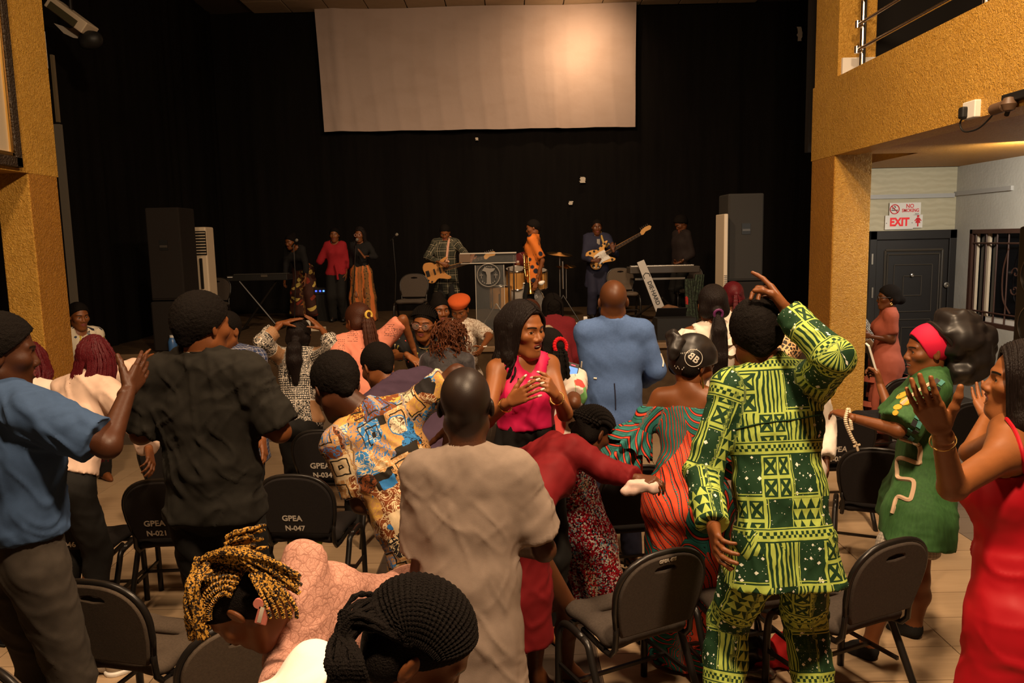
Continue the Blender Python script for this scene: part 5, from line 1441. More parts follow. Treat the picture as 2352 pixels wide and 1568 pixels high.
# ------------------------------------------------------------------ guitars (built flat: x along the neck, y across, z towards the player's front)
def guitar(name, label, F_, body, body_m, guard=None, spots=None, neck_l=.62, pick=None, head=None, dark_bridge=True, knobs=((-.17, -.10), (-.12, -.13)), pickups=(-.05, .02, .09)):
    e = empty(name, F_.translation); tag(e, label, 'guitar')
    n = 48; cl_ = bez(body + [body[0]], n)[:-1]; b = MB(); poly = [(p[0], p[1]) for p in cl_]
    if sum(poly[i][0] * poly[(i + 1) % n][1] - poly[(i + 1) % n][0] * poly[i][1] for i in range(n)) < 0: poly = poly[::-1]
    rings = [(.96, -.018), (1.0, -.010), (1.0, .010), (.96, .020)]; V = []
    for sc_, zz in rings: V += [F_ @ Vector((x_ * sc_, y_ * sc_, zz)) for x_, y_ in poly]
    F = [(i * n + k, i * n + (k + 1) % n, (i + 1) * n + (k + 1) % n, (i + 1) * n + k) for i in range(3) for k in range(n)] + [tuple(range(n - 1, -1, -1)), tuple(3 * n + k for k in range(n))]
    b.add(V, F); bo = b.build('body', body_m, e)
    T = lambda x_, y_, z_: tuple(F_ @ Vector((x_, y_, z_)))
    def bx(nm, cx_, cy_, cz_, sx_, sy_, sz_, m, par=e):
        R3 = F_.to_3x3(); return MB().box(T(cx_, cy_, cz_), (sx_, sy_, sz_), R3).build(nm, m, par)
    nk = MB(); nk.prism([(.10, -.030), (.10 + neck_l, -.022), (.10 + neck_l, .022), (.10, .030)], .028, F_ @ Matrix.Translation((0, 0, .010))); nko = nk.build('neck', Mat('maple_neck', (.42, .20, .06), .4).m, e)
    bx('fretboard', .10 + neck_l / 2, 0, .040, neck_l, .044, .006, Mat('fretboard', (.03, .016, .009), .5).m, nko)
    for k in range(12): bx('fret', .16 + neck_l * (1 - .5 ** (k / 7)) * 1.25 if False else .14 + neck_l * k / 12.5, 0, .0445, .004, .042, .003, STEEL, nko)
    hd_ = MB(); hd_.prism(head, .022, F_ @ Matrix.Translation((.10 + neck_l, 0, .012))); ho = hd_.build('headstock', Mat('maple_head', (.50, .26, .08), .4).m, e)
    for k in range(len(head) and 5): MB().tube([T(.10 + neck_l + .03 + .03 * k, .05, .02), T(.10 + neck_l + .03 + .03 * k, .085, .02)], .008, 6).build('tuning_peg', STEEL, ho, True)
    for px_ in pickups: bx('pickup', px_, 0, .026, .022, .085, .012, WHITE if guard else INK)
    bx('bridge', -.15, 0, .026, .05, .085, .014, STEEL if guard else INK)
    if guard: g = MB(); g.prism(guard, .005, F_ @ Matrix.Translation((0, 0, .020))); g.build('pickguard', WHITE, e)
    for kx, ky in knobs: MB().lathe([(.013, .02), (.012, .038), (.003, .040)], n=12, frame=F_ @ Matrix.Translation((kx, ky, 0))).build('knob', INK if not guard else WHITE, e, True)
    if spots:
        for sx_, sy_, r_ in spots: MB().lathe([(r_, .019), (r_, .0225), (.001, .0226)], n=14, frame=F_ @ Matrix.Translation((sx_, sy_, 0))).build('dark_spot', INK, e)
    for k in range(4): MB().tube([T(-.15, -.027 + .018 * k, .046), T(.10 + neck_l, -.015 + .010 * k, .048)], .0012, 4).build('string', STEEL, e)
    return e


SB = [(-.20, 0), (-.215, .09), (-.17, .155), (-.08, .150), (.0, .115), (.07, .135), (.16, .165), (.21, .155), (.15, .115), (.10, .06), (.10, -.03), (.13, -.09), (.18, -.135), (.15, -.165), (.06, -.135), (-.02, -.115), (-.10, -.16), (-.18, -.14), (-.215, -.08)]
SPT = [(-.17, .08, .022), (-.12, .12, .02), (-.05, .115, .018), (-.17, -.08, .024), (-.11, -.125, .022), (.09, .135, .02), (.15, .14, .018), (-.19, .0, .02), (-.13, .04, .016), (.13, -.13, .02), (.02, .11, .017), (-.04, -.11, .018)]
HDS = [(0, -.022), (0, .022), (.03, .045), (.10, .058), (.17, .050), (.19, .02), (.16, -.01), (.08, -.005), (.03, -.03)]
NAT = Mat('natural_wood_body', (.50, .23, .07), .35).m
HONEY = Mat('honey_wood_body', (.62, .32, .09), .35).m


def gframe(p0, p1, tilt=0.0):
    """frame whose x runs from the body centre p0 to the head p1, facing the hall"""
    x_ = nrm(p1 - p0); z_ = nrm(np.array([0, -1, tilt]) - x_ * (np.array([0, -1, tilt]) @ x_)); y_ = np.cross(z_, x_); return fr_m(p0, x_, y_, z_)


Fb = gframe(P(1005, 622, 12.60), P(1090, 598, 12.48)); Fb = Fb @ Matrix.Diagonal((1.06, 1.08, 1, 1))
guitar('bass_guitar', 'natural wood bass guitar with two dark pickups held by the man in plaid', Fb, SB, NAT, None, None, .66, head=HDS, pickups=(-.04, .05))
Fg = gframe(P(1380, 588, 12.84), P(1460, 543, 12.66)); Fg = Fg @ Matrix.Diagonal((1.06, 1.06, 1, 1))
guitar('electric_guitar', 'honey coloured electric guitar with dark spots and white pickguard', Fg, SB, HONEY, [(-.10, -.03), (-.08, -.10), (.0, -.09), (.12, -.10), (.10, .06), (.02, .07), (-.09, .05)], SPT, .60, head=HDS)

# trumpet held in front of the man in the orange shirt
e = empty('trumpet', P(1218, 640, 12.0)); tag(e, 'brass trumpet pointing down in front of the man in the orange shirt', 'trumpet')
t0, t1 = P(1213, 590, 12.0), P(1219, 675, 11.95); ax = nrm(t1 - t0); L = np.linalg.norm(t1 - t0); q = Vector(ax).to_track_quat('Z', 'Y').to_matrix().to_4x4()
Ft = Matrix.Translation(t0) @ q
MB().lathe([(.012, 0), (.014, L * .5), (.018, L * .75), (.032, L * .9), (.066, L), (.062, L), (.025, L * .89)], n=20, frame=Ft).build('bell', BRASS, e, True)
b = MB(); b.tube(bez([Ft @ Vector(v_) for v_ in ((0, 0, .02), (-.02, 0, -.03), (-.06, 0, -.03), (-.075, 0, .02), (-.075, 0, .26), (-.05, 0, .30), (-.03, 0, .27))], 24), .010, 8); b.tube([Ft @ Vector((-.075, 0, -.05)), Ft @ Vector((-.075, 0, .03))], .008, 8); b.build('tubing', BRASS, e, True)
for k in range(3): MB().tube([Ft @ Vector((-.09, 0, .10 + .035 * k)), Ft @ Vector((.02, 0, .10 + .035 * k))], .014, 10).build('valve', BRASS, e, True)

# ------------------------------------------------------------------ things on the floor
def shoe(px, py, yaw, label, kind='heel', m=INK, z=0.0, s=1.0, name='shoe'):
    c = PZ(px, py, z); e = empty(name, c, math.radians(yaw)); tag(e, label, 'shoe')
    def pb(nm, mb, mm, sm=True):
        o = mb.build(nm, mm, None, sm); o.parent = e; return o
    h = .085 if kind == 'heel' else .018
    sole = [(-.11, h + .0), (-.06, h * .8), (0, h * .25), (.05, .012), (.12, .010)]; b = MB(); V = []
    for i, (yy, zz) in enumerate(sole):
        wd = (.024, .026, .028, .040, .022)[i]; V += [(-wd, yy, zz), (wd, yy, zz), (wd, yy, zz + .010), (-wd, yy, zz + .010)]
    F = [(i * 4 + k, i * 4 + (k + 1) % 4, i * 4 + 4 + (k + 1) % 4, i * 4 + 4 + k) for i in range(4) for k in range(4)] + [(3, 2, 1, 0), (16, 17, 18, 19)]
    b.add(V, F); pb('sole', b, m, False)
    if kind == 'heel': pb('heel', MB().tube([(0, -.10, h), (0, -.098, 0)], [.016, .007], 8), m)
    for k, yy in enumerate((.04, .07, -.02)):
        b = MB(); b.tube([(.038 * math.cos(a_), yy + .012 * math.cos(a_ * 2), .02 + (.035 if k < 2 else .04 + h * .4) * math.sin(a_)) for a_ in np.linspace(0, math.pi, 10)], .006 if kind == 'heel' else .014, 6); pb('strap', b, m)
    if kind == 'heel': pb('ankle_strap', MB().tube([(.026 * math.cos(a_), -.095 + .03 * math.sin(a_), h + .045) for a_ in np.linspace(0, 2 * math.pi, 14)[:-1]], .004, 5, True), m)
    e.scale = (s, s, s); return e


shoe(1410, 1330, -62, 'black strappy high heel sandal beside the chair leg, nearer one', 'heel', s=1.05)
shoe(1447, 1312, -58, 'black strappy high heel sandal beside the chair leg, farther one', 'heel', s=1.05)
SNAKE = Mat('snake_print', (.3, .24, .16), .5); x, y, z = SNAKE.obj(); d, _, _ = SNAKE.voro(SNAKE.vec(x, y, z), 60); SNAKE.color(SNAKE.mix((d > .35), (.5, .42, .30), (.01, .01, .01))); SNAKE = SNAKE.m
shoe(1555, 1466, -80, 'snake print sandal under the chair next to the green suit', 'flat', SNAKE, s=1.1, name='sandal')
shoe(1510, 1470, -75, 'black sandal under the chair next to the green suit', 'flat', INK, s=1.1, name='sandal')

c = PZ(1722, 1528, 0); V_, Q_ = sdf([el(c + [0, 0, .09], (.10, .08, .085), .03), el(c + [-.05, .02, .14], (.06, .05, .05), .03), el(c + [.06, -.02, .07], (.06, .06, .065), .03)], .01).surf(); V_ = V_ + vnormals(V_, Q_) * (.008 * vnoise(V_ * 25, 2))[:, None]; V_[:, 2] = np.maximum(V_[:, 2], .003)
hb_ = link('handbag', mesh_np('handbag', V_, Q_, Mat('black_leather', (.012, .010, .010), .25, spec=.6).m)); tag(hb_, 'glossy black handbag on the floor between the green trouser legs', 'bag')
b = MB(); b.tube(bez([c + [-.07, 0, .14], c + [-.05, 0, .24], c + [.03, 0, .25], c + [.06, 0, .13]], 14), .008, 6); b.build('handle', Mat('bag_handle', (.02, .016, .015), .4).m, hb_, True)
c = PZ(1772, 1530, 0); V_, Q_ = sdf([el(c + [0, 0, .06], (.08, .06, .06), .03), el(c + [.05, .03, .10], (.045, .05, .06), .03), el(c + [-.06, -.03, .05], (.05, .05, .05), .03), el(c + [.08, -.02, .03], (.05, .03, .04), .03)], .01).surf(); V_ = V_ + vnormals(V_, Q_) * (.014 * vnoise(V_ * 22, 5))[:, None]; V_[:, 2] = np.maximum(V_[:, 2], .003)
tag(link('scarf', mesh_np('scarf', V_, Q_, cloth_mat('red_fleece', (.42, .012, .012)))), 'crumpled red fleece scarf on the floor beside the black handbag', 'scarf')
c = PZ(1745, 1560, 0); V_, Q_ = sdf([el(c + [0, 0, .025], (.07, .03, .025), .02), el(c + [.05, .02, .02], (.04, .03, .02), .02)], .008).surf(); V_ = V_ + vnormals(V_, Q_) * (.008 * vnoise(V_ * 40, 5))[:, None]
tag(link('wrapper', mesh_np('wrapper', V_, Q_, Mat('foil', (.35, .3, .25), .3, .8).m)), 'crumpled silvery wrapper on the floor by the handbag', 'wrapper')

PET = Mat('clear_bottle', (.95, .9, .85), .08); PET.b.inputs['Transmission Weight'].default_value = .9; PET.b.inputs['IOR'].default_value = 1.2; PET = PET.m


def bottle(px, py, Yd, cap_m, label, tint=None, z=0.0):
    c = P(px, py, Yd); zz = c[2] - .215; e = empty('bottle', (c[0], c[1], zz)); tag(e, label, 'bottle')
    MB().lathe([(.028, 0), (.033, .01), (.033, .12), (.030, .15), (.016, .185), (.014, .20)], (c[0], c[1], zz), 18).build('bottle_body', tint or PET, e, True)
    MB().lathe([(.017, .195), (.017, .22), (.004, .222)], (c[0], c[1], zz), 14).build('cap', cap_m, e, True)
    MB().lathe([(.0338, .05), (.0338, .11)], (c[0], c[1], zz), 18).build('wrapper_label', Mat('bottle_label', (.45, .2, .12), .5).m, e, True)


def bottle_floor(px, py, cap_m, label, tint=None):
    c = PZ(px, py, .22); bottle(px, py, c[1], cap_m, label, tint)


REDC = Mat('red_cap', (.55, .02, .02), .4).m
bottle_floor(160, 1538, REDC, 'plastic bottle with a red cap on the floor under the corner chair')
bottle_floor(480, 1540, REDC, 'plastic bottle with a red cap near the bright white shirt')
GRN = Mat('green_glass', (.05, .25, .05), .15); GRN.b.inputs['Transmission Weight'].default_value = .6
bottle_floor(143, 1322, Mat('green_cap', (.03, .2, .04), .4).m, 'green bottle behind the corner chair', GRN.m)
c = P(393, 793, 9.9); e = empty('bottle', (c[0], 9.95, SZ)); tag(e, 'blue bottle standing on the stage edge before the subwoofer', 'bottle')
MB().lathe([(.05, 0), (.055, .02), (.055, .13), (.04, .17), (.03, .19)], (c[0], 9.95, SZ), 16).build('bottle_body', Mat('blue_plastic', (.05, .14, .36), .3).m, e, True); MB().lathe([(.032, .185), (.032, .215), (.005, .218)], (c[0], 9.95, SZ), 14).build('cap', WHITE, e, True)
# phone, plastic bag and trainer at the lower left
c = PZ(28, 1458, .49); e = empty('smartphone', c); tag(e, 'dark phone lying on the corner chair at the left edge', 'phone')
R = Matrix.Rotation(math.radians(-12), 3, 'Z'); MB().box(c, (.10, .18, .012), R, .004).build('case', INK, e); MB().box(c + np.array([0, 0, .007]), (.09, .165, .002), R).build('screen', Mat('dark_glass', (.01, .01, .012), .08).m, e)
c = PZ(255, 1532, 0); V_, Q_ = sdf([el(c + [0, 0, .05], (.17, .09, .04), .03), el(c + [.08, .02, .05], (.09, .08, .035), .03)], .012).surf(); V_ = V_ + vnormals(V_, Q_) * (.016 * (1 - 2 * np.abs(vnoise(V_ * 22, 5))))[:, None]; V_[:, 2] = np.maximum(V_[:, 2], .002)
tag(link('plastic_bag', mesh_np('plastic_bag', V_, Q_, Mat('grey_polythene', (.20, .16, .12), .2, spec=.8).m)), 'shiny crumpled polythene bag on the floor under the corner chair', 'bag')


def trainer(px, py, yaw, label, m, z=0.0):
    c = PZ(px, py, z); a_ = math.radians(yaw); f_ = np.array([-math.sin(a_), math.cos(a_), 0]); r_ = np.array([math.cos(a_), math.sin(a_), 0]); U = np.array([0, 0, 1.0])
    z0 = [(c + U * .02, -U)]; V_, Q_ = sdf([rc(c - f_ * .08 + U * .05, c + f_ * .09 + U * .035, .048, .036, .03, z0), rc(c - f_ * .07 + U * .09, c + f_ * .02 + U * .06, .042, .035, .03)], .009).surf()
    e = empty('trainer', c, 0); tag(e, label, 'shoe'); u = link('upper', mesh_np('upper', V_, Q_, m), e)
    V_, Q_ = sdf([rc(c - f_ * .08 + U * .02, c + f_ * .09 + U * .02, .056, .042, .03, [(c + U * .028, U), (c + U * .002, -U)])], .009).surf(); link('sole', mesh_np('sole', V_, Q_, WHITE), e)
    b = MB()
    for k in range(4): b.tube([c + f_ * (.0 + .02 * k) + r_ * q + U * (.085 - .008 * k + .008 * (q == 0)) for q in (-.02, 0, .02)], .004, 5)
    b.build('laces', INK, e, True)


trainer(308, 1535, -60, 'pale trainer with a dark tongue beside the polythene bag', Mat('pale_canvas', (.34, .27, .19), .8).m)
# trainer-like pale cable block and mixer leg at stage edge
c = P(1100, 0, 10)
c = P(1345, 722, 11.6); e = empty('power_strip', (c[0], 11.9, SZ)); tag(e, 'cream power strip on the stage near the guitarist feet', 'power strip'); MB().box((c[0], 11.9, SZ + .03), (.36, .07, .05), bev=.008).build('strip', CREAM, e); MB().box((c[0] + .02, 11.86, SZ + .10), (.06, .06, .10), bev=.01).build('adaptor', WHITE, e)
c = P(708, 740, 12.1); e = empty('water_cup', (c[0], 12.1, SZ)); tag(e, 'white cup on a pale block on the stage behind the salmon top', 'cup'); MB().box((c[0] + .05, 12.1, SZ + .025), (.40, .2, .05), bev=.008).build('block', CREAM, e); MB().lathe([(.03, .05), (.038, .16), (.034, .16), (.028, .06)], (c[0], 12.1, SZ), 14).build('cup', WHITE, e, True)
# crumpled cloth bag under the keyboard
c = P(1545, 700, 11.6); V_, Q_ = sdf([el((c[0], 11.7, SZ + .16), (.18, .14, .16), .05), el((c[0] - .12, 11.7, SZ + .12), (.12, .1, .12), .05), el((c[0] + .1, 11.65, SZ + .08), (.12, .1, .08), .05)], .02).surf(); V_ = V_ + vnormals(V_, Q_) * (.02 * vnoise(V_ * 12, 5))[:, None]; V_[:, 2] = np.maximum(V_[:, 2], SZ + .003)
tag(link('cloth_bag', mesh_np('cloth_bag', V_, Q_, cloth_mat('brown_canvas', (.16, .075, .035)))), 'brown cloth bag slumped under the right keyboard', 'bag')
# green paper under chair
c = PZ(690, 1262, .0)
tag(MB().box(PZ(700, 1252, .30), (.20, .12, .008), Matrix.Rotation(.1, 3, 'Z')).build('green_folder', Mat('lime_plastic', (.28, .40, .02), .5).m), 'lime green folder resting under the seat of chair 047', 'folder')
# ------------------------------------------------------------------ cloths
def K(m): return m.m


def green_suit():
    m = Mat('green_motif_cotton', (.3, .4, .1), .8, spec=.2); u, v, w = m.attr('pat'); u = u + w * .037
    u = u + (m.noise(m.vec(u * 5, v * 5), 3, 2) - .5) * .015
    L, D = (.36, .46, .085), (.010, .038, .014); LW = (.72, .74, .62)
    U, V = u / .115, v / .155; iu, iv, fu, fv = U.fl(), V.fl(), U.fr(), V.fr()
    ck = (iu + iv).mod(2.0) > .5
    d, _, _ = m.voro(m.vec(u, v), 34, 'F1', 'MANHATTAN'); d3, _, _ = m.voro(m.vec(u, v), 75, 'F1', 'MANHATTAN')
    dots = ((d < .30) + (d3 < .17)).mn(1)
    line = ((fu < .06) + fu.band(.10, .13) + (fv < .05) + fv.band(.09, .115) + (fu > .96)).mn(1)
    nz = m.noise(m.vec(u * 60, v * 9, w), 1.0, 1, .4); n2 = m.noise(m.vec(u * 20, v * 70, w), 1.0, 2, 1.0)
    st = ((u * 330 + nz * 6).sin() > -.2)
    wv = (((v * 230 + n2 * 7).sin()) > -.25)
    tri = ((u * 26).fr() - .5).ab() * 2 > (v * 26).fr()
    zone = m.white(iu * 3 + 1, iv * 2 + w); lightp = m.layers(D, (st * (zone < .5), L), (wv * zone.band(.5, .8), L), ((zone > .8), m.mix(tri, L, D)))
    darkp = m.layers(D, (dots, LW), (line, L))
    c = m.mix(ck, lightp, darkp)
    V2 = v / .31; f2 = V2.fr(); band = f2 < .17; tz = ((u * 44 + (f2 * 12).fl() * .5).fr() > .5) * f2.band(.05, .125); bl = (f2 < .018) + f2.band(.145, .158)
    c = m.mix(band, c, m.layers(L, (tz, D), (bl, D)))
    cross = m.white(iu + 7, iv + 3 + w * 3) > .82
    x_, y_ = ((fu * 2).fr() - .5).ab(), ((fv * 2).fr() - .5).ab(); star = ((x_ - y_).ab() > .14) * (x_.mx(y_) < .34); box = x_.mx(y_) > .42
    c = m.mix(cross * (1 - band), c, m.layers(D, (star, L), (box, L)))
    return K(m.color(c))


def floral():
    m = Mat('hawaiian_print', (.3, .2, .1), .75, spec=.2); u, v, w = m.attr('pat'); p = m.vec(u + w * .31, v, 0); wz = m.noise(p, 9, 3, 1.0)
    pw = m.vec(u + w * .31 + wz * .03, v + wz * .03, 0)
    d, cc, _ = m.voro(pw, 12, 'F1', 'CHEBYCHEV')
    c = m.ramp(cc[0], [(0, (.17, .045, .012)), (.2, (.45, .24, .09)), (.42, (.03, .18, .46)), (.58, (.012, .010, .010)), (.70, (.45, .24, .09)), (.82, (.62, .48, .30)), (.92, (.17, .045, .012))])
    lines = (m.noise(p, 26, 2, 2.2) - .5).ab() < .035; c = m.mix(lines, c, m.ramp(cc[1], [(0, (.60, .46, .27)), (.4, (.03, .16, .42)), (.65, (.012, .01, .01)), (.8, (.55, .33, .06))]))
    rg = (d * 22).sin() > .75; c = m.mix(rg * (cc[2] > .6), c, (.02, .015, .01))
    d2, c2, _ = m.voro(p, 4.6); fl = d2 + (m.noise(p, 13, 1) - .5) * .36
    c = m.layers(c, (fl < .22, (.03, .16, .42)), (fl < .195, (.66, .55, .38)), ((fl < .195) * ((m.noise(p, 30, 2, 1.5) - .5).ab() < .03), (.10, .05, .03)), (d2 < .05, (.16, .05, .012)))
    return K(m.color(c))


def stripes():
    m = Mat('wave_stripe_wax_print', (.5, .1, .05), .7, spec=.2); u, v, w = m.attr('pat'); p = m.vec(u + w * .23, v, 0)
    d, cc, _ = m.voro(m.vec(u * .9 + w * .23 + m.noise(p, 4, 1) * .05, v * .55, 0), 4.0); r = (d * 17 + m.noise(p, 4, 1) * .8); f = r.fr()
    a = m.ramp(f, [(0, (.025, .16, .14)), (.34, (.01, .01, .01)), (.46, (.60, .050, .022)), (.66, (.01, .01, .01)), (.76, (.025, .16, .14)), (.95, (.01, .01, .01))])
    g = ((u * .9 + v * .45 + m.noise(p, 5, 1) * .08) * 26).fr(); dot = ((v * 95).fr() - .5).ab() < .3
    b = m.ramp(g, [(0, (.66, .075, .028)), (.55, (.01, .01, .01)), (.60, (.55, .045, .02)), (.88, (.01, .01, .01))]); b = m.mix(g.band(.60, .70) * dot, b, (.03, .22, .19))
    return K(m.color(m.mix((cc[0] > .72), a, b)))


def bw_print():
    m = Mat('black_white_print', (.3, .3, .3), .7); u, v, w = m.attr('pat'); p = m.vec(u + w * .13, v, 0); W_ = (.62, .54, .45); B_ = (.010, .009, .008)
    d, _, _ = m.voro(p, 62, rand=.25); a = m.mix((d < .36), B_, W_); b = m.mix(((m.noise(p, 46, 1, 1.2) - .5).ab() < .045), B_, W_)
    U, V = (u / .13), (v / .16); z_ = m.white(U.fl() + w, V.fl()); c = m.mix((z_ > .5), a, b); ed = (U.fr() < .04) + (V.fr() < .03)
    c = m.layers(c, (ed, W_), ((z_ > .96), (.28, .14, .06))); return K(m.color(c))


def plaid(name, base, l1, l2, sc=.09, bump=0):
    m = Mat(name, base, .85, spec=.15); u, v, w = m.attr('pat'); fu, fv = ((u + 5) / sc).fr(), ((v + 5) / sc).fr()
    c = m.layers(base, (((fu > .62) + (fv > .62)) * .28, l2), (fu.band(.10, .17), l1), (fv.band(.10, .17), l1), (fu.band(.40, .44) * .6, l1), (fv.band(.40, .44) * .6, l1)); return K(m.color(c))


def spots(name, base, sp, sc=9, th=.24, sp2=None, el_=.45):
    m = Mat(name, base, .75, spec=.2); u, v, w = m.attr('pat'); d, cc, _ = m.voro(m.vec(u + w * .17, v * el_ * 2, 0), sc)
    c = m.layers(base, ((d < th + .07) * .6, tuple(q * .4 for q in base)), (d < th, sp))
    if sp2: c = m.layers(c, ((d < th) * (cc[1] > .5), sp2))
    return K(m.color(c))


def confetti(name, base, cols, sc=14, th=.5):
    m = Mat(name, base, .75, spec=.2); u, v, w = m.attr('pat'); p = m.vec(u + w * .21, v, 0); d, cc, _ = m.voro(p, sc); n = m.noise(p, sc * 1.6, 2)
    k = len(cols); c = m.mix(((d + n * .5 - .25) < th * .6), base, m.ramp(cc[0], [(i / k, q) for i, q in enumerate(cols)])); return K(m.color(c))


def sequins():
    m = Mat('sequins', (.2, .02, .03), .25, .6); x, y, z = m.obj(); p = m.vec(x, y, z); d, cc, col = m.voro(p, 130); n = m.noise(p, 9, 2)
    c = m.ramp(cc[0] + (n - .5) * 1.1, [(0, (.35, .008, .02)), (.35, (.03, .01, .01)), (.55, (.55, .52, .48)), (.72, (.45, .01, .03)), (.82, (.75, .72, .66)), (.94, (.1, .25, .35))])
    m.color(c); nm = m.N('Normal'); 
    b = m.N('Bump'); b.inputs['Strength'].default_value = 1.0; b.inputs['Distance'].default_value = .02; m.nt.links.new(cc[1].k, b.inputs['Height']); m.nt.links.new(b.outputs[0], m.b.inputs['Normal']); return K(m)


def lace(name, a, b, sc=30):
    m = Mat(name, a, .85); x, y, z = m.obj(); p0 = m.vec(x, y, z); nz = m.noise(p0, 30, 2); p = m.vec(x + nz * .03, y + nz * .03, z + nz * .03); d, cc, _ = m.voro(p, sc); e, _, _ = m.voro(p, sc * 2.2, 'DISTANCE_TO_EDGE'); e2, _, _ = m.voro(p, sc, 'DISTANCE_TO_EDGE')
    gap = (e2 < .05) + (e < .05) * .7; m.color(m.layers(a, (gap.mn(1), b))); m.bump(e2.mn(.15) * 5 + e.mn(.1) * 4, .3, .004); return K(m)


def velvet(name, a, hi):
    m = Mat(name, a, .7); m.b.inputs['Sheen Weight'].default_value = .9; m.b.inputs['Sheen Tint'].default_value = (*hi, 1); m.b.inputs['Sheen Roughness'].default_value = .35
    x, y, z = m.obj(); n = m.noise(m.vec(x, y, z), 20, 4, 1.5); m.color(m.mix((n - .4) * 3, tuple(q * .4 for q in a), a)); m.bump(n, .25, .008); return K(m)


def leopard():
    m = Mat('leopard_print', (.4, .2, .08), .7); x, y, z = m.obj(); p = m.vec(x, y, z); e, _, _ = m.voro(p, 42, 'DISTANCE_TO_EDGE'); m.color(m.mix((e < .12), (.014, .008, .005), (.62, .36, .16))); return K(m)


def skirt_orange():
    m = Mat('orange_stripe_print', (.5, .2, .05), .8); u, v, w = m.attr('pat'); x, y, z = m.obj(); n = m.noise(m.vec(u * 8, v * 20), 2, 3); s_ = ((u * 62 + m.noise(m.vec(u * 2, v * 3), 3, 1) * 3).sin() > .35)
    d, cc, _ = m.voro(m.vec(u, v, 0), 22); b = m.mix((d < .3), (.20, .085, .018), (.045, .030, .010)); m.color(m.mix(s_, b, (.52, .13, .022))); return K(m)


GSUIT, FLOR, STRP, BWP, SEQ = green_suit(), floral(), stripes(), bw_print(), sequins()
PLAIDG = plaid('dark_green_plaid', (.020, .020, .014), (.26, .22, .15), (.05, .05, .035), .13)
PLAIDB = plaid('navy_check_shirt', (.014, .020, .055), (.40, .38, .40), (.03, .05, .12), .026)
GING = plaid('gingham', (.55, .48, .40), (.02, .02, .02), (.02, .02, .02), .016)
ORNG = spots('orange_leaf_shirt', (.54, .14, .02), (.010, .012, .025), 10, .34)
BLFLO = confetti('black_floral_blouse', (.012, .011, .011), [(.55, .42, .22), (.5, .05, .03), (.3, .25, .05), (.6, .55, .45), (.04, .12, .2)], 24, .30)
WHFLO = confetti('white_floral_shirt', (.56, .49, .38), [(.03, .04, .08), (.45, .33, .04), (.08, .10, .14), (.02, .02, .03)], 20, .62)
MULTI = confetti('red_white_green_print', (.62, .52, .45), [(.02, .02, .02), (.62, .07, .06), (.15, .36, .12), (.65, .55, .48), (.02, .02, .02)], 9, .8)
SKFL = confetti('autumn_flower_skirt', (.050, .018, .012), [(.50, .34, .08), (.42, .10, .02), (.55, .40, .10), (.22, .03, .015)], 13, .58)
SKOR = skirt_orange()
GRAYT = cloth_mat('taupe_grey_jersey', (.225, .170, .135), .9, .12, 40)
BLACKT = cloth_mat('black_jersey', (.014, .012, .009), .9, .25, 40)
BLUET = cloth_mat('blue_cotton', (.040, .075, .155), .85, .15, 40)
BLACKP = cloth_mat('black_trouser', (.010, .009, .008), .85)
JEANS = cloth_mat('washed_black_denim', (.045, .036, .028), .9, .5, 16)
mt = Mat('fuchsia_satin', (.52, .008, .072), .6, spec=.3); PINK = mt.m
SCARL = Mat('scarlet_satin', (.38, .003, .010), .55, spec=.3).m
MAROON = cloth_mat('maroon_jersey', (.15, .006, .008), .75, .15, 20)
MAROON2 = cloth_mat('wine_knit', (.14, .010, .014), .9, .15, 60)
BLAZER = cloth_mat('blue_linen', (.075, .135, .30), .85, .2, 90, .4)
WHITEC = cloth_mat('white_cotton', (.72, .62, .53), .8, .06, 20)
BRIGHTW = cloth_mat('bright_white_cotton', (.82, .78, .70), .8, .04, 20)
BLUSH = cloth_mat('blush_satin', (.66, .47, .37), .6, .1, 12)
SALM = cloth_mat('salmon_cotton', (.62, .215, .14), .85, .1, 30)
SALM2 = None
CORAL = cloth_mat('coral_crepe', (.30, .075, .045), .85, .1, 30)
PURP = cloth_mat('plum_jersey', (.045, .025, .045), .85, .15, 30)
VELV = velvet('grey_velvet', (.035, .028, .032), (.55, .5, .55))
LACEP = lace('dusty_pink_lace', (.50, .25, .185), (.34, .155, .11), 38)
LACEW = lace('white_lace', (.62, .55, .46), (.22, .13, .08))
mt = Mat('green_ribbed_velour', (.02, .085, .018), .8); x, y, z = mt.obj(); n = mt.noise(mt.vec(x * 60, y * 60, z * 4), 1.5, 3); mt.color(mt.mix(n, (.012, .055, .010), (.040, .135, .028))); mt.bump(n, .4, .004); GREENV = mt.m
REDBL = cloth_mat('red_blouse', (.26, .012, .018), .85, .15, 60)
NAVY = cloth_mat('navy_native_wear', (.018, .018, .036), .8, .2, 30)
DARKSH = cloth_mat('dark_brown_shirt', (.016, .010, .009), .8, .2, 30)
BLKTOP = cloth_mat('black_top', (.010, .009, .009), .85)
SATB = Mat('black_satin', (.014, .011, .010), .42, spec=.35).m
HOTP = cloth_mat('hot_pink_jersey', (.62, .012, .05), .7, .08, 20)
ORB = cloth_mat('orange_felt', (.50, .085, .018), .9, .08, 60)
PEARL = Mat('cream_bead', (.60, .46, .30), .35).m
TAN = Mat('black_shoe_leather', (.012, .010, .009), .4).m
FUZZ = cloth_mat('black_fleece', (.012, .011, .010), .95, .3, 200, .8)
PIPING = Mat('white_piping', (.66, .58, .48), .7).m


def on_surf(o, px, py):
    """where the sight line of (px, py) meets an object's mesh (world coordinates)"""
    d = nrm(ray(px, py)); off = Vector(o.location) if o.parent is None else Vector((0, 0, 0))
    ok, loc, n, i = o.ray_cast(Vector(CAM) - off, Vector(d))
    return (np.array(loc + off), np.array(n)) if ok else (None, None)


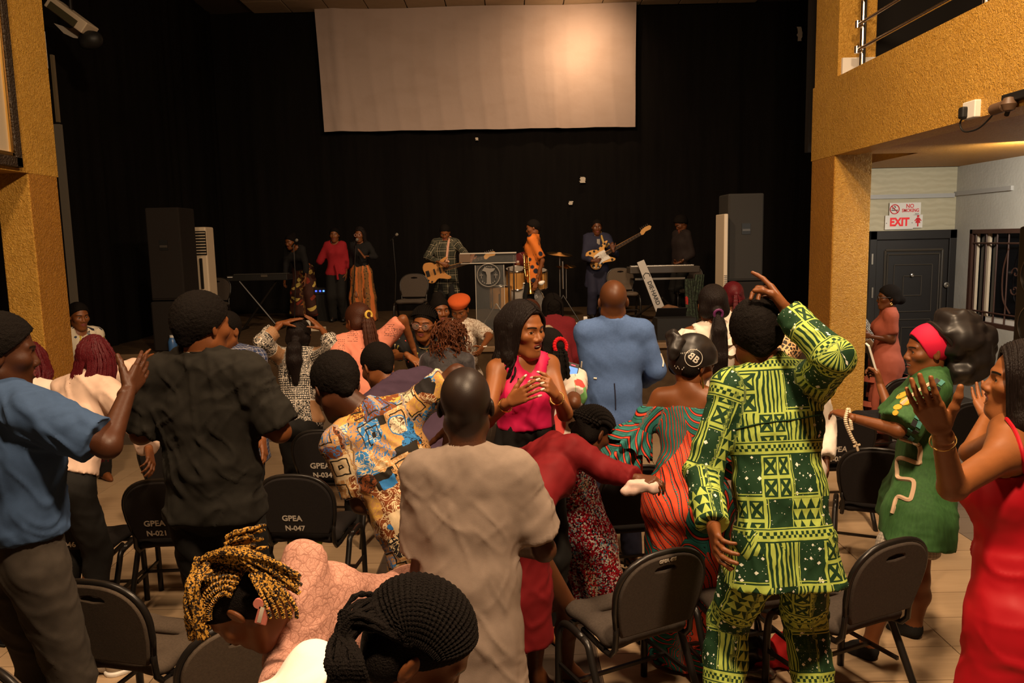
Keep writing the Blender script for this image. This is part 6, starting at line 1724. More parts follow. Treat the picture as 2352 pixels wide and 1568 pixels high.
def line_on(o, pts, r, m, name, n=24, lift=.002):
    """a cord sewn on a garment along the photographed line"""
    L = []
    q = bez([np.array((a, b, 0)) for a, b in pts], n)
    for a in q:
        h, nn = on_surf(o, a[0], a[1])
        if h is not None: L.append(h + nn * lift)
    if len(L) > 2: return MB().tube(L, r, 6).build(name, m, o.parent or o, True)


# ------------------------------------------------------------------ people in the hall
# woman in front, black plaits, bending to the right
p = person('person bending forward with black plaited hair and a bright white shirt, nearest the camera', (955, 1492, 1.45), 1.70, yaw=-80, hyaw=-86, hp=38, hr=4, fem=True, hs=1.08, leandir=-86, lean=1.2, shift=(-.04, 0, -.10),
           skin=SK['mid'], hair=dict(k='rows', n=35, sp=1.56, r=.0058, ends=P(800, 1440, 1.38), tail=(-.04, -.03, -.16), spread=.035), top=dict(m=BRIGHTW, sl=.55, loose=.016, wr=.004, h=.009, name='white_shirt'), bottom=dict(m=BLACKP),
           arms=dict(L=((1050, 1700, 'f'), (1150, 1720, 'f')), R=((900, 1750, 'n'), (1000, 1800, 'n'))))
ln = []
for k in range(26):
    a = P(800 + random.uniform(-25, 35), 1420 + random.uniform(-20, 30), 1.38); ln.append([a, P(775 + random.uniform(-15, 30), 1470 + random.uniform(-10, 20), 1.34), P(765 + random.uniform(-15, 70), 1530, 1.28), P(760 + random.uniform(-10, 110), 1600, 1.28)])
braid_mesh('loose_plaits', ln, HB, p.o, .0062, 7, 50, .14, .3)

# woman with gold and black plaits, bending to the left
HGOLD = Mat('gold_black_braid', (.3, .15, .02), .5, spec=.25); x, y, z = HGOLD.obj(); n = HGOLD.noise(HGOLD.vec(x, y, z), 170, 1); HGOLD.color(HGOLD.mix((n > .50), (.018, .010, .006), (.42, .21, .030))); HGOLD = HGOLD.m
ln = None
p = person('person bending over a chair with gold and black plaits and a dusty pink lace top', (560, 1388, 2.0), 1.62, yaw=78, hyaw=88, hp=58, fem=True, skin=SK['mid'], leandir=142, eyes=True, hs=1.05,
           hair=dict(k='rows', n=17, m=HGOLD, cm=HB, r=.0065, ends=P(520, 1270, 2.02), tail=(.10, .0, .02), spread=.03), top=dict(m=LACEP, sl=.75, loose=.012, wr=.004, h=.008, name='lace_top'), bottom=dict(m=BLACKP),
           arms=dict(L=((640, 1620, 'n'), (560, 1640, 'f')), R=((700, 1600, 'f'), (620, 1640, 'f'))))
ln = []
for k in range(64):
    t_ = random.uniform(-1, 1); y_ = random.uniform(-.06, .07); ln.append([P(492 + 34 * t_, 1290 - 18 * (1 - t_ * t_) + random.uniform(-6, 10), 2.0 + y_), P(545 + 22 * t_, 1268 + random.uniform(-8, 26), 1.98 + y_), P(612 + random.uniform(-12, 12), 1292 + random.uniform(-10, 34), 1.96 + y_), P(676 + random.uniform(-60, 18), 1330 + random.uniform(-16, 34), 1.95 + y_)])
for k in range(44):
    y_ = random.uniform(-.06, .05); ln.append([P(470 + random.uniform(-18, 24), 1290 + random.uniform(-14, 30), 1.98 + y_), P(440 + random.uniform(-10, 16), 1350 + random.uniform(-10, 10), 1.94 + y_), P(436 + random.uniform(-8, 34), 1410, 1.93 + y_), P(440 + random.uniform(-8, 44), 1448 + random.uniform(-12, 24), 1.93 + y_)])
for k in range(5): ln.append([P(575 + 8 * k, 1318, 1.90), P(598 + 14 * k, 1360, 1.87), P(614 + 16 * k, 1395, 1.86), P(622 + 15 * k, 1420, 1.86)])
braid_mesh('loose_plaits', ln, HGOLD, p.o, .0064, 6, 36, .16, .2)
e = p.loc((.0, 0, 0)); c = P(598, 1400, 1.86)
er = MB(); er.lathe([(.013, -.004), (.013, .004)], n=14, frame=fr_m(P(594, 1385, 1.86), (1, 0, 0), (0, 0, 1), (0, -1, 0))); er = er.build('earring', Mat('pink_enamel', (.55, .16, .12), .35).m, p.o)
MB().box(P(603, 1412, 1.86), (.030, .008, .050), Matrix.Rotation(.3, 3, 'Y'), .003).build('pendant', bpy.data.materials['pink_enamel'], er); MB().box(P(600, 1410, 1.852), (.010, .008, .042), Matrix.Rotation(.3, 3, 'Y')).build('crystal_bar', CHROME, er)

# grey shirt
p = person('person with close-cropped head and plain taupe grey short-sleeved shirt, seen from behind', (1070, 932, 2.5), None or 1.69, yaw=-4, hyaw=0, skin=SKB['deep'], hs=1.08, bd=.90, shift=(.01, 0, -.04),
           top=dict(m=GRAYT, sl=.80, loose=.024, hem=.17, wr=.0075, seed=3, sw=.022, flare=.02, fu=7, fv=3), bottom=dict(m=BLACKP),
           arms=dict(R=((1250, 1262, 'p'), (1190, 1262, 'f'), 'relax'), L=((970, 1325, 'p'), (1040, 1310, 'f'), 'relax')))
nk = p.J['neck']; hd = nrm(p.loc((0, -.025, -.055)) - nk); ring('chain', nk + hd * .035, p.M[:, 0], p.M[:, 1], .061, .0022, STEEL, p.o)
cr = nk + hd * .018
# green suit
p = person('person in a lime and dark green patterned suit with one arm raised', (1737, 772, 3.0), 1.86, yaw=4, hyaw=-6, hp=8, skin=SK['mid'], bd=.90, hs=1.06, shift=(.04, 0, 0),
           hair=dict(k='short', t=.016), top=dict(m=GSUIT, sl=1.93, loose=.02, hem=.17, wr=.008, collar=True, neck='collar', flare=.035, seed=6, name='patterned_shirt', cuff=.006),
           bottom=dict(m=GSUIT, loose=.022, name='patterned_trousers', wr=.010),
           arms=dict(R=((1915, 822, 'n'), (1806, 712, 'f'), 'snap', (1752, 640, 'f'), (-.8, .4, .1)), L=((1612, 1085, 'n'), (1640, 1215, 'n'), 'relax', (1652, 1275, 'n'), (.9, .3, 0))),
           legs=dict(L=(P(1672, 1425, 2.98), P(1655, 1640, 2.85)), R=(P(1845, 1415, 2.98), P(1878, 1640, 2.85))), shoes=TAN)
line_on(p.top, [(1690, 985), (1750, 972), (1830, 962), (1895, 950)], .003, GSUIT, 'yoke_seam')

# scarlet slip dress
p = person('person in a scarlet slip dress clapping at the right edge of the photo', (2352, 882, 2.35), 1.75, yaw=52, hyaw=66, hp=-8, fem=True, skin=SK['warm'], mouth='open', eyes=True, bd=.98, hs=.98, shift=(-.07, 0, 0),
           hair=dict(k='long', m=HS, len=.22, front=(0, .072, .084), sl=.05, wave=.004, locks=40), top=dict(m=SCARL, sl=0, loose=.008, neck='off', drop=.10, hem=.05, wr=.006, name='slip_dress', skirt=dict(len=.86, flare=.09, pl=.004, npl=7, re=.22)),
           arms=dict(L=((2188, 1118, 'n'), (2160, 985, 'n'), 'clap', (2108, 892, 'n'), (.6, .8, .2)), R=((2230, 1040, 'f'), (2268, 955, 'f'), 'clap', (2250, 895, 'f'), (-.3, -.9, 0))))
J = p.J; line_on(p.o, [(2312, 962), (2330, 990), (2344, 1030), (2352, 1080), (2358, 1110)], .006, SCARL, 'strap', 24, .003)
w_ = J['wrL']; d_ = nrm(J['elL'] - w_); ring('bracelet', w_ + d_ * .05, nrm(np.cross(d_, (0, 0, 1))), nrm(np.cross(d_, np.cross(d_, (0, 0, 1)))), .031, .002, GOLDM, p.o)

# blue tee at left
p = person('person in a plain blue cotton tee at the left edge with one arm raised', (0, 812, 2.7), 1.84, yaw=-28, hyaw=-52, hp=6, skin=SK['deep'], hs=1.06, hair=dict(k='short', t=.014),
           top=dict(m=BLUET, sl=.85, loose=.026, hem=-.12, wr=.010, seed=9, sw=.022, flare=.02, fu=7, fv=3), bottom=dict(m=JEANS, loose=.012, wr=.006),
           arms=dict(R=((212, 1008, 'p'), (295, 895, 'f'), 'open', (335, 835, 'f'), (-.8, .4, 0))))
# black tee
p = person('person in a loose black tee with a thin white neck chain, seen from behind', (466, 750, 3.2), 1.86, yaw=-6, hyaw=-30, hp=4, skin=SK['mid'], bd=1.0, hs=1.06, hair=dict(k='short', t=.013),
           top=dict(m=BLACKT, sl=.92, loose=.030, hem=.03, wr=.012, seed=12, sw=.024, flare=.015, fu=6, fv=4), bottom=dict(m=BLACKP, loose=.02),
           arms=dict(L=((325, 995, 'p'), (395, 985, 'f'), 'relax'), R=((626, 962, 'p'), (560, 968, 'f'), 'relax')))
nk = p.J['neck']; hd = nrm(p.loc((0, -.025, -.055)) - nk); ring('neck_chain', nk + hd * .062, p.J['r'], p.J['f'], .063, .0035, WHITE, p.o)
# floral shirt
p = person('person bending forward in a brown and blue tropical flower shirt', (772, 888, 3.1), 1.74, yaw=30, hyaw=35, hp=32, skin=SK['deep'], leandir=66, lean=.46, bd=.90, shift=(.075, 0, 0), hs=1.06, hair=dict(k='short', t=.012),
           top=dict(m=FLOR, sl=.82, loose=.022, hem=.30, wr=.009, seed=15, sw=.010, flare=.02, name='flower_shirt', collar=True, neck='collar'), bottom=dict(m=BLACKP),
           arms=dict(L=((822, 1135, 'p'), (878, 1172, 'p'), 'relax', (915, 1182, 'p')), R=((960, 928, 'p'), (1040, 935, 'p'), 'relax')))
# maroon dress bending
p = person('person barefoot in a maroon dress bending low with one arm stretched out', (1362, 992, 3.75), 1.62, yaw=-40, hyaw=-58, hp=30, fem=True, skin=SK['dark'], leandir=-30, bare=True, shift=(-.13, 0, 0), hair=dict(k='rows', n=13, ends=P(1345, 985, 3.7), tail=(0, 0, -.03), r=.010),
           top=dict(m=MAROON, sl=1.95, loose=.018, hem=.05, wr=.008, seed=18, name='maroon_dress', skirt=dict(len=.46, flare=.02, pl=.006, npl=9, re=.12)),
           arms=dict(R=((1390, 1078, 3.52), (1462, 1098, 3.38), 'hold', (1496, 1104, 3.34)), L=((1175, 1075, 'p'), (1140, 1160, 'f'), 'relax')),
           legs=dict(R=(P(1305, 1400, 3.42), PZ(1300, 1528, .075), PZ(1336, 1531, .07)), L=(P(1240, 1400, 3.36), PZ(1228, 1538, .075), PZ(1250, 1536, .07))))
c = P(1466, 1116, 3.33); V_, Q_ = sdf([el(c, (.05, .03, .035), .02), el(c + [.06, 0, -.005], (.03, .03, .03), .02), el(c + [-.045, 0, -.02], (.03, .03, .03), .02)], .008).surf(); V_ = V_ + vnormals(V_, Q_) * (.01 * vnoise(V_ * 40, 5))[:, None]
tag(link('handkerchief', mesh_np('handkerchief', V_, Q_, cloth_mat('pale_pink_tissue', (.60, .42, .36)))), 'crumpled pale handkerchief in the hand of the maroon dress wearer', 'handkerchief')

# striped dress, headscarf
p = person('person in an off-shoulder orange and teal striped dress with a black headscarf', (1592, 838, 3.75), 1.6, yaw=-22, hyaw=-62, hp=24, fem=True, skin=SK['mid'], bd=1.1, hs=1.1,
           hair=dict(k='cap', m=HB, t=.004, extra=[rc((-.045, -.05, -.03), (.045, -.05, -.03), .04, .04, .03)]),
           top=dict(m=STRP, sl=.62, loose=.012, neck='off', drop=.10, ft=-.35, hem=.05, wr=.006, name='striped_dress', skirt=dict(len=.80, flare=.0, pl=.004, npl=7, re=.13)),
           arms=dict(L=((1428, 1050, 'p'), (1470, 1110, 'f'), 'relax'), R=((1640, 1060, 'p'), (1660, 1120, 'f'), 'relax')))


def frill(p, sh, el_, t, R, name, m, wob=.022, L=.10, n=90, rows=5, start=0.0):
    A, B = p.J[sh], p.J[el_]; d = nrm(B - A); u = nrm(np.cross(d, (0, 1, .2))); v = np.cross(d, u); c = A + (B - A) * t; V = []
    for i in range(n):
        a = 2 * math.pi * i / n
        for k in range(rows):
            q = k / (rows - 1); r_ = R + .055 * q + wob * q * math.sin(a * 9 + .8 * math.sin(a * 3)); V.append(c + d * (L * q + .012 * q * math.cos(a * 9)) + (u * math.cos(a) + v * math.sin(a)) * r_)
    V = np.array(V); m0 = len(V); F = [(i * rows + k, ((i + 1) % n) * rows + k, ((i + 1) % n) * rows + k + 1, i * rows + k + 1) for i in range(n) for k in range(rows - 1)]
    Vi = V - np.repeat(np.array([u * math.cos(2 * math.pi * i / n) + v * math.sin(2 * math.pi * i / n) for i in range(n)]), rows, 0) * .006
    F += [tuple(m0 + q for q in f[::-1]) for f in F]; VV = np.concatenate([V, Vi]); rel = VV - A
    at = np.stack([np.arctan2(rel @ u, rel @ v) * .07, rel @ d, np.full(len(VV), 1.0)], 1)
    return link(name, mesh_np(name, VV, F, m, True, {'pat': at}), p.o)


for sh, e_ in (('shL', 'elL'), ('shR', 'elR')): frill(p, sh, e_, .55, .062, 'ruffle', STRP, L=.11); frill(p, sh, e_, .85, .066, 'ruffle', STRP, L=.11)
pr = [cap(.020, (0, .083, .050), -14), el((0, -.045, .01), (.085, .085, .085), .02)]
hw = hair_mesh(p, pr, SATB, name='headscarf', amp=.003, freq=30)
kn = [el((.0, -.135, .06), (.045, .035, .04), .02), el((.02, -.150, .02), (.03, .03, .045), .02), el((-.02, -.15, .085), (.035, .03, .03), .02)]; hair_mesh(p, kn, SATB, name='scarf_knot', amp=.008, freq=40)
# white ring and mirrored letters on the scarf, facing the photographer
h_, n_ = on_surf(hw, 1593, 822)
if h_ is not None:
    z_ = nrm(n_ * .6 + nrm(CAM - h_) * .4); x_ = nrm(np.cross((0, 0, 1.0), z_)); y_ = np.cross(z_, x_); a_ = math.radians(-38); x2, y2 = x_ * math.cos(a_) + y_ * math.sin(a_), -x_ * math.sin(a_) + y_ * math.cos(a_)
    SCW = Mat('scarf_print', (.62, .58, .50), .6).m
    b = MB(); L = []
    for k in range(30): a0 = k * 2 * math.pi / 30; q = h_ + (x_ * math.cos(a0) + y_ * math.sin(a0)) * .040; L.append(q)
    def drop_on(q):
        d = nrm(q - CAM); ok, lc, nn, i = hw.ray_cast(Vector(CAM), Vector(d)); return np.array(lc) + np.array(nn) * .0015 if ok else q
    b.tube([drop_on(q) for q in L], .0017, 5, True)
    b.build('printed_ring', SCW, hw, True)
    for sx_, off in ((1, .0135), (-1, -.0135)):
        cu = bpy.data.curves.new('t', 'FONT'); cu.body = 'B'; cu.size = .044; cu.align_x = 'CENTER'; cu.align_y = 'CENTER'; cu.offset = .0012; to = bpy.data.objects.new('t', cu); COL.objects.link(to); me = bpy.data.meshes.new_from_object(to); bpy.data.objects.remove(to)
        for v_ in me.vertices: q = h_ + x2 * (v_.co.x * sx_ + off) + y2 * v_.co.y; v_.co = Vector(drop_on(q))
        me.materials.clear(); me.materials.append(SCW); link('printed_letter', me, hw)
    b = MB()
    for k in range(26):
        px, py = 1550 + k * 3.4, 842 + 6 * math.sin(k * .12) + (2 if k % 2 else -2); q, nn = on_surf(hw, px, py)
        if q is not None and k % 5 != 4: b.tube([q + nn * .001 + x_ * .002 * math.sin(j * 2.2 + k) + y_ * .004 * math.cos(j * 1.7 + k * 2) for j in range(5)], .0011, 4)
    for k in range(14):
        px, py = 1548 + k * 4.0, 806 + 5 * math.sin(k * .3); q, nn = on_surf(hw, px, py)
        if q is not None: b.tube([q + nn * .001 + x_ * .002 * math.sin(j * 2.2 + k) + y_ * .004 * math.cos(j * 1.7 + k * 2) for j in range(5)], .0011, 4)
    if b.v: b.build('printed_script', SCW, hw, True)
er = p.loc((.083, -.005, -.045)); MB().tube([er, er + np.array([.004, -.004, -.03]), er + np.array([.008, -.004, -.075])], [.003, .005, .004], 6).build('earring', GOLDM, p.o, True)

# green tunic, bonnet
p = person('person in a green ribbed tunic and large black bonnet holding a phone', (2132, 806, 3.8), 1.62, yaw=66, hyaw=82, hp=2, fem=True, skin=SK['mid'], mouth='smile', eyes=True, hs=1.05,
           top=dict(m=GREENV, sl=.95, loose=.030, hem=.05, wr=.006, name='green_tunic', sw=.04, collar=True, neck='collar', skirt=dict(len=.25, flare=.20, pl=.012, npl=8, re=.19, dir=(-.16, 0, -1))),
           bottom=dict(m=GING, kind='shorts', len=.75, loose=.035, name='gingham_shorts'),
           arms=dict(L=((2062, 988, 'n'), (1948, 956, 'f'), 'relax', (1905, 938, 'f'), (0, .3, -1)), R=((2052, 968, 'f'), (2022, 884, 'f'), 'grip', (2008, 835, 'f'), (-.9, .2, 0))), legs=dict(L=(P(2030, 1330, 3.6), PZ(1998, 1478, .085), PZ(1945, 1470, .05)), R=(P(2110, 1330, 3.8), PZ(2100, 1430, .085), PZ(2050, 1425, .05))), shoes=FUZZ)
hair_mesh(p, [cap(.004, (0, .080, .066))], HB)
hair_mesh(p, [el((0, -.012, .038), (.088, .105, .100), .01, caps=[((0, .070, .070), nrm((0, .88, -.47))), ((0, -.03, .10), nrm((0, -.75, .66)))])], HOTP, name='pink_headband')
bo = [el((0, -.15, .07), (.13, .13, .12), .06), el((.02, -.19, -.02), (.11, .11, .13), .06), el((0, -.08, .10), (.10, .06, .09), .05), el((0, -.14, -.08), (.09, .08, .09), .05)]
hair_mesh(p, bo, SATB, name='bonnet', amp=.022, freq=21)
ring('bonnet_band', p.loc((0, -.062, .055)), p.M[:, 0], nrm(p.M @ np.array([0, .55, .83])), .100 * p.hs, .010, SATB, p.o)
cord = Mat('cream_cord', (.58, .40, .26), .85).m
line_on(p.top, [(2068, 1005), (2110, 1022), (2112, 1055), (2108, 1063), (2066, 1052), (2062, 1085), (2066, 1098), (2098, 1105), (2094, 1140), (2086, 1148), (2062, 1142), (2050, 1178)], .011, cord, 'sewn_cord', 60)
line_on(p.top, [(2070, 930), (2100, 905), (2135, 882)], .009, cord, 'sewn_cord', 14)
TEAL = Mat('teal_patch', (.05, .20, .17), .8).m; YEL = Mat('yellow_patch', (.58, .32, .02), .8).m
for i in range(2):
    for k in range(9):
        px, py = (2150 - k * 8.5 + i * 11, 876 + k * 16 + i * 3) ; h_, n_ = on_surf(p.top, px, py)
        if h_ is not None: z_ = n_; x_ = nrm(np.cross((.5, -.2, .8), z_)); MB().box(h_ + n_ * .002, (.022, .032, .005), Matrix(np.stack([x_, np.cross(z_, x_), z_], 1))).build('check_patch', TEAL if (i + k) % 2 else INK, p.top)
for (px, py, r) in ((2072, 908, .030), (2080, 922, .026), (2062, 935, .020), (2057, 948, .014)):
    h_, n_ = on_surf(p.top, px, py)
    if h_ is not None: MB().lathe([(r, -.004), (r, .003), (.002, .004)], n=9, frame=Matrix.Translation(h_) @ Vector(n_).to_track_quat('Z', 'Y').to_matrix().to_4x4()).build('yellow_patch', YEL, p.top)
c = P(2003, 825, P(2022, 884, 3.5)[1]); w_ = p.J['wrR']; tp = np.mean([t_[0] for t_ in p.tips['R']], 0); a, b_ = P(1992, 790, tp[1]), P(2012, 858, tp[1]); cc_ = (a + b_) / 2; z_ = nrm(b_ - a); L = np.linalg.norm(b_ - a)
e = empty('smartphone', cc_); tag(e, 'white backed phone held up by the woman in the green tunic', 'phone'); x_ = nrm(np.cross(z_, (.25, 1, 0))); R = Matrix(np.stack([x_, np.cross(z_, x_), z_], 1))
MB().box(cc_, (.012, .075, L), R, .004).build('case', WHITE, e); MB().box(cc_ - x_ * .0075, (.002, .068, L * .94), R).build('screen', bpy.data.materials['dark_glass'], e)
MB().box(cc_ + x_ * .009 - z_ * L * .36, (.005, .028, .034), R, .002).build('camera_bump', INK, e)
# beads with a cross
w_ = p.J['wrL']; b0 = P(1946, 945, w_[1]); e = empty('prayer_beads', b0); tag(e, 'cream prayer beads with a cross hanging from an outstretched hand', 'beads')
bp = bez([P(1947, 940, w_[1] - .03), P(1942, 965, w_[1] - .04), P(1950, 990, w_[1] - .04), P(1962, 1015, w_[1] - .04)], 16) + bez([P(1950, 940, w_[1] + .03), P(1953, 962, w_[1] - .035), P(1956, 985, w_[1] - .04)], 10)
for q in bp:
    b = MB(); b.lathe([(.001, -.009), (.007, -.006), (.010, 0), (.007, .006), (.001, .009)], q, 8); b.build('bead', PEARL, e, True)
c = P(1968, 1025, w_[1] - .04); MB().box(c, (.012, .008, .05), Matrix.Rotation(-.3, 3, 'Y'), .003).box(c + np.array([0, 0, .005]), (.036, .008, .011), Matrix.Rotation(-.3, 3, 'Y'), .003).build('cross', PEARL, e)

# pink top
p = person('person with long wavy black hair talking in a fuchsia sleeveless top', (1203, 760, 3.9), 1.76, yaw=203, hyaw=224, hp=2, fem=True, skin=SKB['red'], mouth='open', eyes=((.3, -.1)), hs=1.09,
           hair=dict(k='long', m=HS, len=.30, front=(0, .072, .086), sl=.20, wave=.02, locks=30), top=dict(m=PINK, sl=0, loose=.014, neck='v', vd=.17, hem=-.235, wr=.006, fu=9, seed=21, name='fuchsia_top', waist=.01), bottom=dict(m=BLACKP, loose=.026, drop=-.14),
           arms=dict(R=((1118, 965, 'n'), (1172, 922, 'n'), 'clap', (1230, 892, 'n'), (.3, .9, -.2)), L=((1298, 950, 'n'), (1275, 905, 'n'), 'bend', (1245, 868, 'n'), (-.9, .3, 0))))
NAIL = Mat('pale_nail_polish', (.66, .50, .42), .25).m
for n in 'LR':
    for q, d_ in p.tips[n]: V_, Q_ = sdf([rc(q, q + d_ * .012, .0068, .0050, .002)], .0028).surf(); link('fingernail', mesh_np('fingernail', V_, Q_, NAIL), p.o)
nk = p.J['neck']; hd = nrm(p.loc((0, -.025, -.055)) - nk); ring('gold_necklace', nk + hd * .035 + p.J['f'] * .008, p.J['r'], p.J['f'], .062, .003, GOLDM, p.o)
for n in 'LR': w_ = p.J['wr' + n]; d_ = nrm(p.J['el' + n] - w_); ring('gold_bracelet', w_ + d_ * .05, nrm(np.cross(d_, (0, 0, 1))), nrm(np.cross(d_, np.cross(d_, (0, 0, 1)))), .032, .0035, GOLDM, p.o)
for q in (-1, 1): ring('earring', p.loc((q * .086, -.008, -.052)), (1, 0, 0), (0, 0, 1), .012, .002, GOLDM, p.o, 14)

# blue blazer
p = person('person with a bald head and a blue blazer trimmed with white piping, seen from behind', (1408, 692, 4.9), 1.81, yaw=0, skin=SKB['mid'], bd=1.0, hs=1.09,
           top=dict(m=BLAZER, sl=1.9, loose=.020, hem=.17, wr=.004, collar=True, neck='collar', name='blazer', seed=24), bottom=dict(m=NAVY),
           arms=dict(L=((1357, 842, 'p'), (1392, 882, 'f'), 'relax'), R=((1500, 832, 'p'), (1472, 878, 'f'), 'relax')))
line_on(p.top, [(1381, 724), (1410, 719), (1440, 722)], .006, PIPING, 'collar_piping', 16)
line_on(p.top, [(1337, 830), (1336, 848), (1342, 860)], .005, PIPING, 'sleeve_piping', 12); line_on(p.top, [(1517, 812), (1523, 830), (1522, 842)], .005, PIPING, 'sleeve_piping', 12)
line_on(p.top, [(1364, 868), (1371, 869)], .006, PIPING, 'pocket_piping', 6)
line_on(p.top, [(1411, 880), (1413, 905), (1414, 940)], .004, NAVY, 'vent', 10)

# white ruffled dress
p = person('person in a white dress with ruffled shoulders and a long straight black ponytail', (1636, 702, 5.0), 1.76, yaw=0, fem=True, skin=SK['mid'], hs=1.08,
           hair=dict(k='pony', m=HS, len=.56, w=.052, tie=Mat('purple_scrunchie', (.10, .01, .08), .6).m, z=-.03), top=dict(m=WHITEC, sl=0, loose=.016, hem=.05, wr=.005, name='white_dress', skirt=dict(len=.62, flare=.10, pl=.014, npl=12)))
for q, (sh, e_) in enumerate((('shL', 'elL'), ('shR', 'elR'))): frill(p, sh, e_, -.12, .060, 'ruffle', WHITEC, .020, .08); frill(p, sh, e_, .10, .060, 'ruffle', WHITEC, .022, .08)
# burgundy braids behind
p = person('person with a burgundy braided ponytail and hoop earring in front of the right loudspeaker', (1682, 682, 6.3), 1.70, yaw=0, fem=True, skin=SK['mid'], hair=dict(k='pony', m=HM, len=.36, w=.04, braid=True, n=26, z=.03), top=dict(m=WHITEC, sl=.3, loose=.014, hem=.1), bottom=dict(m=BLACKP))
ring('hoop_earring', p.loc((.085, -.01, -.055)), (1, 0, 0), (0, 0, 1), .024, .003, GOLDM, p.o, 16)
# leopard scarf
p = person('person with a leopard print headscarf half hidden by the green suit', (1806, 806, 4.3), 1.60, yaw=-12, hyaw=-30, hp=20, fem=True, skin=SK['dark'], top=dict(m=WHITEC, sl=1.9, loose=.02, hem=.1), bottom=dict(m=BLACKP), arms=dict(R=((1895, 975, 'f'), (1898, 1060, 'n'))))
hair_mesh(p, [cap(.020, (0, .084, .050), -12), el((0, -.06, .0), (.085, .085, .09), .02), el((.02, -.12, -.05), (.04, .035, .05), .02)], leopard(), name='leopard_scarf', amp=.004, freq=30)
# plaits with red beads
p = person('person with black plaits tied by red beads, filming with a phone', (1258, 804, 4.3), 1.62, yaw=6, hyaw=34, hp=10, fem=True, skin=SK['dark'], bd=1.06,
           hair=dict(k='pony', m=HB, len=.46, w=.055, braid=True, n=30, z=.01), top=dict(m=MULTI, sl=.8, loose=.018, hem=-.06, wr=.006, name='print_blouse'), bottom=dict(m=SEQ, kind='skirt', len=.82, flare=.20, re=.17, pl=.012, npl=10, loose=.012, name='sequin_skirt', dir=(.06, 0, -1)),
           arms=dict(R=((1318, 925, 'n'), (1310, 875, 'f'), 'hold'), L=((1275, 915, 'f'), (1300, 875, 'f'), 'hold')))
b0 = p.loc((0, -.125, .015)); rb_ = []
for k in range(18):
    a_ = k * 2 * math.pi / 18; q = b0 + p.M[:, 0] * math.cos(a_) * .040 + p.M[:, 2] * math.sin(a_) * .040; MB().lathe([(.001, -.012), (.009, -.008), (.012, 0), (.009, .008), (.001, .012)], q, 8).build('red_bead', Mat('red_bead', (.5, .01, .015), .3).m if k == 0 else bpy.data.materials['red_bead'], p.o, True)
c = P(1312, 858, p.J['wrR'][1] - .03); e = empty('smartphone', c); tag(e, 'phone with a glowing blue screen beside the blue blazer', 'phone'); x_ = nrm((1, .2, .1)); R = Matrix.Rotation(.3, 3, 'Y') @ Matrix.Rotation(-.45, 3, 'X')
MB().box(c, (.068, .010, .125), R, .004).build('case', INK, e); MB().box(Vector(c) + R @ Vector((0, -.006, -.008)), (.058, .002, .090), R).build('screen', Mat('lit_screen', (.05, .2, .6), .3, emit=((.08, .32, .9), .55)).m, e)
MB().box(Vector(c) + R @ Vector((0, -.0065, .048)), (.024, .002, .006), R).build('red_icon', Mat('lit_icon', (.6, .02, .1), .3, emit=((.9, .05, .15), .5)).m, e)

# wine sweater bob
p = person('person with a dark bob and wine red sweater close to the stage', (1268, 707, 7.2), 1.62, yaw=8, fem=True, hair=dict(k='bob', m=HB, len=.16), skin=SK['dark'], top=dict(m=MAROON2, sl=1.95, loose=.026, hem=.2, wr=.006), bottom=dict(m=BLACKP))
# brown crop behind the pink top
p = person('person with cropped brown hair behind the fuchsia top', (1216, 722, 6.4), 1.55, yaw=20, hair=dict(k='short', m=HBW, t=.014), skin=SK['dark'], top=dict(m=cloth_mat('beige_shirt', (.30, .22, .15)), sl=.6, hem=.15), bottom=dict(m=BLACKP))
# beret
p = person('person in an orange beret and white lace blouse looking down', (1056, 712, 7.2), 1.58, yaw=176, hyaw=170, hp=24, fem=True, skin=SK['mid'], bd=1.05, eyes=True, hair=dict(k='cap', t=.003), top=dict(m=LACEW, sl=.85, loose=.022, hem=.22, name='lace_blouse'), bottom=dict(m=BLACKP),
           arms=dict(L=((1124, 772, 'n'), (1106, 800, 'n'), 'relax'), R=((1012, 790, 'n'), (1030, 815, 'n'), 'relax')))
hair_mesh(p, [el((.0, -.02, .095), (.112, .122, .050), .03), el((0, -.012, .062), (.084, .108, .045), .03)], ORB, name='beret')
w_ = p.J['wrL']; ring('bracelet', w_ + nrm(p.J['elL'] - w_) * .04, (1, 0, 0), (0, 1, 0), .032, .006, WHITE, p.o)
# child's face
p = person('person with hair pulled back peeking out behind the glasses wearer', (1010, 714, 6.5), 1.58, yaw=190, hyaw=205, fem=True, skin=SK['mid'], eyes=True, hair=dict(k='sleek', extra=[el((0, -.04, .13), (.05, .05, .04), .03)]), top=dict(m=BLKTOP, sl=.5, hem=.1), bottom=dict(m=BLACKP))
# glasses
p = person('person in round glasses and a black flowered blouse facing the camera', (974, 742, 6.1), 1.62, yaw=176, hyaw=172, hp=8, hr=5, fem=True, skin=SK['warm'], bd=1.12, hs=1.12, eyes=((0, -.35)), hair=dict(k='rows', n=17, r=.0055, rope=.06, ends=P(1003, 735, 6.25), tail=(.02, .02, -.12)),
           top=dict(m=BLFLO, sl=.8, loose=.024, hem=.2, collar=True, neck='v', vd=.12, name='flowered_blouse'), bottom=dict(m=BLACKP), arms=dict(R=((902, 818, 'n'), (940, 818, 'n'), 'relax', (970, 840, 'n'), (0, .3, -1)), L=((1040, 850, 'n'), (985, 855, 'n'), 'relax')))
gl = MB(); 
for q in (-1, 1): gl.tube([p.loc((q * .034 + .027 * math.cos(a_), .108 - .006 * abs(math.cos(a_)), .001 + .023 * math.sin(a_))) for a_ in np.linspace(0, 2 * math.pi, 19)[:-1]], .0024, 6, True)
gl.tube([p.loc((-.008, .112, .004)), p.loc((.008, .112, .004))], .0022, 6)
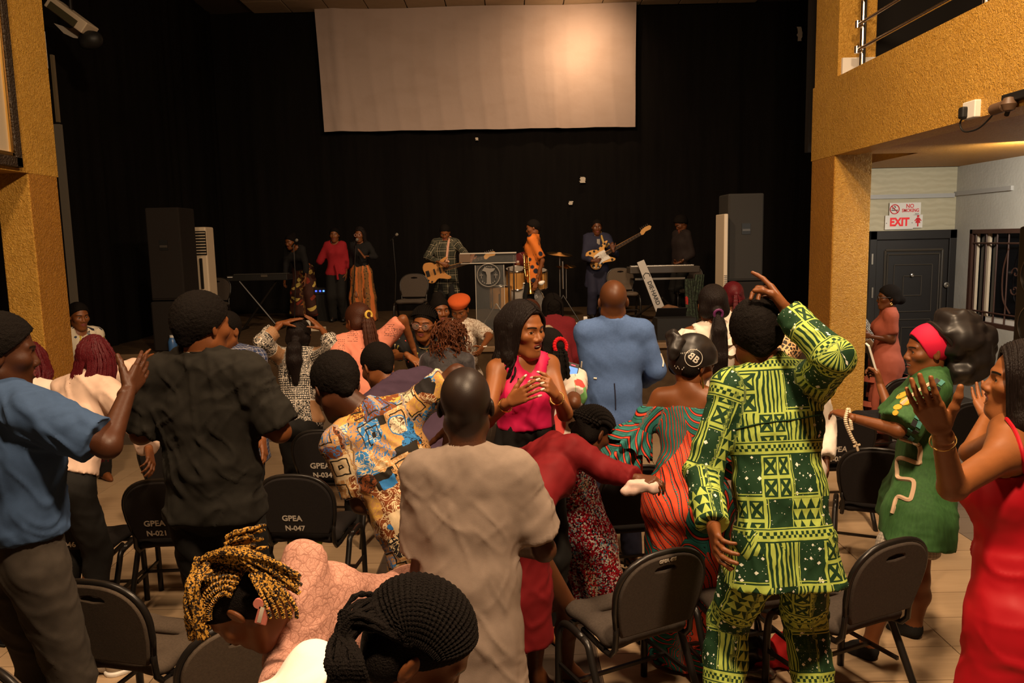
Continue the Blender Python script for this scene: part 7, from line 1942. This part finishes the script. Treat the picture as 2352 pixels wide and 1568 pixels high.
for q in (-1, 1): gl.tube([p.loc((q * .060, .102, .006)), p.loc((q * .080, .05, .008)), p.loc((q * .082, .0, .0))], .0022, 6)
go = gl.build('glasses', Mat('rose_wire', (.55, .25, .2), .3, .6).m, p.o, True)
for q in (-1, 1): MB().lathe([(.0265, 0), (.001, .001)], n=16, frame=fr_m(p.loc((q * .034, .107, .001)), p.M[:, 0], p.M[:, 2], -p.M[:, 1])).build('lens', ACR, go)
nk = p.J['neck']; ring('gold_necklace', nk + p.J['f'] * .03 - p.J['up'] * .0, p.J['r'], nrm(p.J['f'] - p.J['up'] * .7), .080, .003, GOLDM, p.o)
w_ = p.J['wrR']; d_ = nrm(p.J['elR'] - w_); ring('hair_tie', w_ + d_ * .03, nrm(np.cross(d_, (0, 0, 1))), nrm(np.cross(d_, np.cross(d_, (0, 0, 1)))), .031, .005, INK, p.o)
# curls
p = person('person with curly auburn hair and a grey velvet dress, seen from behind', (1034, 778, 5.4), 1.6, yaw=-14, hp=12, fem=True, skin=SK['mid'], hair=dict(k='curls', m=HBR, n=230), top=dict(m=VELV, sl=.5, loose=.014, hem=.1, wr=.005, name='velvet_dress', skirt=dict(len=.5)))
# plum shirt bending
p = person('person in a plum shirt bending to the left, head down', (868, 842, 4.1), 1.72, yaw=38, hyaw=42, hp=28, skin=SK['mid'], leandir=62, hair=dict(k='short', t=.006, amp=.001), top=dict(m=PURP, sl=.8, loose=.02, hem=.15, wr=.007), bottom=dict(m=BLACKP), arms=dict(L=((905, 985, 'n'), (880, 1050, 'f')), R=((985, 960, 'f'), (960, 1040, 'f'))))
# salmon top
p = person('person in a salmon shirt with a long brown braided ponytail and a yellow tie', (823, 738, 5.7), 1.67, yaw=14, hyaw=44, hp=16, fem=True, skin=SK['mid'], bd=1.06, hs=1.08, hair=dict(k='pony', m=HBW, to=P(872, 895, 5.55), w=.05, braid=True, n=44, tie=Mat('yellow_band', (.55, .35, .05), .6).m, z=.02),
           top=dict(m=SALM, sl=.92, loose=.03, hem=.32, wr=.008, sw=-.01, name='salmon_shirt'), bottom=dict(m=BLACKP), arms=dict(R=((908, 752, 'p'), (950, 800, 'f')), L=((783, 838, 'n'), (800, 895, 'f'))))
b = MB()
for (x0, y0, n, w) in ((800, 758, 7, 26), (885, 745, 7, 24), (778, 780, 6, 18), (832, 800, 8, 20), (905, 755, 6, 16)):
    for k in range(n):
        for j in range(int(w / 4)):
            if random.random() < .75:
                h_, n_ = on_surf(p.top, x0 + j * 4 + random.uniform(-1, 1), y0 + k * 4.2)
                if h_ is not None: b.box(h_ + n_ * .001, (.0085, .002, .0026))
if b.v: o = b.build('printed_script', Mat('faded_print', (.10, .05, .045), .8).m, p.top); o['kind'] = 'stuff'
# hands on head
p = person('person in a black and white print blouse with both hands on the head', (688, 772, 5.75), 1.55, yaw=0, hp=4, fem=True, skin=SK['mid'], hs=1.08, bd=1.02, hair=dict(k='pony', m=HS, len=.30, w=.055, z=-.03), top=dict(m=BWP, sl=1.55, loose=.022, hem=-.02, wr=.007, name='print_blouse', cuff=.02), bottom=dict(m=BLACKP, loose=.012, drop=-.06),
           arms=dict(L=((602, 786, 'n'), (648, 742, 'f'), 'open', (694, 728, 'f'), (0, .2, -1)), R=((770, 800, 'n'), (738, 755, 'f'), 'open', (704, 722, 'f'), (0, .2, -1))))
# plaid man peeking
p = person('person in a navy checked shirt peeking past the black tee', (517, 760, 4.8), 1.70, yaw=170, hyaw=158, skin=SK['mid'], eyes=True, hair=dict(k='short', t=.004, amp=.001), top=dict(m=PLAIDB, sl=1.75, loose=.022, hem=.15, name='checked_shirt'), bottom=dict(m=BLACKP), arms=dict(L=((598, 945, 'f'), (602, 1012, 'n'), 'relax', (612, 1062, 'n'))))
# burgundy braids, blush blouse
p = person('person with long burgundy braids and a blush satin blouse', (222, 828, 4.3), 1.66, yaw=-18, hyaw=-12, fem=True, skin=SK['mid'], hair=dict(k='braids', m=HM, n=95, len=.50, sway=(-.08, -.02, 0)), top=dict(m=BLUSH, sl=1.92, loose=.026, hem=-.06, wr=.008, name='satin_blouse', cuff=.006), bottom=dict(m=BLACKP, loose=.012),
           arms=dict(R=((318, 968, 'n'), (342, 1035, 'n'), 'relax', (350, 1080, 'n')), L=((262, 862, 'f'), (318, 838, 'f'), 'open')))
p = person('person with burgundy braids and a white tee behind the blue tee', (78, 838, 4.7), 1.6, yaw=-8, fem=True, skin=SK['mid'], hair=dict(k='braids', m=HM, n=80, len=.22), top=dict(m=WHITEC, sl=.6, loose=.02, hem=.1), bottom=dict(m=BLACKP))
p = person('person in a white shirt with navy and yellow flowers beside the left gold pillar', (181, 727, 6.9), 1.62, yaw=-130, hyaw=-128, hp=6, fem=True, skin=SK['mid'], eyes=True, hair=dict(k='short', t=.010), top=dict(m=WHFLO, sl=.7, loose=.02, hem=.15, collar=True, neck='v', vd=.10, name='flowered_shirt'), bottom=dict(m=BLACKP))
# coral dress
p = person('person in a tiered coral dress standing by the exit door', (2040, 684, 7.6), 1.56, yaw=72, hyaw=80, hp=0, fem=True, skin=SK['dark'], bd=1.16, hair=dict(k='sleek', extra=[el((0, -.12, -.02), (.05, .05, .05), .03), el((0, -.02, .04), (.082, .11, .10), .02, caps=[((0, .06, .06), nrm((0, .8, -.6)))])]), top=dict(m=CORAL, sl=.75, loose=.014, hem=.05, name='coral_dress', skirt=dict(len=.66, flare=.09, pl=.016, npl=16)), arms=dict(L=((2048, 780, 'p'), (1998, 772, 'n'), 'bend')))
for zz in (.12, .36): 
    c = p.J['pelvis'] + np.array([0, 0, -zz]); b = MB(); R0 = .205 + .10 * zz; b.lathe([(R0, .0), (R0 + .018, -.05), (R0 + .006, -.05), (R0 - .006, 0)], c, 26); 
    for i, v_ in enumerate(b.v): b.v[i] = (v_[0] , c[1] + (v_[1] - c[1]) * .82, v_[2])
    b.build('dress_tier', CORAL, p.o, True)
g_ = MB(); g_.tube([p.loc((-.06, .10, .006)), p.loc((-.085, .0, .01))], .003, 5); g_.tube([p.loc((-.034 + .027 * math.cos(a_), .106, .001 + .02 * math.sin(a_))) for a_ in np.linspace(0, 2 * math.pi, 15)[:-1]], .003, 5, True); g_.build('glasses', INK, p.o, True)
ring('earring', p.loc((-.085, -.008, -.055)), (1, 0, 0), (0, 0, 1), .010, .003, GOLDM, p.o, 12)
# hand beyond the pillar
p = person('person hidden by the right gold pillar with one hand pointing left', (1925, 690, 8.6), 1.62, yaw=88, skin=SK['dark'], hair=dict(k='short'), top=dict(m=BWP, sl=.9, loose=.014, hem=.1), bottom=dict(m=BLACKP), arms=dict(L=((1905, 752, 'n'), (1872, 725, 'f'), 'point', (1840, 712, 'f'), (0, .4, -1))))
# ------------------------------------------------------------------ people on the stage
def sp(label, head, H=None, **k):
    C = P(*head); z = C[2] - SZ; return person(label, head, H or max(1.45, z / .938), floor=SZ, hs=k.pop('hs', 1.06), **k)


p = sp('singer in a black top and long flowered skirt at the left of the stage', (668, 555, 13.3), 1.66, yaw=172, hyaw=150, hp=14, fem=True, hair=dict(k='sleek', extra=[el((0, -.09, .09), (.05, .05, .05), .03)]), mouth='smile', eyes=True, skin=SK['mid'], top=dict(m=BLKTOP, sl=1.6, loose=.014, hem=-.04, neck='v', vd=.10), bottom=dict(m=SKFL, kind='skirt', len=.80, flare=.10, pl=.02, npl=14, name='flowered_skirt'), shoes=TAN)
p = sp('singer in a red belted blouse holding a microphone', (768, 540, 13.4), yaw=178, hyaw=184, fem=True, skin=SK['mid'], eyes=True, hair=dict(k='sleek'), top=dict(m=REDBL, sl=1.6, loose=.022, hem=.02, flare=.03, neck='v', vd=.10, cuff=.03, name='red_blouse'), bottom=dict(m=BLACKP, loose=.03), shoes=TAN,
       arms=dict(R=((735, 600, 'n'), (752, 568, 'n'), 'grip', (764, 550, 'n')), L=None))
MB().tube([p.J['pelvis'] + np.array([.02, -.14, .16]), p.J['pelvis'] + np.array([.05, -.17, .02]), p.J['pelvis'] + np.array([.06, -.17, -.10])], [.02, .016, .02], 6).build('belt_tie', REDBL, p.o, True)
tp = P(757, 562, p.J['wrR'][1] - .02); e = empty('microphone', tp); tag(e, 'black hand microphone held by the singer in the red blouse', 'microphone'); d_ = nrm(P(767, 548, tp[1]) - tp); tq = Matrix.Translation(tp) @ Vector(d_).to_track_quat('Z', 'Y').to_matrix().to_4x4()
MB().lathe([(.010, -.13), (.014, -.02), (.017, .02)], n=12, frame=tq).build('handle', BLK, e, True); MB().lathe([(.012, .02), (.026, .035), (.028, .055), (.018, .075), (.003, .08)], n=14, frame=tq).build('grille', BLKM, e, True)
p = sp('singer in a black top and long orange striped skirt with glasses', (826, 540, 13.4), yaw=176, hyaw=172, fem=True, skin=SK['mid'], eyes=True, hair=dict(k='bob', m=HS, len=.10), top=dict(m=BLKTOP, sl=1.6, loose=.014, hem=-.05, name='black_top'), bottom=dict(m=SKOR, kind='skirt', len=.82, flare=.09, pl=.02, npl=14, name='striped_skirt'), shoes=TAN,
       arms=dict(L=((862, 590, 'n'), (835, 588, 'n'), 'open', (822, 570, 'n')), R=None))
gl = MB()
for q in (-1, 1): gl.tube([p.loc((q * .034 + .026 * math.cos(a_), .108, .001 + .022 * math.sin(a_))) for a_ in np.linspace(0, 2 * math.pi, 15)[:-1]], .0035, 5, True)
gl.build('glasses', Mat('rose_frame', (.5, .25, .2), .3).m, p.o, True)
p = sp('bass player in a long dark plaid shirt looking down', (1022, 534, 12.9), yaw=178, hyaw=176, hp=32, skin=SK['mid'], eyes=True, bd=1.06, hair=dict(k='short', t=.006), top=dict(m=PLAIDG, sl=1.7, loose=.026, hem=.36, flare=.03, name='plaid_shirt'), bottom=dict(m=BLACKP), shoes=TAN,
       arms=dict(R=((981, 590, 12.78), (1014, 605, 12.47), 'hold', (1036, 616, 12.47), (.1, .95, 0)), L=((1064, 578, 12.75), (1082, 598, 12.45), 'grip', (1084, 590, 12.45), (.2, .9, 0))))
ST1 = Mat('orange_striped_strap', (.5, .14, .05), .7); x, y, z = ST1.obj(); ST1.color(ST1.mix(((z * 40 + x * 30).fr() > .5), (.55, .16, .08), (.5, .40, .30))); ST1 = ST1.m
J = p.J; MB().tube(bez([J['neck'] + J['f'] * -.03 + J['r'] * -.08 + J['up'] * .06, J['neck'] + J['f'] * .12 + J['r'] * -.06 - J['up'] * .05, J['waist'] + J['f'] * .20 + J['r'] * -.03, P(1030, 600, 12.62)], 16), .020, 6).build('guitar_strap', ST1, p.o, True)
p = sp('trumpet player in an orange shirt with dark leaves, in profile', (1224, 524, 12.15), yaw=78, hyaw=88, hp=12, skin=SK['mid'], bd=1.06, eyes=True, hair=dict(k='short', t=.008), top=dict(m=ORNG, sl=.9, loose=.022, hem=.18, collar=True, neck='collar', name='leaf_shirt'), bottom=dict(m=BLACKP), shoes=TAN,
       arms=dict(L=((1246, 598, 'n'), (1232, 648, 'n'), 'relax'), R=((1222, 596, 'f'), (1212, 618, 'n'), 'grip')))
c = P(1243, 650, p.J['wrL'][1] - .05); V_, Q_ = sdf([el(c, (.045, .03, .035), .02), el(c + [.03, 0, .02], (.03, .02, .02), .02)], .012).surf(); tag(link('tissue', mesh_np('tissue', V_, Q_, WHITE)), 'white tissue in the hand of the trumpet player', 'tissue')
p = sp('drummer half hidden behind the trumpet player', (1213, 566, 13.7), 1.68, yaw=180, hyaw=190, skin=SK['mid'], eyes=True, lean=.05, hair=dict(k='short'), top=dict(m=spots('red_white_shirt', (.10, .012, .012), (.5, .38, .3), 9, .3), sl=.8, loose=.02, hem=.1), bottom=dict(m=BLACKP),
       legs=dict(L=((P(1225, 660, 13.3)), (P(1228, 660, 13.25)[0], 13.2, SZ + .08)), R=((P(1200, 660, 13.3)), (P(1198, 660, 13.25)[0], 13.2, SZ + .08))), arms=dict(R=((1190, 612, 'n'), (1196, 626, 'n'), 'grip'), L=((1245, 612, 'n'), (1235, 626, 'n'), 'grip')))
p = sp('guitarist in navy native wear with a yellow strap', (1371, 522, 13.1), yaw=184, hyaw=180, hp=4, skin=SK['dark'], bd=1.04, eyes=True, hair=dict(k='short', t=.006), top=dict(m=NAVY, sl=1.8, loose=.026, hem=.34, flare=.03, name='navy_tunic'), bottom=dict(m=NAVY, loose=.03), shoes=TAN,
       arms=dict(R=((1344, 592, 12.98), (1364, 599, 12.70), 'hold', (1386, 597, 12.70), (.1, .95, 0)), L=((1414, 584, 12.92), (1408, 573, 12.68), 'grip', (1406, 566, 12.68), (.2, .9, 0))))
J = p.J; MB().tube(bez([J['neck'] + J['f'] * -.02 + J['r'] * -.07 + J['up'] * .06, J['neck'] + J['f'] * .12 + J['r'] * -.07 - J['up'] * .06, J['chest'] + J['f'] * .17 + J['r'] * -.11 - J['up'] * .02, P(1398, 560, 12.84)], 16), .018, 6).build('guitar_strap', Mat('yellow_strap', (.42, .26, .06), .7).m, p.o, True)
MB().box(J['neck'] + J['f'] * .135 - J['up'] * .10, (.05, .012, .09)).build('chest_badge', GREY, p.o)
p = sp('keyboard player in a dark shirt bending over the right keyboard', (1564, 514, 12.9), yaw=112, hyaw=105, hp=34, skin=SK['dark'], eyes=True, hair=dict(k='short', t=.020), top=dict(m=DARKSH, sl=1.7, loose=.022, hem=.12), bottom=dict(m=BLACKP), shoes=TAN,
       arms=dict(L=((1590, 584, 'n'), (1562, 602, 'n'), 'bend', (1540, 609, 'n'), (0, .2, -1)), R=((1558, 582, 'f'), (1552, 600, 'n'), 'bend')))
w_ = p.J['wrL']; d_ = nrm(p.J['elL'] - w_); ring('wrist_watch', w_ + d_ * .02, nrm(np.cross(d_, (0, 0, 1))), nrm(np.cross(d_, np.cross(d_, (0, 0, 1)))), .034, .008, GOLDM, p.o)
